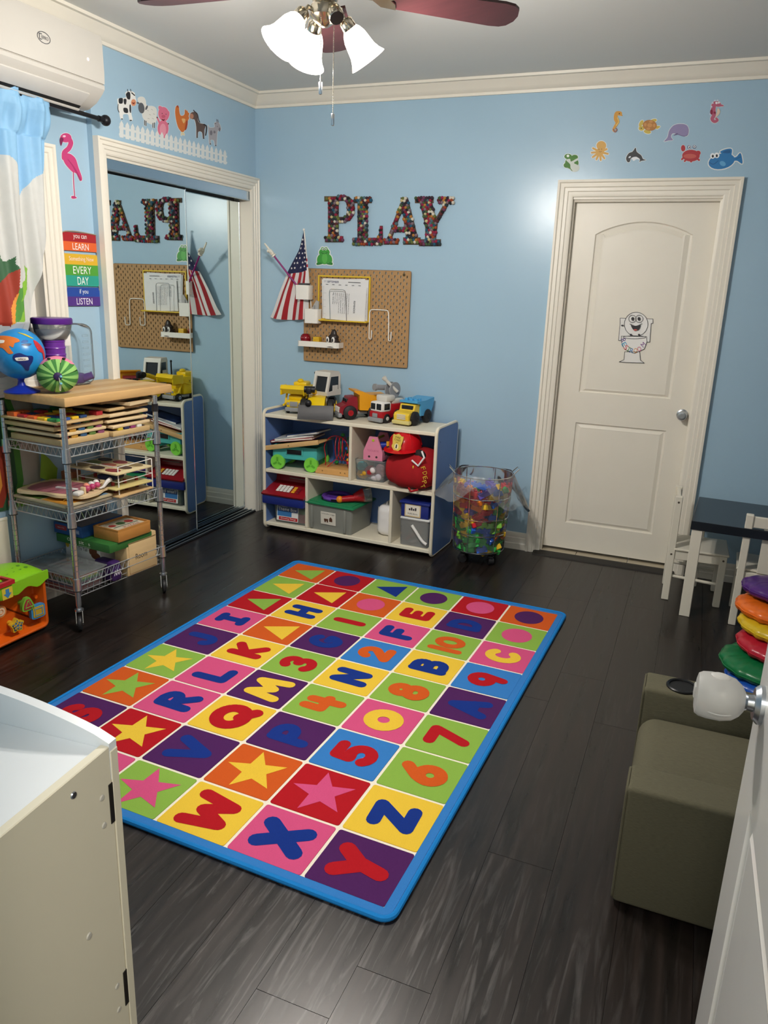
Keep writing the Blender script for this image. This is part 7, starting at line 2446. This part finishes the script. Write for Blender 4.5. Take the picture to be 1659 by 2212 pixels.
mb.grid(inn, 96, 30)
obj('bag_wall', mb, FILM, bag, ang=.6)
mb = MB()
mb.grid(outr, 110, 14)
obj('folded_rim', mb, clearmat('#eef2f2', .11, .25, 'plastic_film_fold'), bag, ang=.5)

# ================================================================ play table, chairs
WPNT = M('#ded8c8', .4, var=.03, key='white_furniture_paint')
BTOP = M('#1d2229', .22, var=.06, key='black_table_top')
tb_ = thing('play_table', 'low childrens table with black top and white legs against the back wall', 'table', (2.85, -.60, 0), math.radians(-3))
part('table_top', tb_, BTOP, lambda m: m.box(-.005, .80, -.055, .480, .458, .502, .002, 1))
for x, y in ((.002, -.05), (.745, -.05), (.002, .425), (.745, .425)):
    part('leg', tb_, WPNT, lambda m: m.box(x, x + .050, y, y + .050, 0, .458, .002, 1), smooth=False)


def chair(t, W_=.275, D_=.27, hs=.292, hb=.568, dots=True):
    """seat front at -x.. local: back posts at x = 0, seat towards +x, width along y"""
    for y in (0, W_ - .034):
        part('back_post', t, WPNT, lambda m: m.box(-.018, .018, y, y + .034, 0, hb, .003, 1), smooth=False)
        part('front_leg', t, WPNT, lambda m: m.box(D_ - .034, D_, y, y + .034, 0, hs - .012, .003, 1), smooth=False)
        part('side_rail', t, WPNT, lambda m: m.box(.018, D_ - .03, y + .006, y + .026, hs - .062, hs - .012, .002, 1), smooth=False)
        part('side_rung', t, WPNT, lambda m: m.cyl((.0, y + .017, .135), (D_ - .017, y + .017, .120), .0085))
    part('seat', t, WPNT, lambda m: m.box(.012, D_ + .008, -.004, W_ + .004, hs - .012, hs, .003, 1), smooth=False)
    for x in (.0, D_ - .03):
        part('cross_rail', t, WPNT, lambda m: m.box(x - .008, x + .014, .03, W_ - .03, hs - .062, hs - .014, .002, 1), smooth=False)
    part('top_rail', t, WPNT, lambda m: m.box(-.010, .010, .03, W_ - .03, hb - .062, hb - .008, .003, 1), smooth=False)
    part('back_splat', t, WPNT, lambda m: m.box(-.006, .006, W_ / 2 - .052, W_ / 2 + .052, hs - .01, hb - .058, .002, 1), smooth=False)
    if dots:
        for y in (-.0008, W_ + .0002):
            for x, z in ((0, hb - .03), (0, hs - .035), (D_ - .017, hs - .035)):
                part('bolt_cap', t, M('#5a5348', .5, .5, key='bolt'), lambda m: m.cyl((x, y - .0002, z), (x, y + .0012, z), .0055, n=12))
    for i, s in enumerate('5 3'):
        if s != ' ':
            part('carved_figure', t, M('#cfc8b6', .5, key='carved'), lambda m: m.tube([Vector((-.0065, W_ / 2 - .02 + .04 * a, hs + .10 + i * .035 + .035 * b)) for a, b in arc(.5, .5, .35, .4, 150, -120, 8)], .003, 5))


c1 = thing('child_chair', 'white wooden child chair tucked under the table in front of the restroom door', 'chair', (2.772, -.462, 0), math.radians(2))
chair(c1)
c2 = thing('child_chair', 'white wooden child chair with carved back at the near side of the table', 'chair', (3.078, -.652, 0), math.radians(0))
# its back faces the room: seat towards the table
c2.rotation_euler = (0, 0, math.radians(88))
c2.location = (3.350, -.645, 0)
chair(c2)
c2.location = (3.355, -.650, 0)
# ================================================================ stack of round cushions
CUSH = (('blue', '#1a4fa8', .0, 3.235, -1.300), ('green', '#0f6a3a', .052, 3.205, -1.262), ('red', '#b01d30', .112, 3.262, -1.190), ('yellow', '#cfae22', .170, 3.262, -1.120), ('orange', '#e0691a', .222, 3.245, -1.060), ('purple', '#4a1f6e', .285, 3.265, -.975))
for i, (cn, col, z, x, y) in enumerate(CUSH):
    pos = ('lowest', 'second from the bottom', 'third from the bottom', 'fourth from the bottom', 'fifth from the bottom', 'topmost')[i]
    t = thing('round_cushion', 'round shiny %s vinyl floor cushion, %s in the stack' % (cn, pos), 'cushion', (x, y, z), rb4.uniform(0, 3), 'round vinyl cushions in the stack', )
    t.rotation_euler = (math.radians((0, 3, 4, 5, 6, 7)[i]) * .6, math.radians((0, 2, 3, 4, 5, 6)[i]) * .5, .4 * i)
    VM = M(col, .28, var=.04, bump=.25, bs=22, key='vinyl_' + cn)
    pr_ = rb4.uniform(0, 6)
    def f(u, v, pr_=pr_, i=i):
        a, b = 2 * PI * u, PI * (v - .5)
        sg_ = lambda q, k: math.copysign(abs(q) ** k, q)
        pk = .006 * math.sin(14 * a + pr_) * abs(math.cos(b)) ** 2 + .004 * math.sin(23 * a)
        r = .183 * sg_(math.cos(b), .55)
        h = .036 * sg_(math.sin(b), .8) * (1 - .22 * math.exp(-(r / .05) ** 2)) + .036
        return ((r + pk * .6) * math.cos(a), (r + pk * .6) * math.sin(a), h + pk * .35 * sg_(math.sin(b), 1))
    part('pad', t, VM, lambda m: m.grid(f, 72, 16), ang=3)
    part('piping', t, VM, lambda m: m.tube([((.184 + .0025 * math.sin(14 * a + pr_)) * math.cos(a), (.184 + .0025 * math.sin(14 * a + pr_)) * math.sin(a), .036) for a in [2 * PI * q / 60 for q in range(60)]], .0028, 6, closed=True))

# ================================================================ olive child's sofa with cup holder
OLV = M('#5a5643', .92, var=.42, vs=70, stretch=(1, 12, 12), bump=.4, bs=300, key='olive_tweed')
so = thing('kids_armchair', 'olive tweed kids armchair with black cup holder in its far arm', 'armchair', (2.752, -2.785, 0))
SD, SW = .60, .66
def arm(y0, y1, h):
    def fn(m):
        m.box(.0, SD, y0, y1, .012, h, .013, 3)
    return fn
near = part('arm', so, OLV, arm(0, .118, .362))
far = part('arm', so, OLV, arm(SW - .125, SW, .372))
part('seat_base', so, OLV, lambda m: m.box(.006, SD - .05, .112, SW - .12, .012, .20, .012, 3))
part('seat_cushion', so, OLV, lambda m: m.box(.002, SD - .06, .120, SW - .128, .17, .298, .055, 6))
part('backrest', so, OLV, lambda m: m.box(SD - .12, SD + .03, .02, SW - .02, .02, .60, .05, 5))
for y0, y1, h in ((.004, .114, .358), (SW - .121, SW - .004, .368)):
    part('front_piping', so, OLV, lambda m: m.tube([(.001, a, b) for a, b in rrect(y0, y1, .016, h, .022, 5)], .0035, 6, closed=True))
hc = unp(2, .376, 1473, 1496) - so.location
part('cup_holder', so, M('#0c0c0e', .35, key='cup_holder_black'), lambda m: m.lathe([(.038, -.06), (.038, -.0), (.039, .003), (.045, .005), (.048, .002), (.048, -.002)], 32, Matrix.Translation((hc.x, SW - .068, .374))))
part('cup_well', so, M('#050506', .6), lambda m: m.cyl((hc.x, SW - .068, .368), (hc.x, SW - .068, .3735), .0385, n=30))
for x in (.04, SD - .06):
    for y in (.05, SW - .06):
        part('foot', so, BLACK, lambda m: m.cyl((x, y, 0), (x, y, .014), .018))

# ================================================================ open entrance door with knob cover
d2 = struct(thing('door_2', None, None, (2.953, -4.085, .012), math.radians(1.0)))
# slab runs from the hinge along +y; room side faces -x
WDR = .80
T2a = frame((-.0, WDR, 0), (0, -1, 0), (0, 0, 1), (-1, 0, 0))
moulded_door(d2, WDR, 2.02, T2a)
GLO = M('#e4e2de', .16, var=.02, key='gloss_door_paint')
for o in list(d2.children):
    o.data.materials[0] = GLO
kT = frame((.0, WDR - .062, .928), (0, 1, 0), (0, 0, 1), (-1, 0, 0))
part('rose', d2, STEEL, lambda m: m.lathe([(0, 0), (.031, 0), (.031, .006), (.025, .013), (0, .013)], 30, kT))
part('knob_neck', d2, STEEL, lambda m: m.lathe([(.014, .01), (.012, .022), (.016, .030), (.018, .034)], 24, kT))
FRS = M('#d9d8d4', .45, var=.03, key='frosted_cover', trans=.5, ior=1.2)
cv = thing('knob_cover', 'frosted white child safety cover around the entrance door knob', 'knob cover', d2.matrix_basis @ (kT @ Vector((0, 0, .03))), 0)
kC = Matrix.Rotation(math.radians(1.0), 4, 'Z') @ frame((0, 0, 0), (0, 1, 0), (0, 0, 1), (-1, 0, 0))
part('shell', cv, FRS, lambda m: m.lathe([(.016, -.004), (.025, .002), (.033, .012), (.0372, .028), (.0372, .048), (.0355, .060), (.032, .066), (.024, .068), (0, .068)], 40, kC))
part('seam_ring', cv, FRS, lambda m: m.tube([kC @ Vector((.0382 * math.cos(a), -.012, .034 + .033 * math.sin(a))) for a in [PI * 2 * q / 40 for q in range(40)]], .0013, 5, closed=True))
part('thumb_hole', cv, M('#b9b7b2', .5, key='cover_hole'), lambda m: m.ball(kC @ Vector((.0, .0345, .036)), (.016, .012, .005), 18, 8))
part('side_tab', cv, FRS, lambda m: m.box(-.071, -.060, -.010, .010, -.008, .014, .003))
part('inner_knob', cv, M('#b5b2ab', .3, .3, key='inner_knob'), lambda m: m.ball(kC @ Vector((0, 0, .030)), .024, 20, 12))

# ================================================================ white toy kitchen back in the foreground
KH = .85
KX, KY = 2.012, -3.735
PANW = M('#d9d1ba', .45, var=.02, key='melamine_cream')
TOPW = M('#dfe2e3', .4, var=.015, key='melamine_white')
kt = thing('toy_cabinet', 'white wooden toy cabinet with arched rail and hinged front in the foreground', 'cabinet', (KX, KY, 0), math.radians(4))
part('side_panel', kt, PANW, lambda m: m.box(-.016, .0, -.42, -.021, .0, KH, .0015, 1), smooth=False)
part('far_side_panel', kt, PANW, lambda m: m.box(-.66, -.644, -.42, -.021, 0, KH, .0015, 1), smooth=False)
part('top_panel', kt, TOPW, lambda m: m.box(-.644, -.016, -.42, -.021, KH - .020, KH - .006, .001, 1), smooth=False)
part('back_panel', kt, PANW, lambda m: m.box(-.644, -.016, -.42, -.412, .02, KH - .02), smooth=False)
part('bottom_panel', kt, PANW, lambda m: m.box(-.644, -.016, -.412, -.021, .05, .066), smooth=False)
NA = 24
archp = [(0.0, KH - .06), (0.0, KH + .004)] + [(-.66 * i / NA, KH + .004 + .052 * math.sin(PI * i / NA) ** .75) for i in range(1, NA)] + [(-.66, KH + .004), (-.66, KH - .06)]
part('arched_rail', kt, TOPW, lambda m: m.prism(archp, .004, .021, frame((0, 0, 0), (1, 0, 0), (0, 0, 1), (0, -1, 0))), ang=.5)
part('front_door', kt, PANW, lambda m: m.box(-.658, -.002, -.019, -.003, .02, KH - .063, .001, 1), smooth=False)
part('front_edge', kt, PANW, lambda m: m.box(-.003, .0015, -.0205, -.0035, .02, KH - .010, .001, 1), smooth=False)
DKS = M('#4a4640', .35, .8, key='dark_hinge')
for z in (KH - .10, KH - .47):
    part('hinge', kt, DKS, lambda m: m.box(-.001, .0012, -.030, -.0205, z - .036, z + .036, .0005, 1), smooth=False)
    for dz in (-.026, .024):
        part('screw_cap', kt, M('#bdb8ac', .4, key='screw_cap_cream'), lambda m: m.lathe([(0, .0016), (.004, .0014), (.0055, 0)], 14, frame((0, -.046, z + dz), (0, 1, 0), (0, 0, 1), (1, 0, 0))))
for y, z in ((-.105, KH - .03), (-.10, KH - .29)):
    part('screw', kt, STEEL if z > KH - .1 else M('#bdb8ac', .4, key='screw_cap_cream'), lambda m: m.lathe([(0, .0022), (.005, .0018), (.006, 0)], 14, frame((0, y, z), (0, 1, 0), (0, 0, 1), (1, 0, 0))))
